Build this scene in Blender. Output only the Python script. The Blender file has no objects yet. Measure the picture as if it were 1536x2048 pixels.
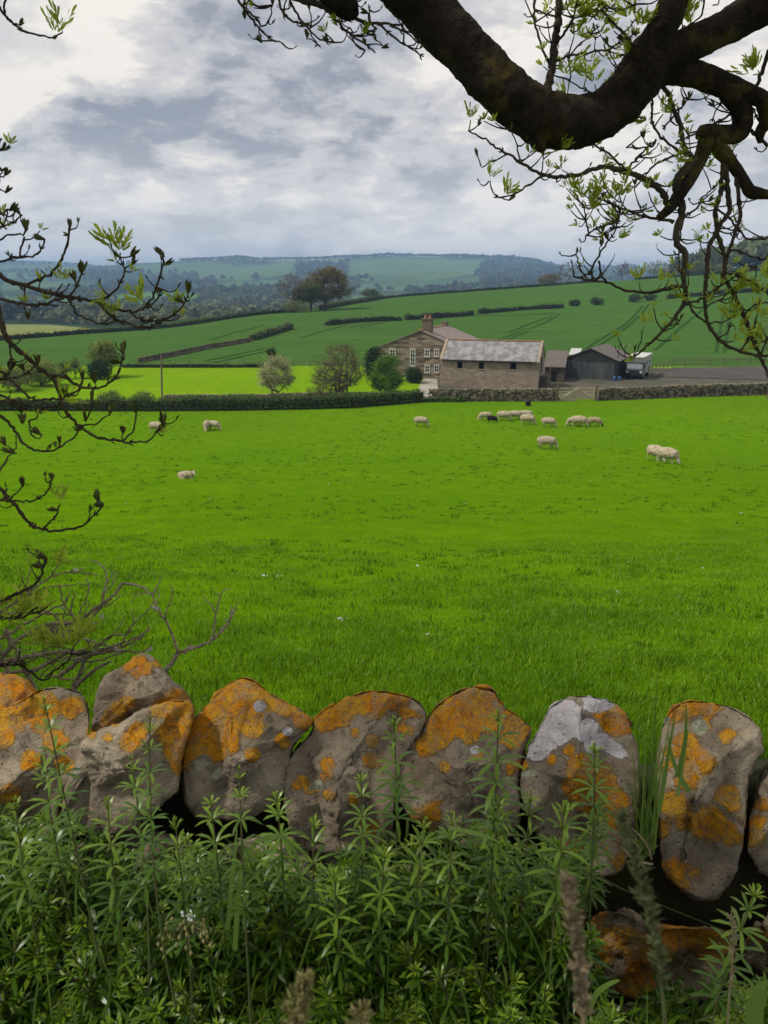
import bpy, bmesh, math, random
import numpy as np
from mathutils import Vector, Matrix, noise as mnoise
S = bpy.context.scene
COL = S.collection
R = math.radians
# ------------------------------------------------------------------ camera
F, CU, CV, CAMZ = 1540.0, 768.0, 1024.0, 1.7
PITCH = math.atan((CV - 560.0) / F)
cp, sp = math.cos(PITCH), math.sin(PITCH)
cam = bpy.data.cameras.new('camera')
cam.sensor_fit = 'HORIZONTAL'; cam.sensor_width = 36.0; cam.lens = 36.0 * F / 1536.0
cam.clip_start = 0.05; cam.clip_end = 30000
cam.dof.use_dof = True; cam.dof.focus_distance = 3.0; cam.dof.aperture_fstop = 36.0 / 2.5
camo = bpy.data.objects.new('camera', cam); COL.objects.link(camo)
camo.location = (0, 0, CAMZ); camo.rotation_euler = (math.pi / 2 - PITCH, 0, 0)
S.camera = camo
S.view_settings.view_transform = 'Standard'; S.view_settings.look = 'None'
S.view_settings.exposure = 0.0; S.view_settings.gamma = 1.0
S.cycles.max_bounces = 6; S.cycles.diffuse_bounces = 3; S.cycles.glossy_bounces = 2
S.cycles.transparent_max_bounces = 6; S.cycles.transmission_bounces = 3; S.cycles.volume_bounces = 0
S.cycles.use_denoising = True; S.cycles.sample_clamp_indirect = 4.0
# ------------------------------------------------------------------ node helpers
class NT:
    def __init__(s, tree): s.t = tree; tree.nodes.clear()
    def n(s, kind, **kw):
        nd = s.t.nodes.new(kind)
        ins = kw.pop('ins', {})
        for k, v in kw.items(): setattr(nd, k, v)
        for k, v in ins.items(): s.set(nd.inputs[k], v)
        return nd
    def set(s, inp, v):
        if isinstance(v, bpy.types.NodeSocket): s.t.links.new(v, inp)
        else:
            if inp.type == 'RGBA' and isinstance(v, (tuple, list)) and len(v) == 3: v = (*v, 1)
            inp.default_value = v
    def math(s, op, a, b=0.0, c=0.0, clamp=False):
        nd = s.n('ShaderNodeMath', operation=op, use_clamp=clamp)
        s.set(nd.inputs[0], a); s.set(nd.inputs[1], b); s.set(nd.inputs[2], c)
        return nd.outputs[0]
    def mix(s, f, a, b, mode='MIX'):
        nd = s.n('ShaderNodeMix', data_type='RGBA', blend_type=mode)
        s.set(nd.inputs[0], f); s.set(nd.inputs[6], a); s.set(nd.inputs[7], b)
        return nd.outputs[2]
    def ramp(s, f, a, b, lo=0.0, hi=1.0):
        nd = s.n('ShaderNodeMapRange', interpolation_type='SMOOTHSTEP')
        s.set(nd.inputs[0], f); s.set(nd.inputs[1], a); s.set(nd.inputs[2], b); s.set(nd.inputs[3], lo); s.set(nd.inputs[4], hi)
        return nd.outputs[0]
    def noise(s, vec, scale, detail=3.0, rough=0.55, dist=0.0):
        nd = s.n('ShaderNodeTexNoise', ins={'Scale': scale, 'Detail': detail, 'Roughness': rough, 'Distortion': dist})
        if vec is not None: s.set(nd.inputs['Vector'], vec)
        return nd.outputs['Fac']
    def mapv(s, vec, scale=(1, 1, 1), loc=(0, 0, 0), rot=(0, 0, 0)):
        return s.n('ShaderNodeMapping', ins={'Vector': vec, 'Scale': scale, 'Location': loc, 'Rotation': rot}).outputs[0]
# ------------------------------------------------------------------ world: pale Nishita daylight behind a broken cloud deck
SUN_EL, SUN_AZ = 52.0, -98.0            # azimuth from +Y (into the picture), negative = to the left
def pix_dir(u, v):
    x, y = (u - CU) / F, (CV - v) / F
    return Vector((x, cp + y * sp, -sp + y * cp))
world = bpy.data.worlds.new('World'); S.world = world; world.use_nodes = True
w = NT(world.node_tree)
sky = w.n('ShaderNodeTexSky', sky_type='NISHITA', sun_disc=False, sun_elevation=R(SUN_EL), sun_rotation=R(SUN_AZ), air_density=1.0, dust_density=2.0, ozone_density=1.0)
gen = w.n('ShaderNodeTexCoord').outputs['Generated']
nrm = w.n('ShaderNodeVectorMath', operation='NORMALIZE', ins={0: gen}).outputs[0]
sepn = w.n('ShaderNodeSeparateXYZ', ins={0: nrm}); el = sepn.outputs['Z']
# cloud deck: directions projected on a flat layer overhead, so banks flatten towards the horizon
inv = w.math('DIVIDE', 1.0, w.math('ADD', w.math('MAXIMUM', el, 0.0), 0.34))
deck = w.n('ShaderNodeCombineXYZ', ins={0: w.math('MULTIPLY', sepn.outputs['X'], inv), 1: w.math('MULTIPLY', sepn.outputs['Y'], inv), 2: w.math('MULTIPLY', el, 2.2)}).outputs[0]
wrp = w.n('ShaderNodeTexNoise', ins={'Vector': deck, 'Scale': 1.7, 'Detail': 5.0, 'Roughness': 0.6}).outputs['Color']
dk = w.n('ShaderNodeVectorMath', operation='MULTIPLY_ADD', ins={0: wrp, 1: (0.42, 0.42, 0.30), 2: deck}).outputs[0]
def layer(off, sc, det, ro): return w.noise(w.mapv(dk, loc=off), sc, det, ro)
b0 = layer((2.30, 0.70, 0.4), 1.45, 9.0, 0.56); b1 = layer((2.30 - 0.085, 0.70, 0.4 + 0.13), 1.45, 9.0, 0.56)
f0 = layer((5.1, 3.3, 1.0), 4.6, 7.0, 0.58); f1 = layer((5.1 - 0.03, 3.3, 1.0 + 0.05), 4.6, 7.0, 0.58)
relief = w.math('ADD', w.math('MULTIPLY', w.math('SUBTRACT', b0, b1), 1.7), w.math('MULTIPLY', w.math('SUBTRACT', f0, f1), 0.85))
dens = w.math('ADD', w.math('MULTIPLY', b0, 0.85), w.math('MULTIPLY', f0, 0.20))
# the cloud banks of that day, as soft lobes by compass direction: (u, v, radius, weight), + = thick grey cloud, - = bright thin cloud
LOBES = [(350, 200, 0.15, 0.10), (600, 140, 0.18, 0.05), (130, 265, 0.07, 0.10), (230, 300, 0.06, 0.09), (60, 360, 0.10, 0.07), (780, 350, 0.13, 0.06), (300, 410, 0.16, 0.06), (680, 230, 0.12, 0.03), (900, 430, 0.20, 0.04), (480, 20, 0.12, 0.05),
         (50, 170, 0.13, -0.12), (200, 85, 0.07, -0.13), (350, 85, 0.06, -0.11), (420, 290, 0.10, -0.10), (640, 330, 0.10, -0.07), (740, 200, 0.06, -0.03), (950, 260, 0.2, -0.05), (1000, 40, 0.12, -0.10), (20, 60, 0.08, -0.05), (300, 345, 0.10, -0.05), (1200, 200, 0.3, -0.04)]
wob = w.n('ShaderNodeVectorMath', operation='MULTIPLY_ADD', ins={0: w.n('ShaderNodeTexNoise', ins={'Vector': nrm, 'Scale': 10.0, 'Detail': 6.0, 'Roughness': 0.55}).outputs['Color'], 1: (0.15, 0.15, 0.15), 2: w.n('ShaderNodeVectorMath', operation='SUBTRACT', ins={0: nrm, 1: (0.075, 0.075, 0.075)}).outputs[0]}).outputs[0]
for (u, v, r, wt) in LOBES:
    d = pix_dir(u, v).normalized()
    ds = w.n('ShaderNodeVectorMath', operation='DISTANCE', ins={0: wob, 1: d}).outputs['Value']
    dens = w.math('ADD', dens, w.ramp(ds, r, r * 0.3, 0.0, wt))
tone = w.math('SUBTRACT', dens, w.math('MULTIPLY', relief, 1.0))
grey = w.mix(w.ramp(tone, 0.40, 0.58), (1.0, 0.94, 0.86, 1), (0.665, 0.655, 0.665, 1))
grey = w.mix(w.ramp(tone, 0.55, 0.78), grey, (0.33, 0.355, 0.415, 1))
grey = w.mix(w.ramp(el, 0.19, 0.02, 0.0, 0.60), grey, (0.93, 0.91, 0.90, 1))
bgc = w.n('ShaderNodeBackground', ins={'Color': grey, 'Strength': 1.0})
bgs = w.n('ShaderNodeBackground', ins={'Color': sky.outputs[0], 'Strength': 0.08})
gap = w.ramp(dens, 0.34, 0.46, 0.6, 0.97)
mixs = w.n('ShaderNodeMixShader', ins={0: gap, 1: bgs.outputs[0], 2: bgc.outputs[0]})
w.t.links.new(mixs.outputs[0], w.n('ShaderNodeOutputWorld').inputs[0])
# ------------------------------------------------------------------ sun through thin cloud
sun = bpy.data.lights.new('sun', 'SUN'); sun.energy = 3.4; sun.angle = R(6.0); sun.color = (1.0, 0.94, 0.83)
suno = bpy.data.objects.new('sun', sun); COL.objects.link(suno)
sd = Vector((math.sin(R(SUN_AZ)) * math.cos(R(SUN_EL)), math.cos(R(SUN_AZ)) * math.cos(R(SUN_EL)), math.sin(R(SUN_EL))))
suno.rotation_euler = sd.to_track_quat('Z', 'Y').to_euler()
suno.location = (0, 0, 60)
# ------------------------------------------------------------------ geometry helpers
rng = np.random.default_rng(7)
random.seed(7)
def P(u, v, Y):
    d = pix_dir(u, v); t = Y / d.y
    return Vector((d.x * t, Y, CAMZ + d.z * t))
def to_px(X, Y, Z):
    Z = Z - CAMZ
    dep = Y * cp - Z * sp; up = Y * sp + Z * cp
    return CU + F * X / dep, CV - F * up / dep
def drop(v, Y):
    d = pix_dir(CU, v); return -d.z / d.y * Y
def tag(o, label=None, cat=None, group=None, kind=None):
    if label: o['label'] = label
    if cat: o['category'] = cat
    if group: o['group'] = group
    if kind: o['kind'] = kind
    return o
def thing(name, loc, label, cat, group=None, rz=0.0):
    o = bpy.data.objects.new(name, None); COL.objects.link(o)
    o.location = loc; o.rotation_euler = (0, 0, rz); o.empty_display_size = 0.2
    return tag(o, label, cat, group)
def copy_tree(o, parent=None):
    c = o.copy(); COL.objects.link(c); c.parent = parent
    for ch in list(o.children): copy_tree(ch, c)
    return c
class MB:
    """Collects vertices and faces (world space) and links them as ONE mesh object."""
    def __init__(s): s.v = []; s.f = []; s.n = 0; s.att = {}; s.mi = []
    def add(s, verts, faces, mi=0):
        verts = np.asarray(verts, dtype=np.float64).reshape(-1, 3)
        s.v.append(verts)
        for f in faces: s.f.append([i + s.n for i in f]); s.mi.append(mi)
        s.n += len(verts); return s
    def arr(s, verts, faces, mi=0):        # faces: int array (m,k)
        verts = np.asarray(verts, dtype=np.float64).reshape(-1, 3); faces = np.asarray(faces)
        s.v.append(verts); s.f.extend((faces + s.n).tolist()); s.mi.extend([mi] * len(faces)); s.n += len(verts); return s
    def box(s, c, size, rz=0.0, mi=0, M=None, jit=0.0):
        x, y, z = [k / 2 for k in size]
        q = np.array([(-x, -y, -z), (x, -y, -z), (x, y, -z), (-x, y, -z), (-x, -y, z), (x, -y, z), (x, y, z), (-x, y, z)], float)
        if jit: q += rng.uniform(-jit, jit, q.shape)
        if M is not None: q = q @ np.array(M).T
        elif rz: ca, sa = math.cos(rz), math.sin(rz); q = q @ np.array([[ca, sa, 0], [-sa, ca, 0], [0, 0, 1]])
        return s.add(q + np.array(c), [(0, 3, 2, 1), (4, 5, 6, 7), (0, 1, 5, 4), (1, 2, 6, 5), (2, 3, 7, 6), (3, 0, 4, 7)], mi)
    def tube(s, pts, rad, sides=6, mi=0, wob=0.0, cap=True):
        pts = np.asarray([tuple(p) for p in pts], float); n = len(pts)
        rad = np.broadcast_to(np.asarray(rad, float), (n,)) if np.ndim(rad) else np.full(n, float(rad))
        tan = np.gradient(pts, axis=0); tan /= np.linalg.norm(tan, axis=1)[:, None] + 1e-12
        ref = np.array([0, 0, 1.0]) if abs(tan[0][2]) < 0.9 else np.array([1.0, 0, 0])
        nn = np.cross(tan[0], ref); nn /= np.linalg.norm(nn)
        V = []
        a = np.linspace(0, 2 * math.pi, sides, endpoint=False)
        for i in range(n):
            nn = nn - tan[i] * np.dot(nn, tan[i]); nn /= np.linalg.norm(nn) + 1e-12
            b = np.cross(tan[i], nn)
            rr = rad[i] * (1 + (rng.uniform(-wob, wob, sides) if wob else 0))
            V.append(pts[i] + np.outer(np.cos(a) * rr, nn) + np.outer(np.sin(a) * rr, b))
        V = np.concatenate(V)
        fs = [(i * sides + j, i * sides + (j + 1) % sides, (i + 1) * sides + (j + 1) % sides, (i + 1) * sides + j) for i in range(n - 1) for j in range(sides)]
        if cap: fs += [tuple(range(sides - 1, -1, -1)), tuple((n - 1) * sides + j for j in range(sides))]
        return s.add(V, fs, mi)
    def build(s, name, mat, parent=None, smooth=False, attrs=None):
        me = bpy.data.meshes.new(name)
        V = np.concatenate(s.v) if s.v else np.zeros((0, 3))
        if parent is not None: V = V - np.array(root_loc(parent))
        me.from_pydata(V.tolist(), [], s.f)
        mats = mat if isinstance(mat, (list, tuple)) else [mat]
        for m in mats: me.materials.append(m)
        if len(mats) > 1: me.polygons.foreach_set('material_index', np.array(s.mi, dtype=np.int32))
        if smooth: me.polygons.foreach_set('use_smooth', np.ones(len(me.polygons), dtype=bool))
        for k, a in (attrs or {}).items():
            at = me.attributes.new(k, 'FLOAT', 'POINT'); at.data.foreach_set('value', np.asarray(a, dtype=np.float32))
        me.update()
        o = bpy.data.objects.new(name, me); COL.objects.link(o)
        if parent is not None: o.parent = parent
        return o
def root_loc(o):
    l = Vector(o.location)
    while o.parent: o = o.parent; l += Vector(o.location)
    return l
def fast_mesh(name, V, faces, mat, attrs=None, smooth=False, parent=None):
    """big numpy mesh; faces (m,k) int array"""
    V = np.asarray(V, dtype=np.float32); faces = np.asarray(faces, dtype=np.int32)
    if parent is not None: V = V - np.array(root_loc(parent), dtype=np.float32)
    m, k = faces.shape
    me = bpy.data.meshes.new(name)
    me.vertices.add(len(V)); me.vertices.foreach_set('co', V.ravel())
    me.loops.add(m * k); me.loops.foreach_set('vertex_index', faces.ravel())
    me.polygons.add(m); me.polygons.foreach_set('loop_start', np.arange(0, m * k, k, dtype=np.int32))
    for mm in (mat if isinstance(mat, (list, tuple)) else [mat]): me.materials.append(mm)
    if smooth: me.polygons.foreach_set('use_smooth', np.ones(m, dtype=bool))
    for kk, a in (attrs or {}).items():
        a = np.asarray(a, dtype=np.float32)
        if a.ndim == 2:
            at = me.attributes.new(kk, 'FLOAT_COLOR', 'POINT'); at.data.foreach_set('color', np.concatenate([a, np.ones((len(a), 1), np.float32)], 1).ravel())
        else:
            at = me.attributes.new(kk, 'FLOAT', 'POINT'); at.data.foreach_set('value', a)
    me.update(calc_edges=True)
    o = bpy.data.objects.new(name, me); COL.objects.link(o)
    if parent is not None: o.parent = parent
    return o
def vnoise(x, y, seed=0):
    xi = np.floor(x).astype(np.int64); yi = np.floor(y).astype(np.int64); fx = x - xi; fy = y - yi
    fx = fx * fx * (3 - 2 * fx); fy = fy * fy * (3 - 2 * fy)
    def h(a, b):
        n = (a * 374761393 + b * 668265263 + seed * 974711) & 0x7fffffff
        n = ((n ^ (n >> 13)) * 1274126177) & 0x7fffffff
        return ((n ^ (n >> 16)) & 0xffff) / 65535.0
    return (h(xi, yi) * (1 - fx) + h(xi + 1, yi) * fx) * (1 - fy) + (h(xi, yi + 1) * (1 - fx) + h(xi + 1, yi + 1) * fx) * fy
def fbm(x, y, oct=4, seed=0):
    t = 0; a = 0.5
    for i in range(oct): t = t + a * (vnoise(x * 2 ** i, y * 2 ** i, seed + i) - 0.5); a *= 0.5
    return t
def pchip(xs, ys, xq):
    """monotone cubic along axis 0; ys (n,...) ; xq 1D -> (q,...)"""
    xs = np.asarray(xs, float); ys = np.asarray(ys, float); xq = np.clip(np.asarray(xq, float), xs[0], xs[-1])
    sh = (-1,) + (1,) * (ys.ndim - 1)
    h = np.diff(xs).reshape(sh); d = np.diff(ys, axis=0) / h
    m = np.zeros_like(ys)
    if len(xs) > 2:
        w1 = 2 * h[1:] + h[:-1]; w2 = h[1:] + 2 * h[:-1]
        ok = d[1:] * d[:-1] > 0
        with np.errstate(divide='ignore', invalid='ignore'):
            mm = (w1 + w2) / (w1 / d[:-1] + w2 / d[1:])
        m[1:-1] = np.where(ok, mm, 0)
    m[0] = d[0]; m[-1] = d[-1]
    i = np.clip(np.searchsorted(xs, xq) - 1, 0, len(xs) - 2)
    t = ((xq - xs[i]) / (xs[i + 1] - xs[i])).reshape(sh); hh = (xs[i + 1] - xs[i]).reshape(sh)
    return (2 * t**3 - 3 * t**2 + 1) * ys[i] + (t**3 - 2 * t**2 + t) * hh * m[i] + (-2 * t**3 + 3 * t**2) * ys[i + 1] + (t**3 - t**2) * hh * m[i + 1]
def in_poly(u, v, poly):
    inside = np.zeros(np.shape(u), bool); n = len(poly)
    for i in range(n):
        x1, y1 = poly[i]; x2, y2 = poly[(i + 1) % n]
        if y1 == y2: continue
        c = ((y1 > v) != (y2 > v)) & (u < (x2 - x1) * (v - y1) / (y2 - y1) + x1)
        inside ^= c
    return inside
def seg_dist(x, y, pts):
    d = np.full(np.shape(x), 1e9)
    for (x1, y1), (x2, y2) in zip(pts[:-1], pts[1:]):
        dx, dy = x2 - x1, y2 - y1
        t = np.clip(((x - x1) * dx + (y - y1) * dy) / (dx * dx + dy * dy + 1e-12), 0, 1)
        d = np.minimum(d, np.hypot(x - x1 - t * dx, y - y1 - t * dy))
    return d
# ------------------------------------------------------------------ material helpers
def mat(name, base, base2=None, scale=5.0, rough=0.85, bump=0.0, bscale=None, detail=4.0, spec=0.3, coord='Object', lo=0.35, hi=0.65, trans=0.0, extra=None, metal=0.0, stretch=(1, 1, 1), attr=None, attr_amt=1.0, rand=0.0):
    m = bpy.data.materials.new(name); m.use_nodes = True
    t = NT(m.node_tree)
    vec = t.mapv(t.n('ShaderNodeTexCoord').outputs[coord], stretch)
    col = base if len(base) == 4 else (*base, 1)
    if base2 is not None:
        col = t.mix(t.ramp(t.noise(vec, scale, detail), lo, hi), col, (*base2, 1))
    if attr is not None:
        a = t.n('ShaderNodeAttribute', attribute_name=attr)
        col = t.mix(t.math('MULTIPLY', a.outputs['Fac'], attr_amt), col, extra['attr_col'] if extra else (0, 0, 0, 1))
    if rand:
        oi = t.n('ShaderNodeObjectInfo').outputs['Random']
        col = t.n('ShaderNodeHueSaturation', ins={'Color': col, 'Value': t.math('ADD', t.math('MULTIPLY', oi, rand), 1 - rand / 2)}).outputs[0]
    b = t.n('ShaderNodeBsdfPrincipled', ins={'Base Color': col, 'Roughness': rough, 'Specular IOR Level': spec, 'Metallic': metal})
    if bump:
        bn = t.n('ShaderNodeBump', ins={'Strength': bump, 'Distance': 0.02, 'Height': t.noise(vec, bscale or scale * 3, 5.0, 0.6)})
        t.t.links.new(bn.outputs[0], b.inputs['Normal'])
    out = b.outputs[0]
    if trans:
        tr = t.n('ShaderNodeBsdfTranslucent', ins={'Color': col})
        out = t.n('ShaderNodeMixShader', ins={0: trans, 1: b.outputs[0], 2: tr.outputs[0]}).outputs[0]
    t.t.links.new(out, t.n('ShaderNodeOutputMaterial').inputs[0])
    return m
# ================================================================== TERRAIN
# key rows: depth Y -> [(u, drop below camera)]
def dv(u, v, Y): return (u, drop(v, Y))
ROWS = [
 (1.5, [(0, 1.70)]), (2.2, [(0, 1.80)]), (3.5, [(0, 2.10)]), (8, [(0, 3.2)]), (15, [(0, 4.9)]), (31, [(0, 7.75)]), (46, [(0, 9.8)]), (58, [(0, 10.65)]), (66, [(0, 10.9)]), (80, [(0, 11.0)]), (104, [(0, 11.0)]),
 (150, [(-400, 11.5), (0, 11.0), (590, 9.8), (940, 9.6), (1536, 7.6), (2300, 4)]),
 (200, [(-400, 15), (0, 13), (300, 11.0), (590, 7.8), (940, 7.2), (1536, 3.9), (2300, -3)]),
 (240, [(-400, 18), (0, 16), (400, 11.5), (590, 8.6), (700, 7.0), (940, 5.3), (1100, 4.1), (1536, 0.6), (2300, -8)]),
 (285, [(-400, 21), (0, 18.8), (590, 13), (760, 6.6), (940, 3.9), (1100, 1.75), (1536, -3.6), (2300, -15)]),
 (330, [(-400, 23), (0, 20.5), (590, 18), (760, 11.5), (940, 8.5), (1100, 5), (1250, 1.5), (1536, -4.5), (2300, -18)]),
 (420, [(-400, 25), (0, 22), (590, 25), (940, 20), (1100, 15), (1250, 7), (1380, -2), (1536, -11), (2300, -32)]),
 (520, [(-400, 30), (0, 27), (590, 29), (940, 27), (1100, 22), (1250, 14), (1330, 6), (1420, -5), (1536, -14), (2300, -42)]),
 (700, [(-400, 33), (0, 32), (590, 33), (940, 33), (1300, 30), (1536, 12), (2300, -20)]),
 (1000, [dv(-400, 598, 1000), dv(0, 602, 1000), dv(590, 600, 1000), dv(1536, 598, 1000), dv(2300, 590, 1000)]),
 (1500, [dv(-400, 570, 1500), dv(0, 568, 1500), dv(300, 575, 1500), dv(590, 570, 1500), dv(900, 566, 1500), dv(1536, 572, 1500), dv(2300, 570, 1500)]),
 (2200, [dv(-400, 545, 2200), dv(0, 548, 2200), dv(330, 545, 2200), dv(590, 538, 2200), dv(750, 532, 2200), dv(1000, 540, 2200), dv(1536, 556, 2200), dv(2300, 550, 2200)]),
 (2800, [dv(-400, 527, 2800), dv(0, 528, 2800), dv(110, 530, 2800), dv(220, 532, 2800), dv(300, 528, 2800), dv(430, 521, 2800), dv(500, 516, 2800), dv(525, 520, 2800), dv(600, 521, 2800), dv(720, 515, 2800), dv(800, 512, 2800), dv(930, 516, 2800), dv(1040, 521, 2800), dv(1110, 536, 2800), dv(1200, 538, 2800), dv(1536, 545, 2800), dv(2300, 545, 2800)]),
 (3500, [dv(-400, 523, 3500), dv(0, 524, 3500), dv(220, 533, 3500), dv(430, 540, 3500), dv(800, 540, 3500), dv(1100, 538, 3500), dv(1200, 534, 3500), dv(1290, 533, 3500), dv(1340, 531, 3500), dv(1536, 536, 3500), dv(2300, 540, 3500)]),
 (4600, [dv(-400, 520, 4600), dv(0, 521, 4600), dv(90, 522, 4600), dv(200, 528, 4600), dv(260, 540, 4600), dv(800, 548, 4600), dv(1230, 540, 4600), dv(1280, 530, 4600), dv(1330, 527, 4600), dv(1390, 532, 4600), dv(2300, 540, 4600)]),
 (5600, [(0, 60)])]
NS, NY = 521, 440
SG = np.linspace(-1.3, 1.3, NS)
LYG = np.linspace(math.log(1.5), math.log(5600), NY)
D = []
for Y, pts in ROWS:
    if len(pts) == 1: D.append(np.full(NS, pts[0][1]))
    else: D.append(pchip([(u - CU) / F for u, _ in pts], [d for _, d in pts], SG))
DG = pchip([math.log(r[0]) for r in ROWS], np.array(D), LYG)     # (NY, NS)
YG = np.exp(LYG)[:, None] * np.ones((1, NS)); XG = SG[None, :] * YG
ZG = CAMZ - DG
far_w = np.clip((YG - 420) / 600, 0, 1)
ZG = ZG + fbm(XG / 140.0 + 5, YG / 140.0, 4, 3) * 22 * far_w * np.clip((3200 - YG) / 800, 0.15, 1)
ZG = ZG + fbm(XG / 30.0, YG / 30.0, 3, 11) * 0.5 * np.clip((YG - 6) / 20, 0, 1) * np.clip((420 - YG) / 200, 0, 1)
ZG = ZG + fbm(XG / 1.1, YG / 1.1, 3, 21) * 0.10 * np.clip((14 - YG) / 6, 0, 1) * np.clip((YG - 1.9) / 2, 0, 1)
def H(x, y):
    x = np.asarray(x, float); y = np.maximum(np.asarray(y, float), 1.5001)
    fs = (np.clip(x / y, SG[0] + 1e-6, SG[-1] - 1e-6) - SG[0]) / (SG[1] - SG[0]); fy = (np.clip(np.log(y), LYG[0], LYG[-1] - 1e-6) - LYG[0]) / (LYG[1] - LYG[0])
    i = np.clip(fy.astype(int), 0, NY - 2); j = np.clip(fs.astype(int), 0, NS - 2); a = fy - i; b = fs - j
    return (ZG[i, j] * (1 - b) + ZG[i, j + 1] * b) * (1 - a) + (ZG[i + 1, j] * (1 - b) + ZG[i + 1, j + 1] * b) * a
def G(u, v, y0=2.5, y1=5000):
    """where the line of sight through (u,v) first meets the land"""
    ys = np.exp(np.linspace(math.log(y0), math.log(y1), 4000)); d = pix_dir(u, v)
    t = ys / d.y; x = d.x * t; z = CAMZ + d.z * t
    below = np.nonzero(z <= H(x, ys))[0]
    k = below[0] if len(below) else -1
    return Vector((x[k], ys[k], float(H(x[k], ys[k]))))
def gz(x, y, dz=0.0): return Vector((x, y, float(H(x, y)) + dz))
def GY(u, Y, dz=0.0):
    """point on the land at depth Y in the direction of column u"""
    z = CAMZ - 11
    for _ in range(4):
        dep = Y * cp - (z - CAMZ) * sp; X = (u - CU) / F * dep; z = float(H(X, Y))
    return Vector((X, Y, z + dz))
# ---- pixel image of every terrain vertex, to lay out the fields
UG, VG = to_px(XG, YG, ZG)
hedge_line = lambda u: np.interp(u, [-400, 0, 590, 700, 850, 1115, 1190, 1536, 2300], [66.5, 67.0, 67.3, 68, 72.0, 72.3, 72.8, 76.8, 86])
meadow_far = lambda u: np.interp(u, [-400, 2300], [101.5, 102.5])
UC = UG
reg = np.zeros((NY, NS), int)                       # 0 pasture
past = YG > hedge_line(UC)
reg[past] = 1                                       # 1 meadow
yard = past & (UC > 845) & (YG < 100)
reg[yard] = 2                                       # 2 farmyard
reg[past & (YG >= meadow_far(UC))] = 3              # 3 crop field
mid_hedge = np.interp(UC, [-400, 0, 300, 590, 640, 700, 760, 940, 1100, 1536, 2300], [140, 150, 176, 203, 215, 240, 285, 288, 288, 290, 290])
reg[YG > mid_hedge + 1.0] = 4                       # 4 far country
def lin(r, g, b):
    f = lambda c: (c / 255 / 12.92) if c <= 10.3 else ((c / 255 + 0.055) / 1.055) ** 2.4
    return np.array([f(r), f(g), f(b)])
FIELDS = [  # far fields: outline as mapped, colour
 ([(700,520),(760,516),(850,515),(965,521),(958,546),(900,557),(730,562),(700,548)], (0.10, 0.17, 0.055)),
 ([(385,536),(480,530),(590,527),(588,547),(480,562),(400,558)], (0.09, 0.16, 0.05)),
 ([(225,592),(300,584),(398,589),(398,606),(300,613),(228,610)], (0.09, 0.19, 0.045)),
 ([(-300,648),(0,648),(110,650),(245,663),(205,673),(0,679),(-300,680)], (0.22, 0.24, 0.075)),
 ([(0,546),(150,549),(205,557),(60,559),(0,556)], (0.09, 0.16, 0.05)),
 ([(690,569),(800,566),(910,573),(870,583),(715,582)], (0.09, 0.15, 0.06)),
 ([(520,517),(690,515),(690,523),(560,527)], (0.12, 0.17, 0.06)),
 ([(0,592),(130,600),(205,613),(100,619),(0,613)], (0.08, 0.16, 0.045)),
 ([(1275,525),(1345,525),(1345,545),(1275,545)], (0.13, 0.18, 0.08)),
 ([(740,548),(900,560),(960,552),(960,575),(740,572)], (0.07, 0.12, 0.045)),
 ([(250,530),(420,524),(500,533),(430,549),(280,546)], (0.085, 0.145, 0.05)), ([(55,561),(200,567),(190,577),(50,573)], (0.09, 0.16, 0.05)), ([(425,566),(580,558),(580,572),(440,580)], (0.085, 0.14, 0.05)), ([(-40,529),(110,530),(200,541),(60,543),(-40,540)], (0.10, 0.15, 0.055)), ([(0,566),(40,566),(60,580),(0,582)], (0.08, 0.14, 0.045)), ([(700,590),(830,588),(820,597),(700,600)], (0.08, 0.13, 0.05)),
 ([(420,600),(560,592),(560,602),(430,612)], (0.09, 0.15, 0.05))]
colG = np.zeros((NY, NS, 3)); colG[:] = (0.035, 0.06, 0.02)
fieldmask = np.zeros((NY, NS), bool)
ju = UG + fbm(XG / 40, YG / 40, 2, 5) * 3; jv = VG + fbm(XG / 40, YG / 40, 2, 6) * 2
for poly, c in FIELDS:
    m = in_poly(ju, jv, poly) & (YG > 150); colG[m] = c; fieldmask |= m
fieldmask[:] = fieldmask & (YG > 150)
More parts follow.
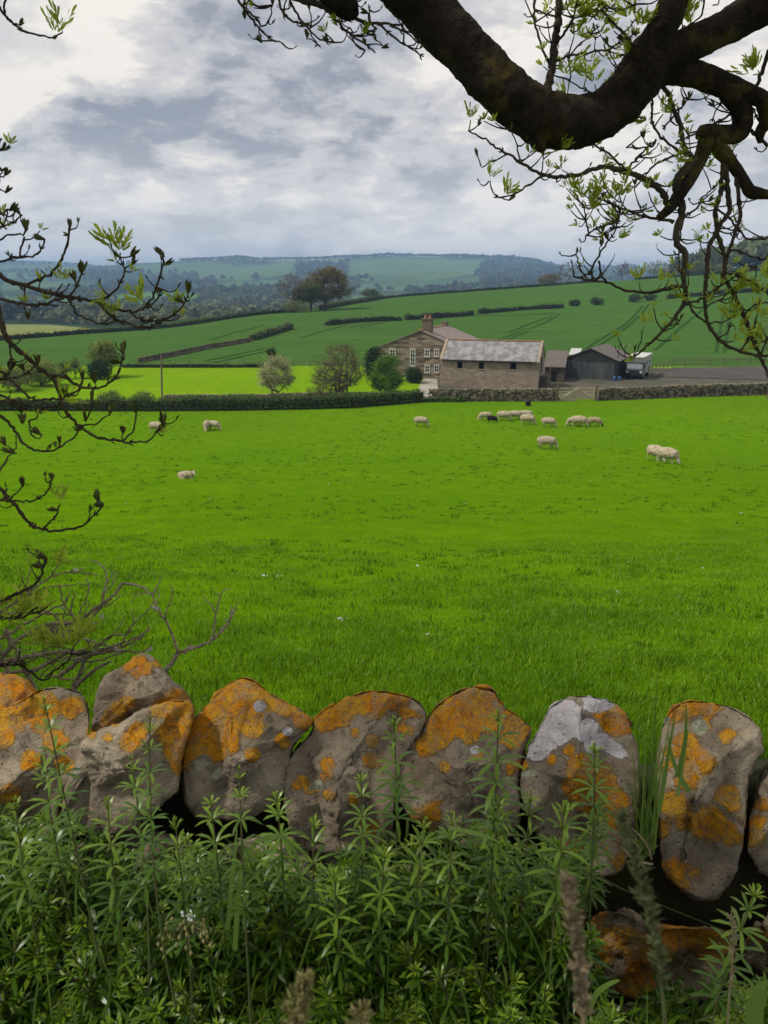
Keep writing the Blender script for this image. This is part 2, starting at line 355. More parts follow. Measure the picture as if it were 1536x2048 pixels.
def grass_mat(name, c1, c2, c3, s1, s2, rows=0.0):
    m = bpy.data.materials.new(name); m.use_nodes = True; t = NT(m.node_tree)
    ob = t.n('ShaderNodeTexCoord').outputs['Object']
    a = t.ramp(t.noise(ob, s1, 5.0, 0.6), 0.35, 0.65); b = t.ramp(t.noise(t.mapv(ob, (1, 0.55, 1)), s2, 6.0, 0.7), 0.30, 0.70)
    c = t.mix(a, (*c1, 1), (*c2, 1)); c = t.mix(t.math('MULTIPLY', b, 0.9), c, (*c3, 1))
    lw = t.ramp(t.noise(t.mapv(ob, (0.06, 1.0, 1.0), rot=(0, 0, 0.5)), s2 * 1.6, 4.0, 0.6), 0.42, 0.62); c = t.mix(t.math('MULTIPLY', lw, rows), c, (c1[0] * 1.25, c1[1] * 1.15, c1[2] * 1.3, 1)); dl = t.ramp(t.noise(ob, s1 * .35, 4.0, 0.6), 0.42, 0.66); c = t.mix(t.math('MULTIPLY', dl, .35), c, (c2[0] * 1.05, c2[1] * .82, c2[2] * 1.5, 1))
    spk = t.ramp(t.noise(ob, s2 * 5, 3.0, 0.7), 0.60, 0.74); c = t.mix(t.math('MULTIPLY', spk, 0.55), c, (c3[0] * .5, c3[1] * .5, c3[2] * .6, 1))
    bs = t.n('ShaderNodeBsdfPrincipled', ins={'Base Color': c, 'Roughness': 0.95, 'Specular IOR Level': 0.0})
    bn = t.n('ShaderNodeBump', ins={'Strength': 0.7, 'Distance': 0.06, 'Height': t.noise(ob, s2 * 3, 6.0, 0.75)})
    t.t.links.new(bn.outputs[0], bs.inputs['Normal'])
    t.t.links.new(bs.outputs[0], t.n('ShaderNodeOutputMaterial').inputs[0]); return m
M_past = grass_mat('pasture grass', (0.118, 0.232, 0.003), (0.094, 0.200, 0.003), (0.068, 0.160, 0.002), 0.09, 1.6)
M_mead = grass_mat('meadow grass', (0.175, 0.305, 0.005), (0.150, 0.275, 0.005), (0.118, 0.235, 0.004), 0.10, 0.9)  # yellower grass; the field's sunlit brightness is put into this colour too
M_crop = grass_mat('crop', (0.056, 0.124, 0.022), (0.048, 0.110, 0.019), (0.040, 0.094, 0.016), 0.03, 0.5, 0.7)
M_yard = mat('farmyard gravel', (0.090, 0.078, 0.058), (0.050, 0.058, 0.028), 0.4, 0.95, 0.3, 6)
def far_mat():
    m = bpy.data.materials.new('far country'); m.use_nodes = True; t = NT(m.node_tree)
    ob = t.n('ShaderNodeTexCoord').outputs['Object']
    c = t.n('ShaderNodeAttribute', attribute_name='tint').outputs['Color']
    c = t.mix(t.ramp(t.noise(ob, 0.012, 6.0, 0.6), 0.3, 0.7), c, t.mix(0.35, c, (0.03, 0.05, 0.015, 1)))
    bs = t.n('ShaderNodeBsdfPrincipled', ins={'Base Color': c, 'Roughness': 1.0, 'Specular IOR Level': 0.0})
    t.t.links.new(bs.outputs[0], t.n('ShaderNodeOutputMaterial').inputs[0]); return m
M_far = far_mat()
Vt = np.stack([XG, YG, ZG], -1).reshape(-1, 3)
idx = np.arange(NY * NS).reshape(NY, NS)
quads = np.stack([idx[:-1, :-1], idx[:-1, 1:], idx[1:, 1:], idx[1:, :-1]], -1).reshape(-1, 4)
qreg = reg[:-1, :-1].reshape(-1)
for k, (nm, m) in enumerate([('pasture', M_past), ('meadow', M_mead), ('farmyard', M_yard), ('crop_field', M_crop), ('hills', M_far)]):
    q = quads[qreg == k]; us, inv = np.unique(q, return_inverse=True)
    at = {'tint': colG.reshape(-1, 3)[us]} if k == 4 else None
    tag(fast_mesh(nm, Vt[us], inv.reshape(-1, 4), m, at, smooth=True), kind='structure')
# verge the photographer stands on, and the land behind
M_soil = mat('verge soil', (0.05, 0.045, 0.02), (0.03, 0.05, 0.012), 3.0, 0.95, 0.5, 12)
vg = MB(); n = 25
xs = np.concatenate([-np.geomspace(3000, 2, 12), [0], np.geomspace(2, 3000, 12)]); ys_ = np.concatenate([-np.geomspace(3000, 1, 14), [0.3, 0.8, 1.2, 1.6]])
gx, gy = np.meshgrid(xs, ys_); gzv = np.where(np.abs(gx) < 3, 0.0, 0.0) - np.clip((gy - 1.3) * 0.1, 0, 1)
ii = np.arange(gx.size).reshape(gx.shape)
vg.arr(np.stack([gx, gy, gzv - 0.02], -1).reshape(-1, 3), np.stack([ii[:-1, :-1], ii[:-1, 1:], ii[1:, 1:], ii[1:, :-1]], -1).reshape(-1, 4))
tag(vg.build('verge', M_soil), kind='structure')
# ------------------------------------------------------------------ haze: one even, closed box of air round everything
def haze():
    m = bpy.data.materials.new('haze air'); m.use_nodes = True; t = NT(m.node_tree)
    v = t.n('ShaderNodeVolumePrincipled', ins={'Color': (0.40, 0.64, 1.0, 1), 'Density': 0.00029, 'Anisotropy': 0.0})
    t.t.links.new(v.outputs[0], t.n('ShaderNodeOutputMaterial').inputs['Volume'])
    b = MB(); b.box((0, 1500, 60), (16000, 13000, 0)); b = MB()
    b.box((0, 1500, -25), (16000, 13000, 270))
    tag(b.build('haze', m), kind='stuff')
haze()
# ================================================================== FARM
def stone_mat(name, c1, c2, mortar, bw=0.45, bh=0.16, sc=1.0, moss=None):
    m = bpy.data.materials.new(name); m.use_nodes = True; t = NT(m.node_tree)
    ob = t.n('ShaderNodeTexCoord').outputs['Object']
    sx = t.n('ShaderNodeSeparateXYZ', ins={0: ob})
    uv = t.n('ShaderNodeCombineXYZ', ins={0: t.math('ADD', sx.outputs[0], t.math('MULTIPLY', sx.outputs[1], 1.0)), 1: sx.outputs[2], 2: 0.0}).outputs[0]
    dis = t.n('ShaderNodeVectorMath', operation='MULTIPLY_ADD', ins={0: t.n('ShaderNodeTexNoise', ins={'Vector': ob, 'Scale': 1.7, 'Detail': 3.0}).outputs['Color'], 1: (0.12, 0.12, 0.12), 2: uv}).outputs[0]
    br = t.n('ShaderNodeTexBrick', offset=0.5, ins={'Vector': dis, 'Color1': (0.1, 0.1, 0.1, 1), 'Color2': (0.9, 0.9, 0.9, 1), 'Mortar': (0.5, 0.5, 0.5, 1), 'Scale': 1.0, 'Mortar Size': 0.018, 'Brick Width': bw, 'Row Height': bh, 'Bias': 0.0})
    k = t.math('ADD', t.math('MULTIPLY', br.outputs['Color'], 0.7), t.math('MULTIPLY', t.noise(ob, 6.0, 4), 0.5))
    c = t.mix(t.ramp(k, 0.25, 0.95), (*c1, 1), (*c2, 1))
    c = t.mix(t.ramp(t.noise(ob, 0.7, 4), 0.45, 0.75, 0, 0.5), c, (c1[0] * .6, c1[1] * .6, c1[2] * .6, 1))
    c = t.mix(t.math('MULTIPLY', br.outputs['Fac'], 0.8), c, (*mortar, 1))
    b = t.n('ShaderNodeBsdfPrincipled', ins={'Base Color': c, 'Roughness': 0.92, 'Specular IOR Level': 0.2})
    bn = t.n('ShaderNodeBump', ins={'Strength': 0.8, 'Distance': 0.03, 'Height': t.math('SUBTRACT', k, br.outputs['Fac'])})
    t.t.links.new(bn.outputs[0], b.inputs['Normal']); t.t.links.new(b.outputs[0], t.n('ShaderNodeOutputMaterial').inputs[0]); return m
M_barn = stone_mat('barn stone', (0.235, 0.19, 0.14), (0.37, 0.305, 0.225), (0.26, 0.215, 0.165), 0.42, 0.19)
M_house = stone_mat('house stone', (0.075, 0.058, 0.044), (0.32, 0.26, 0.19), (0.19, 0.16, 0.12), 0.60, 0.26)
M_dress = mat('dressed stone', (0.36, 0.29, 0.20), (0.26, 0.20, 0.14), 2.0, 0.9, 0.2)
def roof_mat(name, c1, c2, c3, s=1.6):
    m = bpy.data.materials.new(name); m.use_nodes = True; t = NT(m.node_tree)
    ob = t.n('ShaderNodeTexCoord').outputs['Object']
    n1 = t.noise(t.mapv(ob, (1, 1, 0.25)), s, 6, 0.65); n2 = t.noise(ob, 7.0, 5, 0.7)
    c = t.mix(t.ramp(n1, 0.38, 0.62), (*c1, 1), (*c2, 1)); c = t.mix(t.ramp(n2, 0.52, 0.68), c, (*c3, 1))
    sx = t.n('ShaderNodeSeparateXYZ', ins={0: ob})
    rows = t.math('FRACT', t.math('MULTIPLY', sx.outputs[2], 6.0))
    c = t.mix(t.ramp(rows, 0.12, 0.0, 0, 0.35), c, (0.03, 0.03, 0.03, 1))
    b = t.n('ShaderNodeBsdfPrincipled', ins={'Base Color': c, 'Roughness': 0.7, 'Specular IOR Level': 0.35})
    bn = t.n('ShaderNodeBump', ins={'Strength': 0.5, 'Distance': 0.03, 'Height': t.math('ADD', rows, n2)})
    t.t.links.new(bn.outputs[0], b.inputs['Normal']); t.t.links.new(b.outputs[0], t.n('ShaderNodeOutputMaterial').inputs[0]); return m
M_slate = roof_mat('lichened slate', (0.165, 0.158, 0.160), (0.31, 0.30, 0.295), (0.10, 0.092, 0.09))
M_slate2 = roof_mat('house slate', (0.20, 0.155, 0.135), (0.25, 0.20, 0.17), (0.14, 0.11, 0.10))
M_slate3 = roof_mat('shed roof', (0.13, 0.105, 0.09), (0.10, 0.085, 0.075), (0.17, 0.14, 0.115))
M_ridge = mat('ridge tile', (0.38, 0.19, 0.09), (0.30, 0.17, 0.10), 3.0)
M_black = mat('dark opening', (0.006, 0.006, 0.007), rough=0.9)
M_white = mat('white paint', (0.58, 0.58, 0.55), rough=0.5)
M_glass = mat('window glass', (0.03, 0.04, 0.045), rough=0.08, spec=0.6)
M_dwood = mat('weathered wood', (0.20, 0.16, 0.11), (0.12, 0.095, 0.065), 3.0, 0.9, 0.3, 14, stretch=(1, 1, 4))
M_pwood = mat('pale gate wood', (0.58, 0.47, 0.33), (0.42, 0.33, 0.22), 3.0, 0.9, 0.3, 14)
M_dsheet = mat('dark shed boarding', (0.030, 0.032, 0.028), (0.018, 0.019, 0.017), 1.2, 0.7, 0.2)
M_brickc = stone_mat('chimney brick', (0.125, 0.092, 0.066), (0.20, 0.15, 0.105), (0.16, 0.13, 0.10), 0.22, 0.08)

class Frame:                       # local frame: x along the front (to the right), y into the building
    def __init__(s, o, phi): s.o = Vector(o); s.ex = Vector((math.cos(R(phi)), -math.sin(R(phi)), 0)); s.ey = Vector((math.sin(R(phi)), math.cos(R(phi)), 0)); s.M = np.array([s.ex, s.ey, (0, 0, 1)]).T
    def __call__(s, x, y, z): return s.o + s.ex * x + s.ey * y + Vector((0, 0, z))
    def q(s, pts): return [tuple(s(*p)) for p in pts]
    def len_to(s, u, v=755.0):
        y = (CV - v) / F; k = (u - CU) / F / (cp + y * sp)
        return (k * s.o.y - s.o.x) / (s.ex.x - k * s.ex.y)
    def hit(s, u, v, y0=0.0):         # local (x, z) where the sight line meets the plane y = y0
        d = pix_dir(u, v); p0 = s(0, y0, 0); n = s.ey
        t = (p0 - Vector((0, 0, CAMZ))).dot(n) / d.dot(n)
        p = Vector((0, 0, CAMZ)) + d * t - s.o
        return p.dot(s.ex), p.z
    def box(s, mb, x0, x1, y0, y1, z0, z1, mi=0):
        q = s.q([(x0, y0, z0), (x1, y0, z0), (x1, y1, z0), (x0, y1, z0), (x0, y0, z1), (x1, y0, z1), (x1, y1, z1), (x0, y1, z1)])
        mb.add(q, [(0, 3, 2, 1), (4, 5, 6, 7), (0, 1, 5, 4), (1, 2, 6, 5), (2, 3, 7, 6), (3, 0, 4, 7)], mi)
    def prism(s, mb, prof, a0, a1, axis, mi=0):
        """profile [(p,z)..] extruded along axis ('x' or 'y')"""
        n = len(prof); f = (lambda p, z, a: (a, p, z)) if axis == 'x' else (lambda p, z, a: (p, a, z))
        q = s.q([f(p, z, a0) for p, z in prof] + [f(p, z, a1) for p, z in prof])
        mb.add(q, [tuple(range(n)), tuple(range(2 * n - 1, n - 1, -1))] + [(i, i + n, (i + 1) % n + n, (i + 1) % n) for i in range(n)], mi)
def wall_with_openings(fr, mb, x0, x1, z0, z1, y, th, ops):
    """front wall slab butted round its openings (x0,x1,z0,z1)"""
    xs = sorted({x0, x1} | {o[0] for o in ops} | {o[1] for o in ops}); zs = sorted({z0, z1} | {o[2] for o in ops} | {o[3] for o in ops})
    for a, b in zip(xs[:-1], xs[1:]):
        run = None
        for c, d in zip(zs[:-1], zs[1:]):
            hole = any(o[0] <= (a + b) / 2 <= o[1] and o[2] <= (c + d) / 2 <= o[3] for o in ops)
            if hole:
                if run: fr.box(mb, a, b, y, y + th, *run); run = None
            else: run = (run[0], d) if run else (c, d)
        if run: fr.box(mb, a, b, y, y + th, *run)
def roof_slopes(fr, mb, p0, pm, p1, ze0, zr, ze1, a0, a1, axis, th=0.12, mi=0):
    fr.prism(mb, [(p0, ze0), (pm, zr), (pm, zr + th), (p0, ze0 + th)], a0, a1, axis, mi)
    fr.prism(mb, [(pm, zr), (p1, ze1), (p1, ze1 + th), (pm, zr + th)], a0, a1, axis, mi)
# ---- stone barn --------------------------------------------------------------
fb = Frame(GY(880, 83.5), 17); Wb = fb.len_to(1076, 770); Db = 5.4
heb = fb.hit(975, 721)[1]; hrb = heb + 1.75
barn = thing('stone_barn', fb.o, 'long low stone barn with lichened slate roof and three square openings', 'barn')
ops = []
for u0, u1, v0, v1 in ((914, 925, 723.5, 737), (957, 968, 724.5, 738), (1020, 1033, 725.7, 739)):
    xa, zb = fb.hit(u0, v1); xb, za = fb.hit(u1, v0); ops.append((xa, xb, zb, za))
mb = MB(); wall_with_openings(fb, mb, 0, Wb, -0.6, heb, 0, 0.45, ops)
fb.box(mb, 0, Wb, Db - 0.45, Db, -0.6, heb)
fb.prism(mb, [(0.45, -0.6), (Db - 0.45, -0.6), (Db - 0.45, heb), (Db / 2, hrb - 0.12), (0.45, heb)], 0, 0.45, 'x')
dz = (fb.hit(1079, 744)[1] + 0.4, fb.hit(1079, 717)[1])
fb.prism(mb, [(0.45, -0.6), (Db - 0.45, -0.6), (Db - 0.45, heb), (Db / 2, hrb - 0.12), (0.45, heb)], Wb - 0.45, Wb, 'x')
mb.build('wall', M_barn, barn)
for (a, b, c, d) in ops:
    mb = MB(); fb.box(mb, a - .02, b + .02, 0.3, 0.34, c - .02, d + .02); fb.box(mb, a - 0.12, b + 0.12, -0.025, -0.003, d, d + 0.14, 1); fb.box(mb, a - 0.1, b + 0.1, -0.05, -0.003, c - 0.09, c, 1)
    mb.build('window', [M_black, M_dress], barn)
mb = MB(); fb.box(mb, Wb + .003, Wb + .05, 1.6, 2.6, heb - 1.3, heb + 0.35, 0); mb.build('door', M_black, barn)
mb = MB(); roof_slopes(fb, mb, -0.18, Db / 2, Db + 0.18, heb - 0.08, hrb, heb - 0.08, 0.22, Wb - 0.22, 'x')
rf = mb.build('roof', M_slate, barn)
mb = MB()
for k in range(int((Wb - 0.5) / 0.45)): fb.box(mb, 0.25 + k * 0.45, 0.25 + k * 0.45 + 0.44, Db / 2 - 0.13, Db / 2 + 0.13, hrb + 0.1, hrb + 0.2 + rng.uniform(-.015, .015))
mb.build('ridge_tiles', M_ridge, rf)
for x in (-0.06, Wb - 0.22):
    mb = MB(); roof_slopes(fb, mb, -0.24, Db / 2, Db + 0.24, heb - 0.1, hrb + 0.05, heb - 0.1, x, x + 0.28, 'x', 0.17); mb.build('coping', M_dress, barn)
mb = MB(); fb.box(mb, 0.3, Wb - 0.3, -0.27, -0.185, heb - 0.12, heb - 0.03); mb.build('gutter', M_black, barn)
mb = MB()
for k in range(7): fb.box(mb, Wb + 0.06, Wb + 1.0, 0.1 + k * 0.22, 3.0, -0.5 + k * 0.25, -0.26 + k * 0.25)
mb.build('steps', mat('dark step stone', (0.10, 0.08, 0.06), (0.05, 0.045, 0.035), 2.0), barn)
mb = MB(); fb.box(mb, Wb + 0.95, Wb + 1.0, 0.2, 0.25, -0.4, 1.1); fb.box(mb, Wb + 0.95, Wb + 1.0, 2.6, 2.65, 0.8, 2.4); mb.tube([fb(Wb + .98, .2, 1.1), fb(Wb + .98, 2.6, 2.4)], 0.03); mb.build('handrail', M_dwood, barn)
# ---- farmhouse ---------------------------------------------------------------
fh = Frame(GY(755, 92.5), 20); Wh = 10.6; Dh = 11.0
heh = fh.hit(757, 695)[1]; xm = Wh / 2; hrh = fh.hit(842, 662)[1]
hs = thing('farmhouse', fh.o, 'stone farmhouse with white windows in its gable and a brick chimney', 'house')
wins = []
for u0, u1, v0, v1 in ((779, 791, 698.5, 712), (820, 831, 698.5, 732), (849, 860, 698.5, 713), (868, 878.5, 698.5, 713), (849, 860, 730, 745), (868, 878.5, 730, 745)):
    xa, zb = fh.hit(u0, v1); xb, za = fh.hit(u1, v0); wins.append((xa, xb, zb, za))
ztop = max(o[3] for o in wins) + 0.12
mb = MB(); wall_with_openings(fh, mb, 0, Wh, -1.2, heh, 0, 0.4, [o for o in wins if o[3] <= heh])
fh.prism(mb, [(0, heh), (xm, hrh - 0.1), (Wh, heh)], 0.0, 0.4, 'y')
fh.box(mb, 0, 0.4, 0.4, Dh, -1.2, heh); fh.box(mb, Wh - 0.4, Wh, 0.4, Dh, -1.2, heh)
fh.prism(mb, [(0.4, -1.2), (Wh - .4, -1.2), (Wh - .4, heh), (xm, hrh - 0.1), (0.4, heh)], Dh - 0.4, Dh, 'y')
mb.build('wall', M_house, hs)
for (a, b, c, d) in wins:
    y0 = -0.06
    mb = MB(); f_ = 0.085
    fh.box(mb, a, b, y0, 0.12, c, c + f_); fh.box(mb, a, b, y0, 0.12, d - f_, d); fh.box(mb, a, a + f_, y0, 0.12, c + f_, d - f_); fh.box(mb, b - f_, b, y0, 0.12, c + f_, d - f_)
    nb = 3 if d - c > 1.4 else 1
    fh.box(mb, (a + b) / 2 - 0.025, (a + b) / 2 + 0.025, y0 + .01, 0.1, c + f_, d - f_)
    for k in range(nb): zz = c + (d - c) * (k + 1) / (nb + 1); fh.box(mb, a + f_, b - f_, y0 + .015, 0.09, zz - 0.02, zz + 0.02)
    wf = mb.build('window', M_white, hs)
    mb = MB(); fh.box(mb, a + f_, b - f_, 0.02, 0.05, c + f_, d - f_); mb.build('pane', M_glass, wf)
    mb = MB(); fh.box(mb, a - 0.1, b + 0.1, -0.09, -0.004, c - 0.11, c - .003); mb.build('sill', M_dress, wf); mb = MB(); fh.box(mb, a - 0.12, b + 0.12, -0.05, -0.004, d + .003, d + 0.16); mb.build('lintel', M_dress, wf)
mb = MB(); roof_slopes(fh, mb, -0.25, xm, Wh + 0.25, heh - 0.12, hrh, heh - 0.12, -0.12, Dh + 0.1, 'y', 0.13)
rf = mb.build('roof', M_slate2, hs)
mb = MB(); fh.box(mb, xm - 0.14, xm + 0.14, -0.1, Dh, hrh + 0.09, hrh + 0.2); mb.build('ridge_tiles', M_ridge, rf)
ch = MB(); fh.box(ch, xm - 0.05, xm + 1.05, 0.7, 1.5, hrh - 0.8, hrh + 1.25); fh.box(ch, xm - 0.12, xm + 1.12, 0.62, 1.58, hrh + 1.25, hrh + 1.38)
cho = ch.build('chimney', M_brickc, hs)
for x in (0.25, 0.75): mb = MB(); p = fh(xm + x, 1.1, 0); mb.tube([p + Vector((0, 0, hrh + 1.37)), p + Vector((0, 0, hrh + 1.6)), p + Vector((0, 0, hrh + 1.75))], [0.16, 0.13, 0.14], 9); mb.build('chimney_pot', M_ridge, cho)
ch = MB(); fh.box(ch, xm - 0.35, xm + 0.35, Dh - 1.0, Dh - 0.4, hrh - 0.3, hrh + 0.55); ch.build('chimney', M_brickc, hs)
# ---- dark shed ---------------------------------------------------------------
fs = Frame(GY(1126, 91.5), 28); Ws = fs.len_to(1232); Dsd = 7.5
hes = fs.hit(1127, 717)[1]; hrs = fs.hit(1179, 697)[1]
sh = thing('dark_shed', fs.o, 'black boarded farm shed with a grey corrugated door and pitched roof', 'shed')
mb = MB(); xm = Ws / 2; zd = fs.hit(1179, 722)[1]
fs.box(mb, 0, 0.15, 0, Dsd, -0.6, hes); fs.box(mb, Ws - 0.15, Ws, 0, Dsd, -0.6, hes); fs.box(mb, 0.15, Ws - .15, Dsd - 0.15, Dsd, -0.6, hes)
fs.prism(mb, [(0, hes), (xm, hrs - .05), (Ws, hes)], 0, 0.15, 'y'); fs.prism(mb, [(0, hes), (xm, hrs - .05), (Ws, hes)], Dsd - 0.15, Dsd, 'y')
fs.box(mb, 0.15, Ws - 0.15, 0, 0.15, zd, hes); mb.build('wall', M_dsheet, sh)
def corrugated(fr, x0, x1, z0, z1, y, pitch=0.15, amp=0.03):
    mb = MB(); n = int((x1 - x0) / pitch * 4); xs = np.linspace(x0, x1, n)
    q = []
    for z in (z0, z1): q += fr.q([(x, y + amp * math.sin(2 * math.pi * x / pitch), z) for x in xs])
    for z in (z0, z1): q += fr.q([(x, y + 0.05 + amp * math.sin(2 * math.pi * x / pitch), z) for x in xs])
    fcs = [(i, i + 1, n + i + 1, n + i) for i in range(n - 1)] + [(2 * n + i + 1, 2 * n + i, 3 * n + i, 3 * n + i + 1) for i in range(n - 1)]
    return mb.add(q, fcs)
M_corr = mat('grey corrugated sheet', (0.115, 0.125, 0.13), (0.065, 0.07, 0.072), 1.1, 0.6, 0.1, stretch=(1, 1, 0.3))
for k in range(3):
    a = 0.2 + k * (Ws - 0.4) / 3; corrugated(fs, a, a + (Ws - 0.4) / 3 - 0.03, -0.5, zd - 0.02, 0.04 + 0.03 * (k % 2)).build('door', M_corr, sh)
mb = MB(); roof_slopes(fs, mb, -0.2, xm, Ws + 0.25, hes - 0.08, hrs, hes - 0.08, -0.15, Dsd + 0.15, 'y', 0.07); mb.build('roof', M_slate3, sh)
# ---- lean-to between barn and shed ---------------------------------------------
fl = Frame(GY(1088, 88.0), 15); Wl = fl.len_to(1128)
hl = fl.hit(1105, 734)[1]
ln = thing('lean_to', fl.o, 'low grey roofed lean-to between the stone barn and the dark shed', 'shed')
mb = MB(); Dl = 5.5; hl2 = hl + 1.25
fl.prism(mb, [(0, -0.6), (Dl, -0.6), (Dl, hl2), (0, hl)], 0, 0.2, 'x'); fl.prism(mb, [(0, -0.6), (Dl, -0.6), (Dl, hl2), (0, hl)], Wl - 0.2, Wl, 'x')
fl.box(mb, 0.2, Wl - .2, 0, 0.2, -0.6, hl); fl.box(mb, 0.2, Wl - .2, Dl - 0.2, Dl, -0.6, hl2); mb.build('wall', mat('dark lean-to wall', (0.06, 0.045, 0.03), (0.10, 0.08, 0.06), 1.0), ln)
mb = MB(); fl.prism(mb, [(-0.2, hl - 0.06), (Dl + 0.1, hl2 + .02), (Dl + 0.1, hl2 + 0.12), (-0.2, hl + 0.04)], -0.1, Wl + 0.1, 'x'); mb.build('roof', M_slate3, ln)
mb = MB(); fl.box(mb, Wl * .35, Wl * .62, -0.03, -0.004, -0.6, hl - 0.5); mb.build('door', M_black, ln)
# ---- little outbuilding with a white sheet roof ---------------------------------
fw = Frame(GY(1137, 101), 20); Ww = fw.len_to(1154); hw = fw.hit(1147, 710)[1]
wo = thing('outbuilding', fw.o, 'small outbuilding showing only its white sheet roof behind the dark shed', 'shed')
mb = MB(); fw.box(mb, 0, Ww, 0, 2.4, -0.5, hw - .02); mb.build('wall', M_barn, wo)
mb = MB(); fw.prism(mb, [(-0.1, hw), (2.5, hw + .6), (2.5, hw + .67), (-0.1, hw + 0.07)], -0.1, Ww + 0.1, 'x'); mb.build('roof', mat('dull white sheet', (0.50, 0.51, 0.50), (0.40, 0.40, 0.38), 3.0), wo)
# ---- horsebox lorry ---------------------------------------------------------------
fv = Frame(GY(1250, 90.0), 27); Wv = fv.len_to(1284); hv = fv.hit(1262, 713)[1] * 1.0
lo = thing('horsebox_lorry', fv.o, 'grey horsebox lorry with a white roof parked beside the dark shed', 'lorry')
M_van = mat('lorry paint', (0.10, 0.115, 0.11), rough=0.35, spec=0.5); M_vgrey = mat('lorry side panel', (0.36, 0.38, 0.36), rough=0.45); M_tyre = mat('tyre rubber', (0.012, 0.012, 0.012), rough=0.9)
mb = MB(); Lv = 6.0; zc = 0.55
fv.prism(mb, [(0.0, zc), (1.7, zc), (1.7, hv * .74), (0.35, hv * .74), (0.08, hv * .45)], 0, Wv, 'x'); mb.build('cab', M_van, lo)
mb = MB(); fv.box(mb, -0.04, Wv + .04, 1.703, Lv, zc, hv - 0.1); mb.build('body', M_vgrey, lo)
mb = MB(); fv.prism(mb, [(0.15, hv * .745), (1.7, hv * .745), (1.7, hv - .1), (0.0, hv - .1)], -0.04, Wv + .04, 'x'); mb.build('luton', mat('luton panel', (0.30, 0.32, 0.30), rough=0.4), lo)
mb = MB(); fv.box(mb, -0.06, Wv + .06, -0.03, Lv + .03, hv - 0.097, hv); mb.build('roof', mat('lorry roof', (0.55, 0.56, 0.55), (0.45, 0.46, 0.44), 2.0), lo)
mb = MB(); q = fv.q([(0.12, 0.045, hv * .47), (Wv - .12, 0.045, hv * .47), (Wv - .16, 0.285, hv * .71), (0.16, 0.285, hv * .71)]); q += fv.q([(0.12, 0.1, hv * .47), (Wv - .12, 0.1, hv * .47), (Wv - .16, 0.34, hv * .71), (0.16, 0.34, hv * .71)])
mb.add(q, [(0, 1, 2, 3), (7, 6, 5, 4), (0, 4, 5, 1), (1, 5, 6, 2), (2, 6, 7, 3), (3, 7, 4, 0)]); mb.build('windscreen', mat('windscreen', (0.16, 0.19, 0.21), rough=0.1, spec=0.8), lo)
mb = MB(); fv.box(mb, 0.02, Wv - .02, -0.09, -0.003, zc - 0.12, zc + 0.14); mb.build('bumper', M_tyre, lo)
mb = MB(); fv.box(mb, 0.35, Wv - .35, -0.04, -0.003, zc + 0.2, zc + 0.5); mb.build('grille', M_tyre, lo)
for x in (0.06, Wv - 0.3): mb = MB(); fv.box(mb, x, x + 0.24, -0.045, -0.003, zc + 0.2, zc + 0.38); mb.build('headlight', mat('headlight', (0.6, 0.6, 0.58), rough=0.15), lo)
for x in (-0.22, Wv + 0.1): mb = MB(); fv.box(mb, x, x + 0.12, 0.05, 0.2, hv * .5, hv * .68); mb.build('mirror', M_tyre, lo)
mb = MB(); fv.box(mb, Wv + .003, Wv + .02, 0.5, 1.4, hv * .48, hv * .70); mb.build('side_window', M_glass, lo)
for k in range(2): mb = MB(); fv.box(mb, Wv + .043, Wv + .06, 2.3 + k * 1.7, 3.1 + k * 1.7, hv * .6, hv * .74); mb.build('side_window', M_glass, lo)
for x in (0.02, Wv - 0.27):
    for y in (0.9, 4.4):
        mb = MB(); mb.tube([fv(x, y, 0.40), fv(x + 0.25, y, 0.40)], 0.40, 18); wh = mb.build('wheel', M_tyre, lo)
        mb = MB(); mb.tube([fv(x - .01 if x < 1 else x + .2, y, 0.40), fv(x + .05 if x < 1 else x + 0.26, y, 0.40)], 0.2, 12); mb.build('rim', M_vgrey, wh)
# ---- yard clutter: lamp posts, barrels ------------------------------------------
for u, Y, lab in ((1232.5, 90.2, 'thin lamp post at the right corner of the dark shed'), (1245, 92.5, 'thin lamp post between the dark shed and the lorry')):
    b = GY(u, Y); top = drop(691, Y); h = CAMZ - top - b.z
    l = thing('lamp_post', b, lab, 'lamp post', 'lamp posts by the shed'); mb = MB(); mb.tube([b - Vector((0, 0, .3)), b + Vector((0, 0, h))], [0.055, 0.04], 7); mb.build('pole', M_black, l)
    mb = MB(); mb.tube([b + Vector((0, 0, h)), b + Vector((0.25, 0, h + .08)), b + Vector((.42, 0, h + .06))], 0.025, 6); mb.build('arm', M_black, l)
    mb = MB(); mb.box(b + Vector((.48, 0, h + .03)), (.3, .16, .07)); mb.build('lamp_head', M_vgrey, l)
M_blue = mat('blue plastic', (0.03, 0.09, 0.22), rough=0.4)
for u, lab in ((1229, 'blue plastic barrel at the foot of the lamp post'), (1238.5, 'blue plastic barrel nearer the lorry wheel')):
    b = GY(u, 88.3); mb = MB(); mb.tube([b + Vector((0, 0, z)) for z in (-.05, .02, .1, .28, .3, .45, .5)], [.14, .17, .19, .18, .2, .17, .14], 12)
    tag(mb.build('barrel', M_blue), lab, 'barrel', 'blue barrels by the shed')
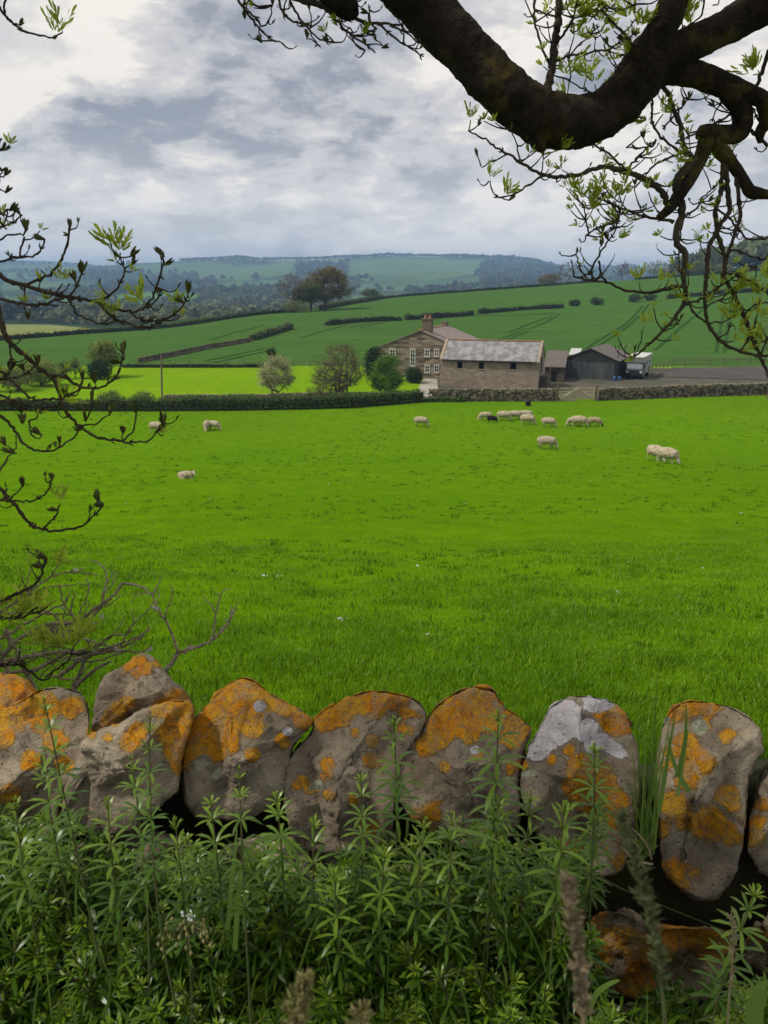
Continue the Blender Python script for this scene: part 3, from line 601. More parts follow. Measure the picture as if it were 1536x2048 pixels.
# ---- dry stone walls -----------------------------------------------------------
M_dry = mat('dry wall stone', (0.20, 0.158, 0.112), (0.045, 0.036, 0.027), 3.2, 0.95, 0.8, 9, lo=.42, hi=.60)
M_cope = mat('dry wall cope', (0.28, 0.23, 0.165), (0.08, 0.065, 0.045), 3.0, 0.95, 0.5, 9)
def resample(pts, step):
    pts = [Vector(p) for p in pts]; out = [pts[0]]
    for a, b in zip(pts[:-1], pts[1:]):
        n = max(1, int((b - a).length / step)); out += [a.lerp(b, (k + 1) / n) for k in range(n)]
    return out
def dry_wall(name, pts, h, label, stone=0.42, th=0.5, mats=None):
    """pts on the ground; courses of irregular stones with upright copes"""
    base = Vector(pts[0]); root = thing(name, base, label, 'wall')
    body = MB(); cope = MB()
    line = resample(pts, stone)
    for a, b in zip(line[:-1], line[1:]):
        d = (b - a); L = math.hypot(d.x, d.y); rz = math.atan2(d.y, d.x); c = (a + b) / 2
        z = float(H(c.x, c.y)); hh = h + rng.uniform(-.04, .04); rows = max(2, int(h / 0.19)); rh = hh / rows
        for r in range(rows):
            off = (r % 2) * L / 2 + rng.uniform(-.06, .06)
            o = Vector((math.cos(rz), math.sin(rz), 0)) * off
            body.box(Vector((c.x, c.y, z + rh * (r + .5) - 0.1)) + o, (L * rng.uniform(.93, 1.08), th * (1.12 - .25 * r / rows) + rng.uniform(-.06, .06), rh * rng.uniform(.82, 1.0)), rz + rng.uniform(-.06, .06), 0, None, 0.045)
        k = 0
        while k < L:
            wd = rng.uniform(.12, .3); o = Vector((math.cos(rz), math.sin(rz), 0)) * (k + wd / 2 - L / 2)
            cope.box(Vector((c.x, c.y, z + hh + 0.02)) + o, (wd, th * .8, rng.uniform(.2, .34)), rz + rng.uniform(-.15, .15), 0, None, 0.035); k += wd
    body.build('courses', (mats or (M_dry, M_cope))[0], root); cope.build('coping', (mats or (M_dry, M_cope))[1], root); return root
Lw = lambda us, off=0.0: [GY(u, float(hedge_line(u)) + off) for u in us]
dry_wall('dry_stone_wall', Lw([858, 900, 960, 1040, 1112], .25), 1.0, 'dry stone wall in front of the stone barn, left of the gate')
dry_wall('dry_stone_wall', Lw([1194, 1250, 1350, 1450, 1560, 1700], .25), 1.0, 'dry stone wall running right from the gate towards the arena')
dry_wall('dry_stone_wall', [GY(u, 71.0 + (u - 330) * .0018) for u in (330, 500, 650, 842)], 0.75, 'dark low stone wall behind the long field hedge')
# field wall climbing the hill
dry_wall('dry_stone_wall', [G(277, 726), G(350, 712), G(420, 697), G(500, 684)], .55, 'dark stone wall climbing the green crop field below the hedge', 0.8, 0.5, (M_dry, mat('dark mossy cope', (0.12, 0.105, 0.06), (0.05, 0.05, 0.03), 2.0)))
# ---- gate -----------------------------------------------------------------------
ga, gb = GY(1116, 72.35), GY(1189, 72.75)
gt = thing('field_gate', ga, 'pale wooden five bar field gate between two stone walls', 'gate')
d = gb - ga; L = d.length; ux = d.normalized(); rz = math.atan2(ux.y, ux.x)
for k, z in enumerate((0.22, 0.42, 0.64, 0.9, 1.22)):
    mb = MB(); c = ga + ux * (L / 2); mb.box((c.x, c.y, c.z + z), (L - .16, 0.04, 0.095), rz); mb.build('bar', M_pwood, gt)
for x in (0.1, L / 2, L - 0.1): mb = MB(); c = ga + ux * x; mb.box((c.x, c.y - .045, c.z + .73), (0.09, 0.045, 1.1), rz); mb.build('stile', M_pwood, gt)
for x0, x1 in ((0.12, L / 2), (L - 0.12, L / 2)):
    mb = MB(); mb.tube([ga + ux * x0 + Vector((0, -.05, .25)), ga + ux * x1 + Vector((0, -.05, 1.2))], 0.04, 4); mb.build('brace', M_pwood, gt)
for x in (-0.09, L + 0.09): mb = MB(); c = ga + ux * x; mb.box((c.x, c.y, c.z + .6), (0.17, 0.17, 1.7), rz, 0, None, .01); mb.build('gate_post', M_dwood, gt)
# ---- fences -----------------------------------------------------------------------
def rail_fence(name, pts, label, h=1.1, rails=(0.45, 0.78, 1.05), gap=1.9, m=None, rr=0.035, post=0.05):
    root = thing(name, pts[0], label, 'fence'); line = resample(pts, gap); m = m or M_dwood
    for i, p in enumerate(line):
        z = float(H(p.x, p.y)); mb = MB(); mb.tube([(p.x, p.y, z - .25), (p.x, p.y, z + h + rng.uniform(-.03, .05))], post, 6); mb.build('post', m, root)
    for r in rails:
        mb = MB(); mb.tube([(p.x, p.y - post * .9, float(H(p.x, p.y)) + r + rng.uniform(-.02, .02)) for p in line], rr, 4); mb.build('rail', m, root)
    return root
rail_fence('rail_fence', [GY(1296, 92), GY(1318, 97), GY(1343, 102.5), GY(1420, 104), GY(1500, 105.5), GY(1640, 107)], 'grey wooden rail fence round the riding arena', 1.25)
M_wire = mat('fence wire', (0.10, 0.09, 0.08), rough=0.6)
rail_fence('wire_fence', [GY(u, 101.6) for u in (300, 420, 520, 620, 745)], 'thin post and wire fence along the far edge of the bright meadow', 1.0, (0.5, 0.9), 2.0, M_dwood, 0.016, 0.04)
rail_fence('rail_fence', [GY(596, 72.3), GY(642, 72.4)], 'short broken wooden rail fence under the twiggy tree', 0.8, (0.4, 0.7), 0.9)
rail_fence('rail_fence', [GY(818, 73.4), GY(858, 73.0)], 'short grey rail fence at the end of the farm drive', 0.75, (0.3, 0.6), 0.9)
mb = MB(); c = GY(788, 73.5); mb.box(c + Vector((0, 0, .45)), (1.5, .08, .75)); tag(mb.build('wooden_panel', mat('brown panel', (0.10, 0.06, 0.035), (0.14, 0.09, 0.05), 3)), 'small brown wooden panel under the bright green tree', 'panel')
# ---- poles -----------------------------------------------------------------------
for u, vt, Y, lab in ((324, 706, 72.0, 'leaning grey wooden utility pole in the bright meadow'), (693.5, 690, 74.0, 'wooden utility pole against the twiggy brown tree')):
    b = GY(u, Y); top = P(u - 1.5 if u < 400 else u, vt, Y); r = thing('utility_pole', b, lab, 'utility pole', 'utility poles')
    mb = MB(); mb.tube([b - Vector((0, 0, .4)), b.lerp(top, .5), top], [.10, .09, .075], 8); mb.build('pole', M_dwood, r)
    mb = MB(); mb.box(top - Vector((0, 0, .22)), (.32, .07, .07)); mb.box(top - Vector((.13, 0, .12)), (.05, .05, .16)); mb.box(top - Vector((-.13, 0, .12)), (.05, .05, .16)); mb.build('insulator_bracket', M_black, r)
# ---- arena and drive -----------------------------------------------------------------
def sheet(name, pts, m, lift=0.03, sub=14):
    a, b, c, d = [Vector(p) for p in pts]; mb = MB(); V = []
    for i in range(sub + 1):
        for j in range(sub + 1):
            p = a.lerp(b, i / sub).lerp(d.lerp(c, i / sub), j / sub); V.append((p.x, p.y, float(H(p.x, p.y)) + lift))
    mb.add(V, [(i * (sub + 1) + j, (i + 1) * (sub + 1) + j, (i + 1) * (sub + 1) + j + 1, i * (sub + 1) + j + 1) for i in range(sub) for j in range(sub)])
    return tag(mb.build(name, m, smooth=True), kind='structure')
M_arena = mat('arena sand', (0.075, 0.062, 0.052), (0.05, 0.042, 0.036), 0.5, 0.95, 0.2, 5)
sheet('riding_arena', [GY(1306, 92), GY(1720, 86), GY(1720, 105), GY(1348, 102)], M_arena, .05)
sheet('drive', [GY(826, 73), GY(878, 73.3), GY(874, 90), GY(846, 90)], mat('drive gravel', (0.36, 0.33, 0.28), (0.26, 0.25, 0.2), .6, .95), .04)
sheet('lawn', [GY(690, 74.5), GY(834, 74), GY(852, 95), GY(700, 100)], M_mead, .02)
# wheel tracks in the crop
M_track = mat('wheel track', (0.022, 0.058, 0.010), (0.030, 0.078, 0.013), 0.3, 0.95, spec=0.0)
def ribbon(pts, wd):
    g = [G(u, v, 90, 400) for u, v in pts]; g = resample(g, 1.5); mb = MB(); V = []
    for i, p in enumerate(g):
        q = g[min(i + 1, len(g) - 1)] - g[max(i - 1, 0)]; n = Vector((-q.y, q.x, 0)).normalized() * wd / 2 * rng.uniform(.75, 1.25)
        for k in (-1, 1): x, y = p.x + n.x * k, p.y + n.y * k; V.append((x, y, float(H(x, y)) + 0.05))
    return V
mb = MB()
for pts in ([(1163,705),(1195,682),(1222,666),(1250,650),(1268,632),(1285,612)], [(1180,705),(1212,682),(1240,664),(1262,648),(1281,630),(1298,609)], [(1040,660),(1062,657),(1087,647),(1108,636),(1119,628)], [(1020,664),(1050,652),(1082,640),(1105,632)],
            [(700,655),(730,648),(760,640)], [(720,656),(748,649),(778,642)], [(860,640),(900,634),(950,631),(1000,631),(1060,629),(1108,627)], [(410,722),(470,710),(530,697)], [(425,726),(490,712),(545,700)], [(420,680),(470,665),(530,650)], [(1450,610),(1440,660),(1432,705)], [(1462,610),(1455,660),(1449,705)], [(940,700),(990,682),(1040,664)], [(600,676),(640,664),(690,652)], [(960,700),(1010,682),(1058,662)], [(1310,700),(1380,640),(1430,600)]):
    V = ribbon(pts, 0.55); n = len(V) // 2; mb.add(V, [(2 * i, 2 * i + 1, 2 * i + 3, 2 * i + 2) for i in range(n - 1)])
tag(mb.build('wheel_tracks', M_track), kind='structure')
mb = MB(); c = GY(1056, 69.5); mb.tube([c + Vector((0, 0, z)) for z in (-.03, .02, .36, .40)], [.19, .22, .26, .25], 12); tag(mb.build('feed_bucket', M_black), 'small black feed bucket standing on the grass below the wall', 'bucket')
# ---- far farm buildings -----------------------------------------------------------
def far_barn(u, Y, wd, dp, h, phi, label, wallm, roofm):
    f_ = Frame(GY(u, Y), phi); r = thing('far_barn', f_.o, label, 'barn'); mb = MB(); f_.box(mb, 0, wd, 0, dp, -1, h); mb.build('wall', wallm, r)
    mb = MB(); roof_slopes(f_, mb, -0.2, dp / 2, dp + .2, h, h + dp * .22, h, -.2, wd + .2, 'x', .1); mb.build('roof', roofm, r)
    mb = MB(); f_.box(mb, wd * .2, wd * .8, -0.05, -0.005, 0, h * .7); mb.build('door', M_black, r)
far_barn(175, 470, 9, 6, 6.4, 5, 'white roofed barn among valley trees on the left', mat('far wall', (0.30, 0.29, 0.27)), M_white)
far_barn(160, 462, 14, 5, 1.6, 0, 'long low pale shed in front of the valley barn', M_white, mat('far grey roof', (0.3, 0.3, 0.3)))
# ================================================================== SHEEP
def wool_mat(name, c1, c2):
    return mat(name, c1, c2, 9.0, 0.95, 1.0, 28, spec=0.05)
M_wool = wool_mat('cream wool', (0.50, 0.42, 0.30), (0.30, 0.245, 0.17)); M_face = mat('pale sheep face', (0.55, 0.48, 0.38), rough=0.9)
M_woolb = wool_mat('black wool', (0.028, 0.021, 0.017), (0.014, 0.011, 0.010)); M_faceb = mat('black sheep face', (0.012, 0.010, 0.009), rough=0.9)
M_woolg = wool_mat('tan wool', (0.40, 0.32, 0.20), (0.28, 0.22, 0.14)); M_leg = mat('sheep leg', (0.16, 0.125, 0.095), rough=0.9)
def blob_mesh(name, balls, voxel, mats, face_fn, woolamp=0.012):
    """balls/capsules -> one continuous surface. balls: (p0, r0, p1, r1)"""
    bm = bmesh.new()
    for (p0, r0, p1, r1) in balls:
        p0, p1 = Vector(p0), Vector(p1); n = max(2, int((p1 - p0).length / (0.45 * min(r0, r1))) + 1)
        for k in range(n):
            t = k / (n - 1); bmesh.ops.create_icosphere(bm, subdivisions=2, radius=r0 + (r1 - r0) * t, matrix=Matrix.Translation(p0.lerp(p1, t)))
    me = bpy.data.meshes.new('tmp'); bm.to_mesh(me); bm.free()
    o = bpy.data.objects.new('tmp', me); COL.objects.link(o)
    md = o.modifiers.new('r', 'REMESH'); md.mode = 'VOXEL'; md.voxel_size = voxel
    sm = o.modifiers.new('s', 'SMOOTH'); sm.iterations = 3; sm.factor = 0.5
    dg = bpy.context.evaluated_depsgraph_get(); dg.update()
    out = bpy.data.meshes.new_from_object(o.evaluated_get(dg)); out.name = name
    bpy.data.objects.remove(o); bpy.data.meshes.remove(me)
    out.materials.clear()
    for m in mats: out.materials.append(m)
    for v in out.vertices:
        if face_fn(v.co) == 0: v.co += v.normal * (mnoise.noise(v.co * 14) * woolamp + mnoise.noise(v.co * 34) * woolamp * .5)
    for p in out.polygons: p.material_index = face_fn(p.center); p.use_smooth = True
    return out
# sheep faces +x, feet at z=0; about 1.05 m long
def sheep_balls(pose, stride=0.0, fat=1.0):
    b = []; f = fat * 1.13
    if pose == 'graze':
        b += [((-0.34, 0, .53), .215 * f, (0.0, 0, .53), .25 * f), ((0.0, 0, .53), .25 * f, (0.30, 0, .515), .215 * f), ((0.30, 0, .55), .17 * f, (0.50, 0, .38), .115), ((0.48, 0, .36), .105, (0.58, 0, .20), .085), ((0.575, 0, .21), .075, (0.655, 0, .065), .045),
              ((-0.5, 0, .5), .05, (-0.56, 0, .38), .03)]
        legs = [(0.26, .12, stride), (0.26, -.12, -stride), (-0.34, .12, -stride), (-0.34, -.12, stride)]
        for i, (x, y, s) in enumerate(legs):
            if i < 2: b += [((x, y, .42), .085, (x + s * .4, y, .24), .046), ((x + s * .4, y, .24), .040, (x + s, y, .03), .032)]
            else: b += [((x + .02, y, .42), .11, (x - .05 + s * .5, y, .24), .05), ((x - .05 + s * .5, y, .24), .042, (x + s, y, .03), .032)]
        for y in (.085, -.085): b += [((0.555, y * .8, .255), .03, (0.53, y * 1.9, .23), .018)]
    elif pose == 'up':
        b += [((-0.34, 0, .53), .215 * f, (0.0, 0, .53), .25 * f), ((0.0, 0, .53), .25 * f, (0.30, 0, .53), .21 * f), ((0.32, 0, .58), .15, (0.48, 0, .76), .10), ((0.48, 0, .79), .085, (0.64, 0, .72), .048), ((-0.5, 0, .5), .05, (-0.56, 0, .38), .03)]
        for x in (0.26, -0.34):
            for y in (.12, -.12): b += [((x, y, .42), .09, (x, y, .22), .046), ((x, y, .22), .04, (x, y, .03), .032)]
        for y in (.085, -.085): b += [((0.47, y, .85), .03, (0.44, y * 2, .84), .018)]
    else:
        b += [((-0.32, 0, .20), .20, (0.0, 0, .235), .235), ((0.0, 0, .235), .235, (0.25, 0, .22), .19), ((0.26, -.02, .28), .14, (0.40, -.07, .40), .095), ((0.41, -.09, .41), .085, (0.52, -.20, .33), .05), ((0.22, -.16, .06), .05, (0.42, -.14, .035), .035), ((-0.25, -.2, .08), .09, (-0.05, -.24, .04), .04)]
        for y in (.085, -.085): b += [((0.40 + y * .3, -.07 + y, .47), .028, (0.39 + y * .6, -.07 + y * 2.0, .46), .017)]
    return b
def sheep_face(pose):
    if pose == 'graze': return lambda c: 1 if (c.x > .535 and c.z < .31 and not (c.z > .26 and abs(c.y) < .04)) else (2 if c.z < .235 and abs(c.y) > .045 and c.x < .45 else 0)
    if pose == 'up': return lambda c: 1 if c.x > .47 and c.z > .62 else (2 if c.z < .235 else 0)
    return lambda c: 1 if c.x > .40 and c.z > .26 else (2 if c.z < .05 and c.y < -.1 else 0)
def mk(pose, mats, **kw): return blob_mesh('sheep_body', sheep_balls(pose, **kw), 0.03, mats, sheep_face(pose))
SM = {'a': mk('graze', [M_wool, M_face, M_leg], stride=0.05), 'b': mk('graze', [M_wool, M_face, M_face], stride=-0.09, fat=1.1), 'c': mk('graze', [M_wool, M_face, M_leg], stride=0.10, fat=0.94),
      'k': mk('graze', [M_woolb, M_faceb, M_faceb], stride=0.05, fat=.95), 't': mk('graze', [M_woolg, M_faceb, M_faceb], stride=0.11, fat=.82), 'l': mk('lie', [M_wool, M_face, M_leg])}
FLOCK = [  # mesh, u, v of the feet, heading (deg, 0 = right in the picture), scale, label
 ('a', 842, 853, -12, 0.98, 'lone cream sheep grazing far from the flock, below the short rail fence'),
 ('c', 970, 841, 175, 0.92, 'cream sheep grazing behind the black sheep'),
 ('k', 984, 845, -10, 0.72, 'small black sheep grazing at the left of the flock'),
 ('b', 1008, 841, -8, 0.98, 'cream sheep grazing first to the right of the black sheep'),
 ('a', 1030, 839.5, -5, 0.98, 'cream sheep grazing in the tight middle of the far flock'),
 ('c', 1051, 839, -4, 1.0, 'rearmost cream sheep of the tight cluster, partly behind another'),
 ('b', 1055, 849, -14, 1.0, 'cream sheep grazing in front of the tight cluster'),
 ('a', 1097, 854, -18, 0.95, 'cream sheep grazing alone under the field gate'),
 ('c', 1145, 851, 190, 0.85, 'pale sheep half hidden behind a larger grazing sheep'),
 ('b', 1157, 853.5, -14, 1.06, 'large cream sheep covering a smaller one behind it'),
 ('t', 1188, 853, -16, 1.0, 'thin tan sheep with dark legs and dark head at the right of the flock'),
 ('c', 1093, 898, -12, 1.04, 'cream sheep with darker legs grazing alone in mid field'),
 ('b', 1311, 921, -65, 1.0, 'woolly sheep standing behind the nearest grazing sheep'),
 ('b', 1333, 926.5, -42, 1.0, 'nearest big woolly sheep grazing in front of its mate'),
 ('l', 374, 957, -6, 0.72, 'pale lamb lying down in the grass with its head raised'),
 ('a', 414, 861, -88, 0.95, 'sheep facing the viewer, left one of the far pair'),
 ('c', 429, 860.5, -25, 0.95, 'sheep turned to the right, right one of the far pair'),
 ('b', 313, 864, -20, 0.95, 'cream sheep grazing behind the hanging twig at left')]
for kind, u, v, hd, sc, lab in FLOCK:
    o = bpy.data.objects.new('sheep', SM[kind]); COL.objects.link(o)
    g = G(u, v); o.location = g - Vector((0, 0, .02)); o.rotation_euler = (0, 0, R(hd)); o.scale = (sc,) * 3
    tag(o, lab, 'lamb' if kind == 'l' else 'sheep', 'sheep grazing in the pasture')
# ================================================================== VEGETATION (middle distance)
def leaf_mat(name, c1, c2, c3=None, trans=0.35, rough=0.6, spec=0.25):
    """leaf colour varies leaf by leaf through the 'hue' attribute"""
    m = bpy.data.materials.new(name); m.use_nodes = True; t = NT(m.node_tree)
    h = t.n('ShaderNodeAttribute', attribute_name='hue').outputs['Fac']
    c = t.mix(t.ramp(h, 0.0, 1.0), (*c1, 1), (*c2, 1))
    if c3: c = t.mix(t.ramp(h, 0.86, 0.96), c, (*c3, 1))
    b = t.n('ShaderNodeBsdfPrincipled', ins={'Base Color': c, 'Roughness': rough, 'Specular IOR Level': spec})
    tr = t.n('ShaderNodeBsdfTranslucent', ins={'Color': c})
    o = t.n('ShaderNodeMixShader', ins={0: trans, 1: b.outputs[0], 2: tr.outputs[0]})
    t.t.links.new(o.outputs[0], t.n('ShaderNodeOutputMaterial').inputs[0]); return m
M_bark = mat('bark', (0.085, 0.07, 0.052), (0.045, 0.037, 0.028), 4.0, 0.95, 0.5, 14)
M_twig = mat('pale twigs', (0.16, 0.125, 0.095), (0.10, 0.08, 0.06), 3.0, 0.95)
M_lf_bright = leaf_mat('fresh leaf', (0.06, 0.15, 0.018), (0.13, 0.26, 0.03))
M_lf_dark = leaf_mat('dark leaf', (0.020, 0.042, 0.012), (0.045, 0.085, 0.02))
M_lf_olive = leaf_mat('olive leaf', (0.10, 0.125, 0.032), (0.20, 0.22, 0.06))
M_lf_blos = leaf_mat('blossom leaf', (0.20, 0.23, 0.08), (0.48, 0.47, 0.27))
M_lf_brown = leaf_mat('bronze leaf', (0.105, 0.088, 0.028), (0.215, 0.175, 0.052))
M_lf_green = leaf_mat('mid leaf', (0.055, 0.085, 0.020), (0.12, 0.15, 0.035))
M_lf_yel = leaf_mat('yellow leaf', (0.11, 0.17, 0.03), (0.26, 0.31, 0.06))
M_hedge = leaf_mat('hedge leaf', (0.026, 0.055, 0.010), (0.11, 0.19, 0.028))
M_hedgeh = leaf_mat('hill hedge leaf', (0.022, 0.042, 0.012), (0.075, 0.11, 0.026))
def leaf_tris(C, size, up=0.0, quad=False):
    """random little leaf faces at centres C (n,3)"""
    n = len(C); a = rng.normal(size=(n, 3)); a[:, 2] *= 0.8; a /= np.linalg.norm(a, axis=1)[:, None]
    b = rng.normal(size=(n, 3)); b -= a * (a * b).sum(1)[:, None]; b /= np.linalg.norm(b, axis=1)[:, None]
    s = (size * rng.uniform(.6, 1.4, n))[:, None] if np.ndim(size) == 0 else np.asarray(size)[:, None]
    V = np.stack([C - a * s * .5 - b * s * .32, C - a * s * .4 + b * s * .34, C + a * s * .62], 1).reshape(-1, 3)
    return V, np.arange(n * 3).reshape(n, 3)
def skeleton(base, top_h, attract, jit=0.06, n_in=3):
    """branching structure reaching every attractor; returns polylines and radii"""
    base = np.array(base, float); nodes = [base]; par = [-1]
    for k in range(1, 6):
        nodes.append(base + np.array([0, 0, top_h * k / 5]) + rng.normal(size=3) * top_h * 0.02); par.append(len(nodes) - 2)
    hub = nodes[-1]
    for p in sorted([np.array(a) for a in attract], key=lambda a: np.linalg.norm(a - hub)):
        N = np.array(nodes[3:]); d = np.linalg.norm(N - p, axis=1) + 0.35 * np.maximum(0, N[:, 2] - p[2])
        i = int(np.argmin(d)) + 3; a = nodes[i]; L = np.linalg.norm(p - a)
        for k in range(1, n_in + 1):
            t = k / n_in; q = a + (p - a) * t + rng.normal(size=3) * L * jit * (1 if k < n_in else 0) + np.array([0, 0, -0.12 * L * math.sin(math.pi * t) * 0.5])
            nodes.append(q); par.append(i if k == 1 else len(nodes) - 2)
    w_ = np.zeros(len(nodes))
    for i in range(len(nodes) - 1, 0, -1):
        w_[i] += 1.0 if w_[i] == 0 else 0.0; w_[par[i]] += w_[i]
    return nodes, par, w_
def build_tree(name, base, ells, label, cat, leafm, nleaf=3000, leaf=0.22, nattr=110, trunk_h=1.2, rad=0.16, barkm=None, group=None, cluster=0.5, tip=0.012, extra=None, stems=1, twigs=0):
    """ells: crown ellipsoids (dx, dy, z, rx, ry, rz, weight) relative to the base"""
    barkm = barkm or M_bark; root = thing(name, base, label, cat, group); base = np.array(base)
    wts = np.array([e[6] for e in ells], float); wts /= wts.sum(); pts = []
    for e, k in zip(ells, (wts * nattr).astype(int) + 1):
        d = rng.normal(size=(k, 3)); d /= np.linalg.norm(d, axis=1)[:, None]; r = rng.uniform(.35, 1, k) ** 0.5
        pts.append(base + np.array(e[:3]) + d * r[:, None] * np.array(e[3:6]))
    pts = np.concatenate(pts)
    tk, br = MB(), MB()
    groups = np.arange(len(pts)) % stems
    for s_ in range(stems):
        o = np.array([rng.uniform(-.25, .25), rng.uniform(-.2, .2), -0.25]) if stems > 1 else np.array([0, 0, -.25])
        nodes, par, w_ = skeleton(base + o, trunk_h + .25, pts[groups == s_])
        wm = w_[0]
        for i in range(1, len(nodes)):
            r1 = max(tip, rad * (w_[par[i]] / wm) ** 0.5 / (stems ** .35)); r2 = max(tip * .8, rad * (w_[i] / wm) ** 0.5 / (stems ** .35))
            if i <= 5: (tk).tube([nodes[par[i]], nodes[i]], [r1 * (1.35 if i == 1 else 1.0), r2], 7, cap=False)
            else: (br).tube([nodes[par[i]], nodes[i]], [r1, r2], 5 if r1 > .03 else 3, cap=False)
    if twigs:
        for p in pts[rng.integers(0, len(pts), twigs)]:
            d = (p - base - np.array([0, 0, trunk_h])); d = d / np.linalg.norm(d) + rng.normal(size=3) * .45 + np.array([0, 0, .4]); d /= np.linalg.norm(d); L = rng.uniform(.5, 1.1) * cluster * 2
            q0 = p + rng.normal(size=3) * cluster * .4; br.tube([q0, q0 + d * L * .5 + rng.normal(size=3) * .05, q0 + d * L], [tip, tip * .8, tip * .5], 3, cap=False)
    tk.build('trunk', barkm, root); br.build('branches', barkm, root)
    if nleaf:
        c = pts[rng.integers(0, len(pts), nleaf)] + rng.normal(size=(nleaf, 3)) * cluster * np.array([1, 1, .7])
        c[:, 2] = np.maximum(c[:, 2], base[2] + .12)
        V, f = leaf_tris(c, leaf); hue = np.repeat(np.clip(rng.uniform(0, 1, nleaf) * .7 + fbm(c[:, 0] * .9 + 9, c[:, 2] * .9, 2, 31) * .9 + .15, 0, 1), 3)
        fast_mesh('crown', V, f, leafm, {'hue': hue}, parent=root)
    return root
def wpx(u0, u1, Y): return abs(u1 - u0) / F * Y
# farm trees: u centre, depth, (u0,u1,vtop,vbase)
def farm_tree(name, u, Y, u0, u1, vt, label, cat, leafm, crown_lo=0.25, **kw):
    b = GY(u, Y); top = CAMZ - drop(vt, Y) - b.z; w_ = wpx(u0, u1, Y) / 2; dx = wpx(0, (u0 + u1) / 2 - u, Y) * (1 if (u0 + u1) / 2 > u else -1)
    h0 = top * crown_lo; rz = (top - h0) / 2; zc = (top + h0) / 2
    e = [(dx, 0, zc, w_ * .86, w_ * .8, rz * .92, 5), (dx - w_ * .4, .1, zc - rz * .3, w_ * .5, w_ * .5, rz * .5, 1.5), (dx + w_ * .4, -.1, zc - rz * .25, w_ * .52, w_ * .5, rz * .5, 1.5), (dx + w_ * .1, 0, zc + rz * .5, w_ * .5, w_ * .5, rz * .45, 1.5)]
    return build_tree(name, b, e, label, cat, leafm, trunk_h=kw.pop('trunk_h', max(.35, h0 * .9)), **kw)
farm_tree('hawthorn_tree', 556, 72.6, 516, 592, 708, 'pale blossoming hawthorn tree between the two utility poles', 'tree', M_lf_blos, .22, nleaf=7000, leaf=.13, cluster=.24, rad=.10, twigs=90)
farm_tree('twiggy_tree', 678, 72.8, 622, 736, 684, 'round twiggy tree with brown stems and pale new leaf tips', 'tree', M_lf_olive, .12, nleaf=4600, leaf=.11, cluster=.28, rad=.2, stems=6, barkm=M_twig, nattr=330, twigs=700, tip=.011)
farm_tree('leafy_bush', 771, 74.5, 738, 808, 709, 'bright green leafy bush in front of the farmhouse gable', 'bush', M_lf_bright, .08, nleaf=6500, leaf=.15, cluster=.26, rad=.1, stems=3)
farm_tree('evergreen_bush', 745, 88, 730, 762, 696, 'dark evergreen bush at the left corner of the farmhouse', 'bush', M_lf_dark, .05, nleaf=4500, leaf=.2, cluster=.28, rad=.12)
farm_tree('evergreen_bush', 826, 86.0, 808, 846, 737, 'low dark rounded bush under the tall stair window', 'bush', M_lf_dark, .02, nleaf=3500, leaf=.14, cluster=.2, rad=.08, stems=3)
farm_tree('leafy_tree', 212, 92, 180, 242, 681, 'yellow green tree at the left end of the bright meadow', 'tree', M_lf_yel, .25, nleaf=5500, leaf=.2, cluster=.32, rad=.15)
farm_tree('evergreen_bush', 195, 90, 176, 220, 722, 'dark foliage standing for the shaded lower left of the yellow green tree', 'bush', M_lf_dark, .03, nleaf=3500, leaf=.19, cluster=.28, rad=.1, stems=2)  # shaded lower left of the tree, put in as separate dark foliage
farm_tree('olive_bush', 85, 84, 30, 135, 722, 'wide olive green bush at the far left behind the hedge', 'bush', M_lf_yel, .08, nleaf=5000, leaf=.18, cluster=.35, rad=.12, stems=4)
farm_tree('olive_bush', 35, 80, -20, 75, 735, 'olive bush cut by the left picture edge', 'bush', M_lf_olive, .08, nleaf=3000, leaf=.17, cluster=.32, rad=.12, stems=3)
farm_tree('young_tree', 128, 90, 113, 142, 722, 'slim young tree right of the wide olive bush', 'tree', M_lf_green, .2, nleaf=900, leaf=.14, cluster=.22, rad=.06, nattr=50)
farm_tree('young_tree', 151, 91, 138, 166, 715, 'slim pale young tree left of the yellow green tree', 'tree', M_lf_green, .2, nleaf=900, leaf=.14, cluster=.22, rad=.06, nattr=50)
for u, u0, u1, vt, lab in ((220, 195, 246, 783, 'low scrubby shrub at the left end of the long hedge'), (287, 266, 308, 784, 'low brown shrub behind the hedge by the leaning pole'), (640, 612, 668, 752, 'low brown scrub beside the twiggy tree')):
    farm_tree('scrub_bush', u, 71.3, u0, u1, vt, lab, 'bush', M_lf_olive if u > 250 else M_lf_green, .05, nleaf=1200, leaf=.12, cluster=.2, rad=.05, stems=4, barkm=M_twig, nattr=90, twigs=120)
farm_tree('sparse_tree', 1535, 74.0, 1470, 1640, 560, 'sparse olive tree standing by the yard wall at the right edge', 'tree', M_lf_olive, .22, nleaf=1300, leaf=.14, cluster=.5, rad=.075, barkm=M_twig, nattr=160, twigs=220)
# dark clump (a nest-like tuft) above the hawthorn
b = GY(546, 73.5); top = CAMZ - drop(698, 73.5)
build_tree('ivy_clad_stump', b, [(0, 0, top - b.z - .3, .34, .3, .42, 3), (0.05, 0, top - b.z - 1.2, .16, .16, .7, 1)], 'dark ivy clad dead stem standing up behind the hawthorn', 'stump', M_lf_dark, nleaf=900, leaf=.12, nattr=40, trunk_h=2.6, rad=.10, cluster=.12)
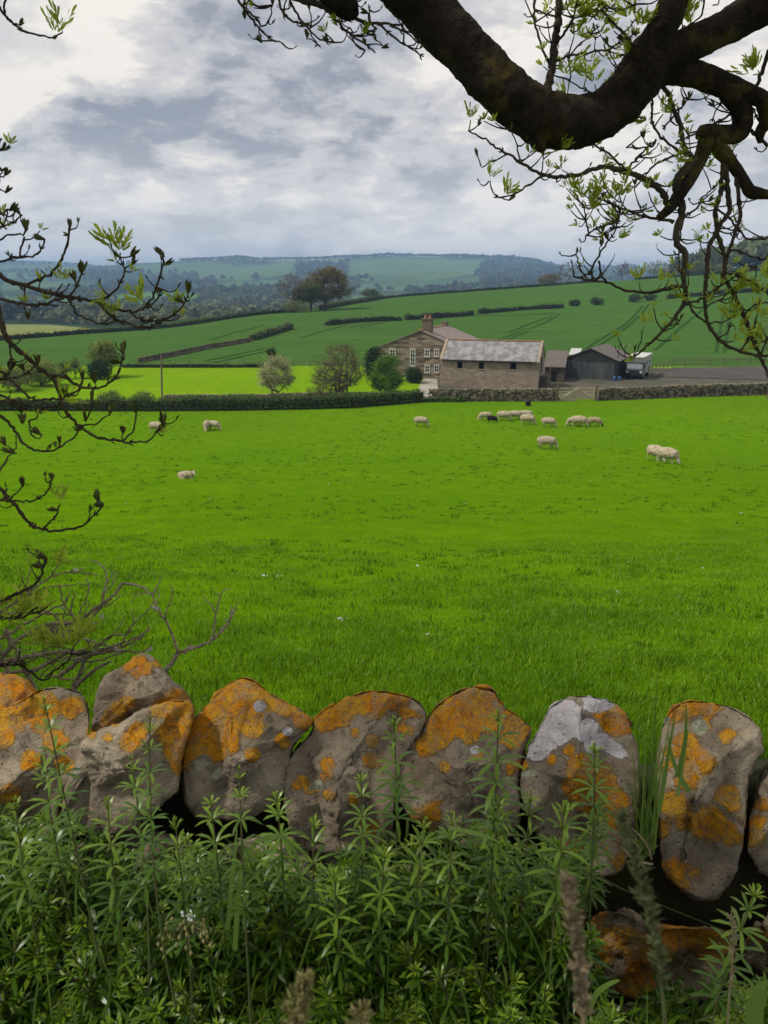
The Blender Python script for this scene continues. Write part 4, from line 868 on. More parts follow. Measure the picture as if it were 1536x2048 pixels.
# ---- hill trees ------------------------------------------------------------------
def hill_tree(u, vb, u0, u1, vt, label, leafm, y=None, **kw):
    g = GY(u, y) if y else G(u, vb, 100, 420); Y = g.y
    top = CAMZ - drop(vt, Y) - g.z; w_ = wpx(u0, u1, Y) / 2; dx = ((u0 + u1) / 2 - u) / F * Y; lo = kw.pop('lo', .25); h0 = top * lo; rz = (top - h0) / 2; zc = (top + h0) / 2
    e = [(dx, 0, zc + rz * .08, w_ * .95, w_ * .8, rz * .9, 5), (dx - w_ * .55, 0, zc - rz * .15, w_ * .55, w_ * .5, rz * .6, 2), (dx + w_ * .55, .3, zc - rz * .1, w_ * .55, w_ * .5, rz * .65, 2), (dx + w_ * .1, 0, zc + rz * .55, w_ * .55, w_ * .5, rz * .42, 2), (dx, 0, zc - rz * .5, w_ * .55, w_ * .5, rz * .4, 1)]
    return build_tree(kw.pop('name', 'hill_tree'), g, e, label, 'tree', leafm, trunk_h=max(.5, h0 * .9), **kw)
hill_tree(651, 626, 606, 699, 535, 'largest bronze leaved tree of the clump on the hill', M_lf_brown, y=212, nleaf=8000, leaf=.42, nattr=200, cluster=.65, rad=.42, lo=.18)
hill_tree(622, 640, 588, 642, 562, 'greener tree in front of the bronze tree on the hill', M_lf_green, y=206, nleaf=4500, leaf=.42, cluster=.6, rad=.3, lo=.2)
hill_tree(588, 650, 556, 612, 548, 'bare grey tree at the left of the hill clump', M_lf_brown, y=204, nleaf=350, leaf=.3, cluster=.5, rad=.22, nattr=150, twigs=380, barkm=M_twig, tip=.03)
hill_tree(590, 655, 566, 616, 600, 'low brownish thorn below the bare hill tree', M_lf_olive, y=199, nleaf=1200, leaf=.32, cluster=.5, rad=.15, lo=.05, name='thorn_tree')
hill_tree(741, 604, 724, 758, 578, 'small round tree on the skyline hedge right of the clump', M_lf_green, y=275, nleaf=900, leaf=.45, cluster=.5, rad=.15)
for u, vb, u0, u1, vt, lab, lm, nl in ((1135, 567, 1110, 1162, 522, 'bare spreading tree on the hill crest, left of the crest trees', M_lf_brown, 120), (1096, 568, 1074, 1118, 548, 'brown bush on the hill crest left of the bare trees', M_lf_brown, 1500), (1243, 560, 1224, 1264, 524, 'bare fan shaped tree on the hill crest, middle of the crest trees', M_lf_brown, 100), (1308, 556, 1284, 1342, 522, 'bare wide tree on the hill crest beside the wood', M_lf_olive, 420), (1392, 550, 1376, 1420, 520, 'olive leaved tree in front of the hill wood', M_lf_olive, 1500), (1440, 548, 1424, 1462, 528, 'small olive bush in front of the hill wood', M_lf_olive, 900)):
    hill_tree(u, vb, u0, u1, vt, lab, lm, y=300, nleaf=nl, leaf=.4, cluster=.45, rad=.22, nattr=130, twigs=300 if nl < 500 else 0, barkm=M_twig, tip=.035, name='crest_tree')
# ---- hedges ----------------------------------------------------------------------
def hedge(pts, h, wd, label, m, leaf=0.2, dens=90, gaps=0.0, name='hedge', step=0.6, ragged=.25):
    base = Vector(pts[0]); root = thing(name, base, label, 'hedge'); line = resample(pts, step); core = MB(); C = []; n = len(line)
    hts = h * (1 + ragged * 2 * fbm(np.arange(n) * step / 2.2 + pts[0].x, np.zeros(n), 3, 77)); sk = fbm(np.arange(n) * step / 5.0 + pts[0].x * 1.3, np.zeros(n), 2, 55)
    for i in range(n - 1):
        a, b = line[i], line[i + 1]
        if gaps and sk[i] < -0.25 + gaps: continue
        d = (b - a); d.z = 0; L = d.length; d.normalize(); nr = Vector((-d.y, d.x, 0)); hh = hts[i]
        c = (a + b) / 2; z = float(H(c.x, c.y))
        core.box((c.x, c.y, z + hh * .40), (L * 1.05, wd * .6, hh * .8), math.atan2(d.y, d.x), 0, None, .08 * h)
        k = max(3, int(dens * L * rng.uniform(.8, 1.2))); t = rng.uniform(0, 1, k); th = rng.uniform(-.35, math.pi + .35, k); r = rng.uniform(.78, 1.1, k)
        q = np.stack([a.x + (b.x - a.x) * t + nr.x * np.cos(th) * wd * .5 * r, a.y + (b.y - a.y) * t + nr.y * np.cos(th) * wd * .5 * r, z + np.maximum(.04, (.45 + .55 * np.sign(np.sin(th)) * np.abs(np.sin(th)) ** .6) * hh * r)], 1); C.append(q)
    if not C: return
    core.build('stems', M_hedgecore, root); C = np.concatenate(C); V, f = leaf_tris(C, leaf)
    hue = np.clip(.5 + rng.uniform(-.35, .35, len(C)) + fbm(C[:, 0] * .5, C[:, 2] * .8 + C[:, 1] * .3, 3, 8) * .9, 0, 1)
    fast_mesh('foliage', V, f, m, {'hue': np.repeat(hue, 3)}, parent=root); return root
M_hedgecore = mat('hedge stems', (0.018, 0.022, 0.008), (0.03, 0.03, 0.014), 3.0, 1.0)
hp = lambda us, off: [GY(u, float(hedge_line(u)) + off) for u in us]
hedge(hp([222, 400, 590, 700, 842], .35), 1.15, 1.4, 'long thick green hedge along the bottom of the pasture', M_hedge, .13, 330)
hedge(hp([-330, 0, 100, 216], .35), 1.05, 1.2, 'lower dark hedge at the far left of the pasture', M_hedge, .13, 260)
hill = [[GY(u, float(np.interp(u, [-400, 0, 300, 590], [140, 150, 176, 203])) + .2) for u in (-400, -100, 0, 150, 300, 450, 596)], [GY(u, y) for u, y in ((640, 215), (665, 224), (700, 240), (740, 265), (766, 285.5))], [GY(u, 287.5) for u in (766, 860, 940, 1040, 1190)], [GY(u, 289) for u in (1270, 1400, 1536, 1750)]]
for p, lab in zip(hill, ('thin dark hedge along the left skyline of the crop field', 'grassy green hedge bank climbing right of the hill trees', 'dark hedge along the hill crest', 'dark hedge below the wood on the right hill crest')):
    hedge(p, 1.5 if 'bank' in lab else .95, 1.2, lab, M_lf_green if 'bank' in lab else M_hedgeh, .34, 26, step=1.6)
for pts, h, lab, gp in (([(652, 651), (720, 644), (802, 641)], 1.25, 'dark square hedge between the hill clump and the house', 0), ([(812, 640), (870, 636), (945, 631)], 1.35, 'dark hedge crossing the hill above the farmhouse', 0), ([(958, 628), (1000, 624), (1060, 619), (1126, 616)], 1.35, 'gappy hedge of thorn bushes across the middle of the hill', .08),
                        ([(505, 681), (535, 672), (562, 664), (582, 657)], 1.3, 'bushy green hedge above the hill wall', 0)):
    hedge([G(u, v, 110, 400) for u, v in pts], h * .85, 1.5, lab, M_lf_green if 'bushy' in lab else M_hedgeh, .34, 30, gaps=gp, step=.9, ragged=.5)
for u, v, s, lab in ((1148, 612, 1.5, 'separate thorn bush in the hill hedge gap, left'), (1195, 610, 1.9, 'separate thorn bush in the hill hedge gap, middle'), (1268, 604, 2.1, 'rounded thorn bush in the hill hedge gap, right'), (1300, 601, 1.8, 'last thorn bush before the right hill hedge')):
    g = G(u, v, 110, 400); build_tree('thorn_bush', g, [(0, 0, s * .5, s * .9, s * .7, s * .5, 1)], lab, 'bush', M_hedgeh, nleaf=600, leaf=.36, nattr=40, trunk_h=.3, rad=.1, cluster=.25, stems=3)
hedge([G(u, v, 110, 400) for u, v in ((1335, 598), (1400, 592), (1536, 582), (1620, 577))], 1.2, 1.7, 'dark hedge on the right part of the hill', M_hedgeh, .34, 34, step=1.2)
hedge([GY(u, 101.9) for u in (245, 330, 420, 560)], .45, .7, 'low grassy strip under the wire fence', M_hedge, .18, 60, name='grass_bank', ragged=.5)
hedge([GY(u, float(hedge_line(u)) - .15) for u in (846, 880, 930)], .34, .5, 'nettles growing along the foot of the barn wall', M_lf_bright, .12, 120, name='nettle_patch', ragged=.8)
# ---- far woodland ------------------------------------------------------------------
M_wood = leaf_mat('far wood leaf', (0.026, 0.044, 0.016), (0.135, 0.155, 0.050), trans=.25)
def far_wood(name, label, X, Y, hts, m=M_wood, ntri=46, wide=.42, dark=None):
    Z = H(X, Y); n = len(X); ht = hts; d = rng.normal(size=(n, ntri, 3)); d /= np.linalg.norm(d, axis=2)[:, :, None]; d[:, :, 2] = np.abs(d[:, :, 2]) * 1.25 - .35
    C = np.stack([X, Y, Z + ht * .52], 1)[:, None, :] + d * (ht[:, None, None] * np.array([wide, wide, .5])) * rng.uniform(.75, 1.05, (n, ntri, 1))
    size = np.repeat(ht * .26, ntri) * rng.uniform(.7, 1.4, n * ntri)
    nr = d.reshape(-1, 3) + rng.normal(size=(n * ntri, 3)) * .45; nr /= np.linalg.norm(nr, axis=1)[:, None]
    a = np.cross(nr, rng.normal(size=nr.shape)); a /= np.linalg.norm(a, axis=1)[:, None]; b = np.cross(nr, a); c = C.reshape(-1, 3); s = size[:, None]
    V = np.stack([c - a * s * .6 - b * s * .5, c + a * s * .6 - b * s * .5, c + b * s * .75], 1).reshape(-1, 3)
    hue = np.clip(np.repeat(dark if dark is not None else rng.uniform(0, .9, n), ntri) + rng.uniform(-.12, .12, n * ntri), 0, 1)
    tag(fast_mesh(name, V, np.arange(len(V)).reshape(-1, 3), m, {'hue': np.repeat(hue, 3)}), label, 'wood', kind='stuff')
def sample_wood(n, u0, u1, y0, y1):
    u = rng.uniform(u0, u1, n); Y = np.exp(rng.uniform(math.log(y0), math.log(y1), n)); s = (u - CU) / F; X = s * Y * 1.0
    fs = np.clip(((X / Y) - SG[0]) / (SG[1] - SG[0]), 0, NS - 1).astype(int); fy = np.clip((np.log(Y) - LYG[0]) / (LYG[1] - LYG[0]), 0, NY - 1).astype(int)
    return X, Y, fieldmask[fy, fs], fs, fy
X, Y, fm, fs, fy = sample_wood(15000, -500, 2000, 430, 3450)
d1 = fbm(X / 210.0, Y / 210.0, 3, 91); keep = ~fm & (d1 > -.14 + np.clip((Y - 900) / 6000, 0, .2)) & ~((Y < 1000) & (X > 0.28 * Y))
ug, vg_ = to_px(X, Y, H(X, Y))
band = in_poly(ug, vg_, [(200, 571), (405, 566), (410, 590), (220, 592)]) | in_poly(ug, vg_, [(955, 512), (1120, 512), (1120, 555), (950, 552)]) | in_poly(ug, vg_, [(585, 516), (700, 520), (690, 556), (585, 552)]) | in_poly(ug, vg_, [(0, 620), (150, 628), (160, 645), (0, 650)])
dk = np.where(band, .02, np.where(vg_ > 590, rng.uniform(.25, .95, len(X)), rng.uniform(.05, .6, len(X))))
keep |= band & ~fm
far_wood('valley_woodland', 'woods covering the valley and the far hills', X[keep], Y[keep], (rng.uniform(6.5, 12, len(X)) * np.where(Y > 1500, 1.15, 1))[keep], ntri=40, dark=dk[keep])
# conifer plantation edge along the far skyline
X, Y, fm, fs, fy = sample_wood(1500, 380, 1110, 2650, 2850); k = (rng.uniform(size=len(X)) < .95); far_wood('skyline_plantation', 'dark plantation along the far skyline', X[k], Y[k], rng.uniform(7, 11, len(X))[k], ntri=16, wide=.3, dark=np.zeros(k.sum()))
# wood on the right hill
X, Y, fm, fs, fy = sample_wood(900, 1290, 2300, 400, 560); k = X / Y > np.interp(Y, [400, 560], [.37, .345]); far_wood('hill_wood', 'leafy wood on the hill at the right', X[k], Y[k], rng.uniform(8, 13.5, len(X))[k], ntri=110, wide=.5, dark=rng.uniform(.3, 1, k.sum()))
X, Y, fm, fs, fy = sample_wood(240, -400, 700, 330, 430); k = ~fm; far_wood('valley_trees', 'scattered trees beyond the crop field on the left', X[k], Y[k], rng.uniform(3.5, 7.5, len(X))[k], ntri=110, wide=.55, dark=rng.uniform(.3, 1, k.sum()))
# ================================================================== GRASS IN THE PASTURE
M_blade = leaf_mat('grass blade', (0.105, 0.245, 0.003), (0.250, 0.430, 0.006), trans=.5, rough=.45, spec=.35)
def grass():
    n = 400000; u = rng.uniform(-1.0, 1.0, n) * .72
    Y = 1.0 / rng.uniform(1 / 60.0, 1 / 2.05, n); Y = np.where(rng.uniform(size=n) < .6, 2.05 + rng.exponential(4.5, n), Y); Y = np.minimum(Y, 62)
    X = u * (Y + 1.0) * .9; Z = H(X, Y)
    cl = fbm(X / .55, Y / .55, 3, 41); cl2 = fbm(X / 2.3, Y / 2.3, 3, 42)
    h = (.014 + .019 * rng.uniform(size=n)) * (1 + 2.0 * np.clip(cl, -.28, .5) + 1.5 * np.clip(cl2, -.3, .5)) * np.clip(1.25 - Y / 60, .6, 1.2)
    w_ = .0022 + .0007 * np.maximum(0, Y - 3) * .55
    a = rng.uniform(0, 2 * math.pi, n); lean = rng.uniform(.2, 1.3, n) * h; b = rng.uniform(0, 2 * math.pi, n)
    bx, by = np.cos(a) * w_, np.sin(a) * w_; lx, ly = np.cos(b) * lean, np.sin(b) * lean
    P0 = np.stack([X - bx, Y - by, Z - .01], 1); P1 = np.stack([X + bx, Y + by, Z - .01], 1)
    P2 = np.stack([X + bx * .7 + lx * .4, Y + by * .7 + ly * .4, Z + h * .6], 1); P3 = np.stack([X - bx * .7 + lx * .4, Y - by * .7 + ly * .4, Z + h * .6], 1); P4 = np.stack([X + lx, Y + ly, Z + h], 1)
    V = np.stack([P0, P1, P2, P3, P4], 1).reshape(-1, 3); i = np.arange(n)[:, None] * 5
    f = np.concatenate([i + np.array([[0, 1, 2]]), i + np.array([[0, 2, 3]]), i + np.array([[3, 2, 4]])]).reshape(-1, 3)
    hue = np.clip(.55 + rng.uniform(-.28, .28, n) - cl2 * 1.2 - cl * 1.0, 0, 1)
    tag(fast_mesh('pasture_grass', V, f, M_blade, {'hue': np.repeat(hue, 5)}), 'short bright green grass of the pasture', 'grass', kind='stuff')
grass()
def tufts():
    n0 = 4200; Y0 = 1 / rng.uniform(1 / 68.0, 1 / 2.6, n0); Y0 = np.where(rng.uniform(size=n0) < .5, rng.uniform(8, 66, n0), Y0); X0 = rng.uniform(-.6, .62, n0) * (Y0 + 1); k = fbm(X0 / 5, Y0 / 5, 3, 19) > -.06; X0, Y0 = X0[k], Y0[k]
    m = 13; sz = np.repeat(rng.uniform(.4, 1.5, len(X0)), m); X = np.repeat(X0, m) + rng.normal(size=len(X0) * m) * .07 * sz; Y = np.repeat(Y0, m) + rng.normal(size=len(X0) * m) * .05 * sz; n = len(X); Z = H(X, Y); h = rng.uniform(.03, .075, n) * np.sqrt(sz); a = rng.uniform(0, 6.28, n); l = rng.uniform(.1, .7, n) * h; w_ = .004 + .0005 * Y
    V = np.stack([np.stack([X - w_ * np.cos(a), Y - w_ * np.sin(a), Z - .01], 1), np.stack([X + w_ * np.cos(a), Y + w_ * np.sin(a), Z - .01], 1), np.stack([X + l * np.sin(a), Y + l * np.cos(a), Z + h], 1)], 1).reshape(-1, 3)
    tag(fast_mesh('grass_tufts', V, np.arange(3 * n).reshape(-1, 3), leaf_mat('dark tuft', (0.050, 0.130, 0.003), (0.100, 0.215, 0.004)), {'hue': np.repeat(rng.uniform(size=n), 3)}), 'darker grass tufts dotted over the pasture', 'grass', kind='stuff')
tufts()
# white flecks (daisies, wool) in the grass
mb = MB()
for u, v in ((657, 970), (680, 1250), (690, 1252), (858, 1281), (1230, 1192), (1402, 1144), (836, 1140), (396, 952), (1030, 958), (1345, 880), (930, 1010), (420, 1000), (250, 1010), (560, 1160), (1100, 1010), (1480, 1030), (760, 900), (1000, 900), (640, 915), (530, 1160), (1180, 965)):
    g = G(u, v)
    for k in range(3): mb.box(g + Vector((rng.uniform(-.03, .03), rng.uniform(-.03, .03), .05)), (rng.uniform(.0012, .0026) * g.y ** .75 * .6 + .002,) * 3, rng.uniform(0, 3), 0, None, .008)
tag(mb.build('daisies', M_white), 'tiny white flecks of flowers and wool in the grass', 'flowers', kind='stuff')
# ================================================================== NEAR WALL
LICH = [  # lichen patches (u, v, r, kind): o orange, w white, g pale green
 (20,1365,60,'o'),(-10,1410,50,'o'),(60,1390,30,'o'),(100,1410,28,'o'),(140,1412,26,'o'),(30,1440,28,'o'),(110,1480,24,'o'),(60,1520,22,'o'),(130,1530,18,'o'),(20,1590,22,'o'),(75,1450,16,'o'),(5,1475,26,'o'),
 (272,1328,26,'o'),(290,1335,16,'o'),(318,1325,12,'o'),(255,1405,16,'o'),(225,1425,14,'o'),(345,1412,34,'o'),(378,1425,22,'o'),(320,1415,18,'o'),(345,1470,34,'o'),(350,1505,26,'o'),(275,1465,20,'o'),(183,1468,11,'o'),(215,1475,12,'o'),(260,1480,22,'o'),(228,1445,12,'o'),(355,1540,14,'o'),
 (480,1375,52,'o'),(430,1420,48,'o'),(400,1465,44,'o'),(440,1465,46,'o'),(480,1420,42,'o'),(540,1390,30,'o'),(575,1415,22,'o'),(605,1440,20,'o'),(375,1510,22,'o'),(505,1455,24,'o'),(440,1505,18,'o'),(505,1510,16,'o'),(565,1480,16,'o'),(465,1490,14,'o'),
 (660,1425,36,'o'),(690,1405,36,'o'),(740,1392,44,'o'),(790,1392,30,'o'),(640,1445,22,'o'),(675,1430,28,'o'),(805,1455,16,'o'),(815,1430,15,'o'),(655,1530,15,'o'),(652,1550,12,'o'),(600,1565,13,'o'),(627,1575,12,'o'),(660,1590,14,'o'),(740,1520,16,'o'),(745,1480,15,'o'),(710,1465,8,'o'),(705,1600,12,'o'),(735,1650,18,'o'),
 (960,1385,40,'o'),(920,1405,40,'o'),(900,1440,42,'o'),(940,1430,44,'o'),(885,1460,34,'o'),(870,1480,24,'o'),(975,1440,30,'o'),(855,1490,20,'o'),(1030,1430,22,'o'),(1025,1475,24,'o'),(935,1470,20,'o'),(890,1535,12,'o'),(843,1528,9,'o'),(955,1512,10,'o'),(850,1630,34,'o'),(1010,1400,14,'o'),(1020,1540,14,'o'),
 (1230,1430,36,'o'),(1220,1450,24,'o'),(1250,1455,16,'o'),(1160,1540,30,'o'),(1200,1560,32,'o'),(1150,1575,28,'o'),(1225,1590,26,'o'),(1180,1600,26,'o'),(1245,1615,20,'o'),(1215,1640,20,'o'),(1190,1625,20,'o'),(1137,1500,12,'o'),(1102,1518,11,'o'),(1045,1530,14,'o'),(1145,1705,26,'o'),(1225,1715,28,'o'),(1055,1460,10,'o'),
 (1375,1410,34,'o'),(1420,1410,22,'o'),(1345,1430,18,'o'),(1455,1470,16,'o'),(1410,1450,14,'o'),(1370,1490,26,'o'),(1385,1515,28,'o'),(1410,1530,22,'o'),(1375,1555,26,'o'),(1340,1505,16,'o'),(1335,1530,14,'o'),(1345,1610,30,'o'),(1370,1635,24,'o'),(1410,1650,32,'o'),(1455,1590,24,'o'),(1465,1605,16,'o'),(1455,1665,26,'o'),(1325,1660,20,'o'),(1375,1745,28,'o'),(1360,1760,24,'o'),(1335,1740,20,'o'),(1425,1625,14,'o'),
 (1515,1650,24,'o'),(1525,1610,16,'o'),(1505,1680,20,'o'),(1515,1870,20,'o'),
 (1190,1830,26,'o'),(1235,1880,38,'o'),(1270,1895,32,'o'),(1280,1930,28,'o'),(1265,1970,36,'o'),(1300,1985,24,'o'),(1205,1910,28,'o'),(1350,1870,34,'o'),(1390,1880,26,'o'),(1430,1890,28,'o'),(1380,1935,22,'o'),(1360,1945,18,'o'),(1445,1925,26,'o'),(1335,1910,14,'o'),
 (1125,1430,34,'w'),(1110,1455,36,'w'),(1090,1475,28,'w'),(1140,1450,24,'w'),(1075,1500,24,'w'),(1190,1402,24,'w'),(1212,1408,14,'w'),(1175,1460,24,'w'),(1195,1478,22,'w'),(1182,1492,14,'w'),(1228,1502,18,'w'),(1215,1490,12,'w'),(950,1500,9,'w'),(520,1412,12,'w'),(575,1462,10,'w'),
 (20,1665,15,'g'),(152,1542,8,'g'),(635,1570,11,'g'),(1066,1545,8,'g'),(1046,1548,6,'g'),(410,1525,18,'g'),(430,1545,14,'g'),(1330,1440,10,'g'),(1400,1455,16,'g')]
def lichen_stone_mat():
    m = bpy.data.materials.new('lichened sandstone'); m.use_nodes = True; t = NT(m.node_tree)
    ob = t.n('ShaderNodeTexCoord').outputs['Object']; rnd = t.n('ShaderNodeObjectInfo').outputs['Random']
    vec = t.n('ShaderNodeVectorMath', operation='ADD', ins={0: ob, 1: t.n('ShaderNodeCombineXYZ', ins={0: t.math('MULTIPLY', rnd, 37.0), 1: t.math('MULTIPLY', rnd, 11.0), 2: 0.0}).outputs[0]}).outputs[0]
    n1 = t.noise(vec, 9.0, 6, .62); n2 = t.noise(vec, 42.0, 6, .68); n3 = t.noise(vec, 150.0, 4, .7); n4 = t.noise(vec, 4.0, 3)
    c = t.mix(t.ramp(n1, .32, .68), (.195, .155, .108, 1), (.46, .385, .275, 1))
    c = t.mix(t.ramp(n4, .40, .66, 0, .7), c, (.245, .205, .160, 1))
    c = t.mix(t.ramp(n2, .50, .72, 0, .65), c, (.075, .057, .044, 1)); c = t.mix(t.ramp(n3, .58, .72, 0, .5), c, (.56, .48, .36, 1))
    vo = t.n('ShaderNodeTexVoronoi', feature='F1', ins={'Vector': vec, 'Scale': 55.0}).outputs['Distance']
    c = t.mix(t.ramp(vo, .16, .05, 0, .5), c, (.05, .04, .032, 1))
    def layer(c, att, cols, lo, hi, ns, na, holes=0.0):
        a = t.n('ShaderNodeAttribute', attribute_name=att).outputs['Fac']
        k = t.math('ADD', a, t.math('MULTIPLY', t.math('SUBTRACT', t.noise(vec, ns, 8, .72), .5), na)); k = t.math('ADD', k, t.math('MULTIPLY', t.math('SUBTRACT', t.noise(vec, ns * 4.5, 5, .7), .5), na * .55)); f = t.ramp(k, lo, hi)
        if holes: f = t.math('MULTIPLY', f, t.ramp(t.noise(vec, 21.0, 7, .75), .60, .47, 1.0 - holes, 1.0)); f = t.math('MULTIPLY', f, t.ramp(t.noise(vec, 70.0, 4, .7), .66, .52, .35, 1.0))
        body = t.mix(t.ramp(t.noise(vec, 16.0, 6, .7), .36, .64), cols[0], cols[1]); body = t.mix(t.ramp(t.noise(vec, 85.0, 4, .75), .52, .68, 0, .75), body, cols[2]); body = t.mix(t.ramp(k, lo + .25, lo, 0, .45), body, cols[1]); return t.mix(f, c, body), f
    # faint ochre bloom, then the crusts
    bl = t.ramp(t.noise(vec, 7.0, 6, .7), .52, .72, 0, .35); c = t.mix(bl, c, (.24, .145, .055, 1))
    c, f1 = layer(c, 'lich_o', ((.84, .315, .010, 1), (.86, .47, .045, 1), (.28, .125, .025, 1)), .27, .46, 17.0, 1.25, .6)
    c, f2 = layer(c, 'lich_g', ((.34, .36, .24, 1), (.40, .42, .30, 1), (.28, .30, .20, 1)), .30, .42, 30.0, .5)
    c, f3 = layer(c, 'lich_w', ((.56, .52, .53, 1), (.66, .62, .63, 1), (.40, .36, .37, 1)), .27, .34, 30.0, .55)
    b = t.n('ShaderNodeBsdfPrincipled', ins={'Base Color': c, 'Roughness': .93, 'Specular IOR Level': .15})
    hgt = t.math('ADD', t.math('ADD', t.math('MULTIPLY', n2, .6), t.math('MULTIPLY', n3, .35)), t.math('ADD', t.math('MULTIPLY', f3, .25), t.math('MULTIPLY', t.math('MULTIPLY', f1, n3), .7)))
    hgt = t.math('SUBTRACT', hgt, t.ramp(vo, .2, .05, 0, .35))
    bn = t.n('ShaderNodeBump', ins={'Strength': 1.0, 'Distance': .020, 'Height': hgt}); t.t.links.new(bn.outputs[0], b.inputs['Normal'])
    t.t.links.new(b.outputs[0], t.n('ShaderNodeOutputMaterial').inputs[0]); return m
M_lich = lichen_stone_mat()
def closed_curve(pts, n):
    p = np.array(pts, float); m = len(p); q = []
    for i in range(m):
        a, b, c, d = p[i - 1], p[i], p[(i + 1) % m], p[(i + 2) % m]
        for t in np.linspace(0, 1, 14, endpoint=False):
            # between a corner and a smooth curve
            s = .5 * (2 * b + (c - a) * t + (2 * a - 5 * b + 4 * c - d) * t * t + (3 * b - a - 3 * c + d) * t ** 3); q.append(s * .42 + (b + (c - b) * t) * .58)
    q = np.array(q); L = np.r_[0, np.cumsum(np.linalg.norm(np.diff(np.vstack([q, q[:1]]), axis=0), axis=1))]; qq = np.vstack([q, q[:1]])
    s = np.linspace(0, L[-1], n, endpoint=False); return np.stack([np.interp(s, L, qq[:, 0]), np.interp(s, L, qq[:, 1])], 1)
WY = 1.45
def stone(outline, Y, depth, label, peak=None, seed=0, name='coping_stone', cat='stone', group='coping stones on the wall', rough=1.0, tilt=.42):
    """a boulder whose silhouette is the outline, standing at depth Y with real thickness; peak = where the front face is nearest"""
    n = 84; oc = closed_curve(outline, n); c = np.array(peak if peak else oc.mean(0) + [0, 18])
    # rings: (scale about the peak, depth offset along the sight line as share of thickness)
    prof = [(.02, -.30), (.16, -.297), (.30, -.285), (.43, -.265), (.55, -.235), (.66, -.20), (.75, -.16), (.83, -.11), (.895, -.055), (.945, .01), (.98, .09), (.998, .19), (1.0, .30), (.995, .42), (.97, .54), (.92, .66), (.84, .78), (.72, .88), (.55, .95), (.3, 1.0), (.02, 1.01)]
    V = []
    for s, d in prof:
        px = c + (oc - c) * s
        for (u, v) in px:
            # upper parts of the stone lean away, as a rough block does
            yy = Y + d * depth + tilt * depth * np.clip((c[1] - v) / 160.0, -.45, 1.1) * (1 if d < .3 else .6)
            V.append(P(u, v, yy))
    V = np.array([tuple(p) for p in V]); m = len(prof)
    ctr = V.mean(0)
    # hewn planes: slice the swollen form with random flat cuts on the visible side
    r_ = np.random.default_rng(100 + seed); ext = V - ctr
    for _ in range(16):
        nn_ = np.array([r_.uniform(-1, 1), r_.uniform(-1.3, -.25), r_.uniform(-.55, 1.0)]); nn_ /= np.linalg.norm(nn_); h_ = ext @ nn_; lim = np.percentile(h_, r_.uniform(70, 92)); over = np.maximum(0, h_ - lim); ext = ext - nn_ * (over * .93)[:, None]
    edge = np.repeat([1.0 if .95 < s <= 1.0 and .0 < d < .6 else 0.0 for s, d in prof], n)[:, None]; V = ctr + ext * (1 - edge) + (V - ctr) * edge
    # roughness: chipped planes + pitting, along the outward direction
    out = V - ctr; out /= np.linalg.norm(out, axis=1)[:, None] + 1e-9
    k = np.array([mnoise.noise(Vector(p) * 7 + Vector((seed * 3.7, 0, 0))) * .016 + mnoise.noise(Vector(p) * 16 + Vector((0, seed * 2.1, 0))) * .008 + abs(mnoise.noise(Vector(p) * 9 + Vector((0, 0, seed)))) * -.024 + mnoise.noise(Vector(p) * 45) * .006 + mnoise.noise(Vector(p) * 90) * .003 for p in V]) * rough
    damp = np.repeat([.35 if .93 < s <= 1.0 and d < .6 else 1.0 for s, d in prof], n)
    V = V + out * (k * damp)[:, None]
    f = [(i * n + j, i * n + (j + 1) % n, (i + 1) * n + (j + 1) % n, (i + 1) * n + j) for i in range(m - 1) for j in range(n)] + [tuple(range(n - 1, -1, -1)), tuple((m - 1) * n + j for j in range(n))]
    me = bpy.data.meshes.new(name); base = Vector((ctr[0], ctr[1], V[:, 2].min())); me.from_pydata((V - np.array(base)).tolist(), [], f); me.materials.append(M_lich)
    o = bpy.data.objects.new(name, me); COL.objects.link(o); o.location = base
    md = o.modifiers.new('s', 'SUBSURF'); md.subdivision_type = 'SIMPLE'; md.levels = md.render_levels = 1
    dg = bpy.context.evaluated_depsgraph_get(); dg.update(); me2 = bpy.data.meshes.new_from_object(o.evaluated_get(dg)); o.modifiers.clear(); o.data = me2; bpy.data.meshes.remove(me); me2.name = name
    co = np.empty(len(me2.vertices) * 3, np.float32); me2.vertices.foreach_get('co', co); co = co.reshape(-1, 3) + np.array(base, np.float32)
    nv = np.empty(len(co) * 3, np.float32); me2.vertices.foreach_get('normal', nv); nv = nv.reshape(-1, 3)
    pit = np.array([mnoise.noise(Vector(q) * 38) * .0055 + mnoise.noise(Vector(q) * 85) * .0035 - max(0, mnoise.noise(Vector(q) * 22 + Vector((seed, 0, 0))) - .25) * .022 for q in co.tolist()], np.float32); co = co + nv * pit[:, None]; me2.vertices.foreach_set('co', (co - np.array(base, np.float32)).ravel())
    u, v = to_px(co[:, 0], co[:, 1], co[:, 2]); front = co[:, 1] < Y + depth * .75
    for key in 'owg':
        a = np.zeros(len(co))
        for (lu, lv, r, kd) in LICH:
            if kd == key: a = np.maximum(a, 1 - np.hypot(u - lu, (v - lv) * 1.08) / (r * 1.6))
        a = np.clip(a, 0, 1) * front
        if key == 'o': a = np.maximum(a, np.where(front, 0, .15))
        at = me2.attributes.new('lich_' + key, 'FLOAT', 'POINT'); at.data.foreach_set('value', a.astype(np.float32))
    for p in me2.polygons: p.use_smooth = True
    me2.update(); return tag(o, label, cat, group)
stone([(-95,1352),(-40,1343),(10,1346),(45,1353),(72,1376),(92,1402),(90,1470),(60,1530),(-95,1530)], 1.56, .26, 'coping stone with a broad orange lichen top at the left picture edge', seed=1)
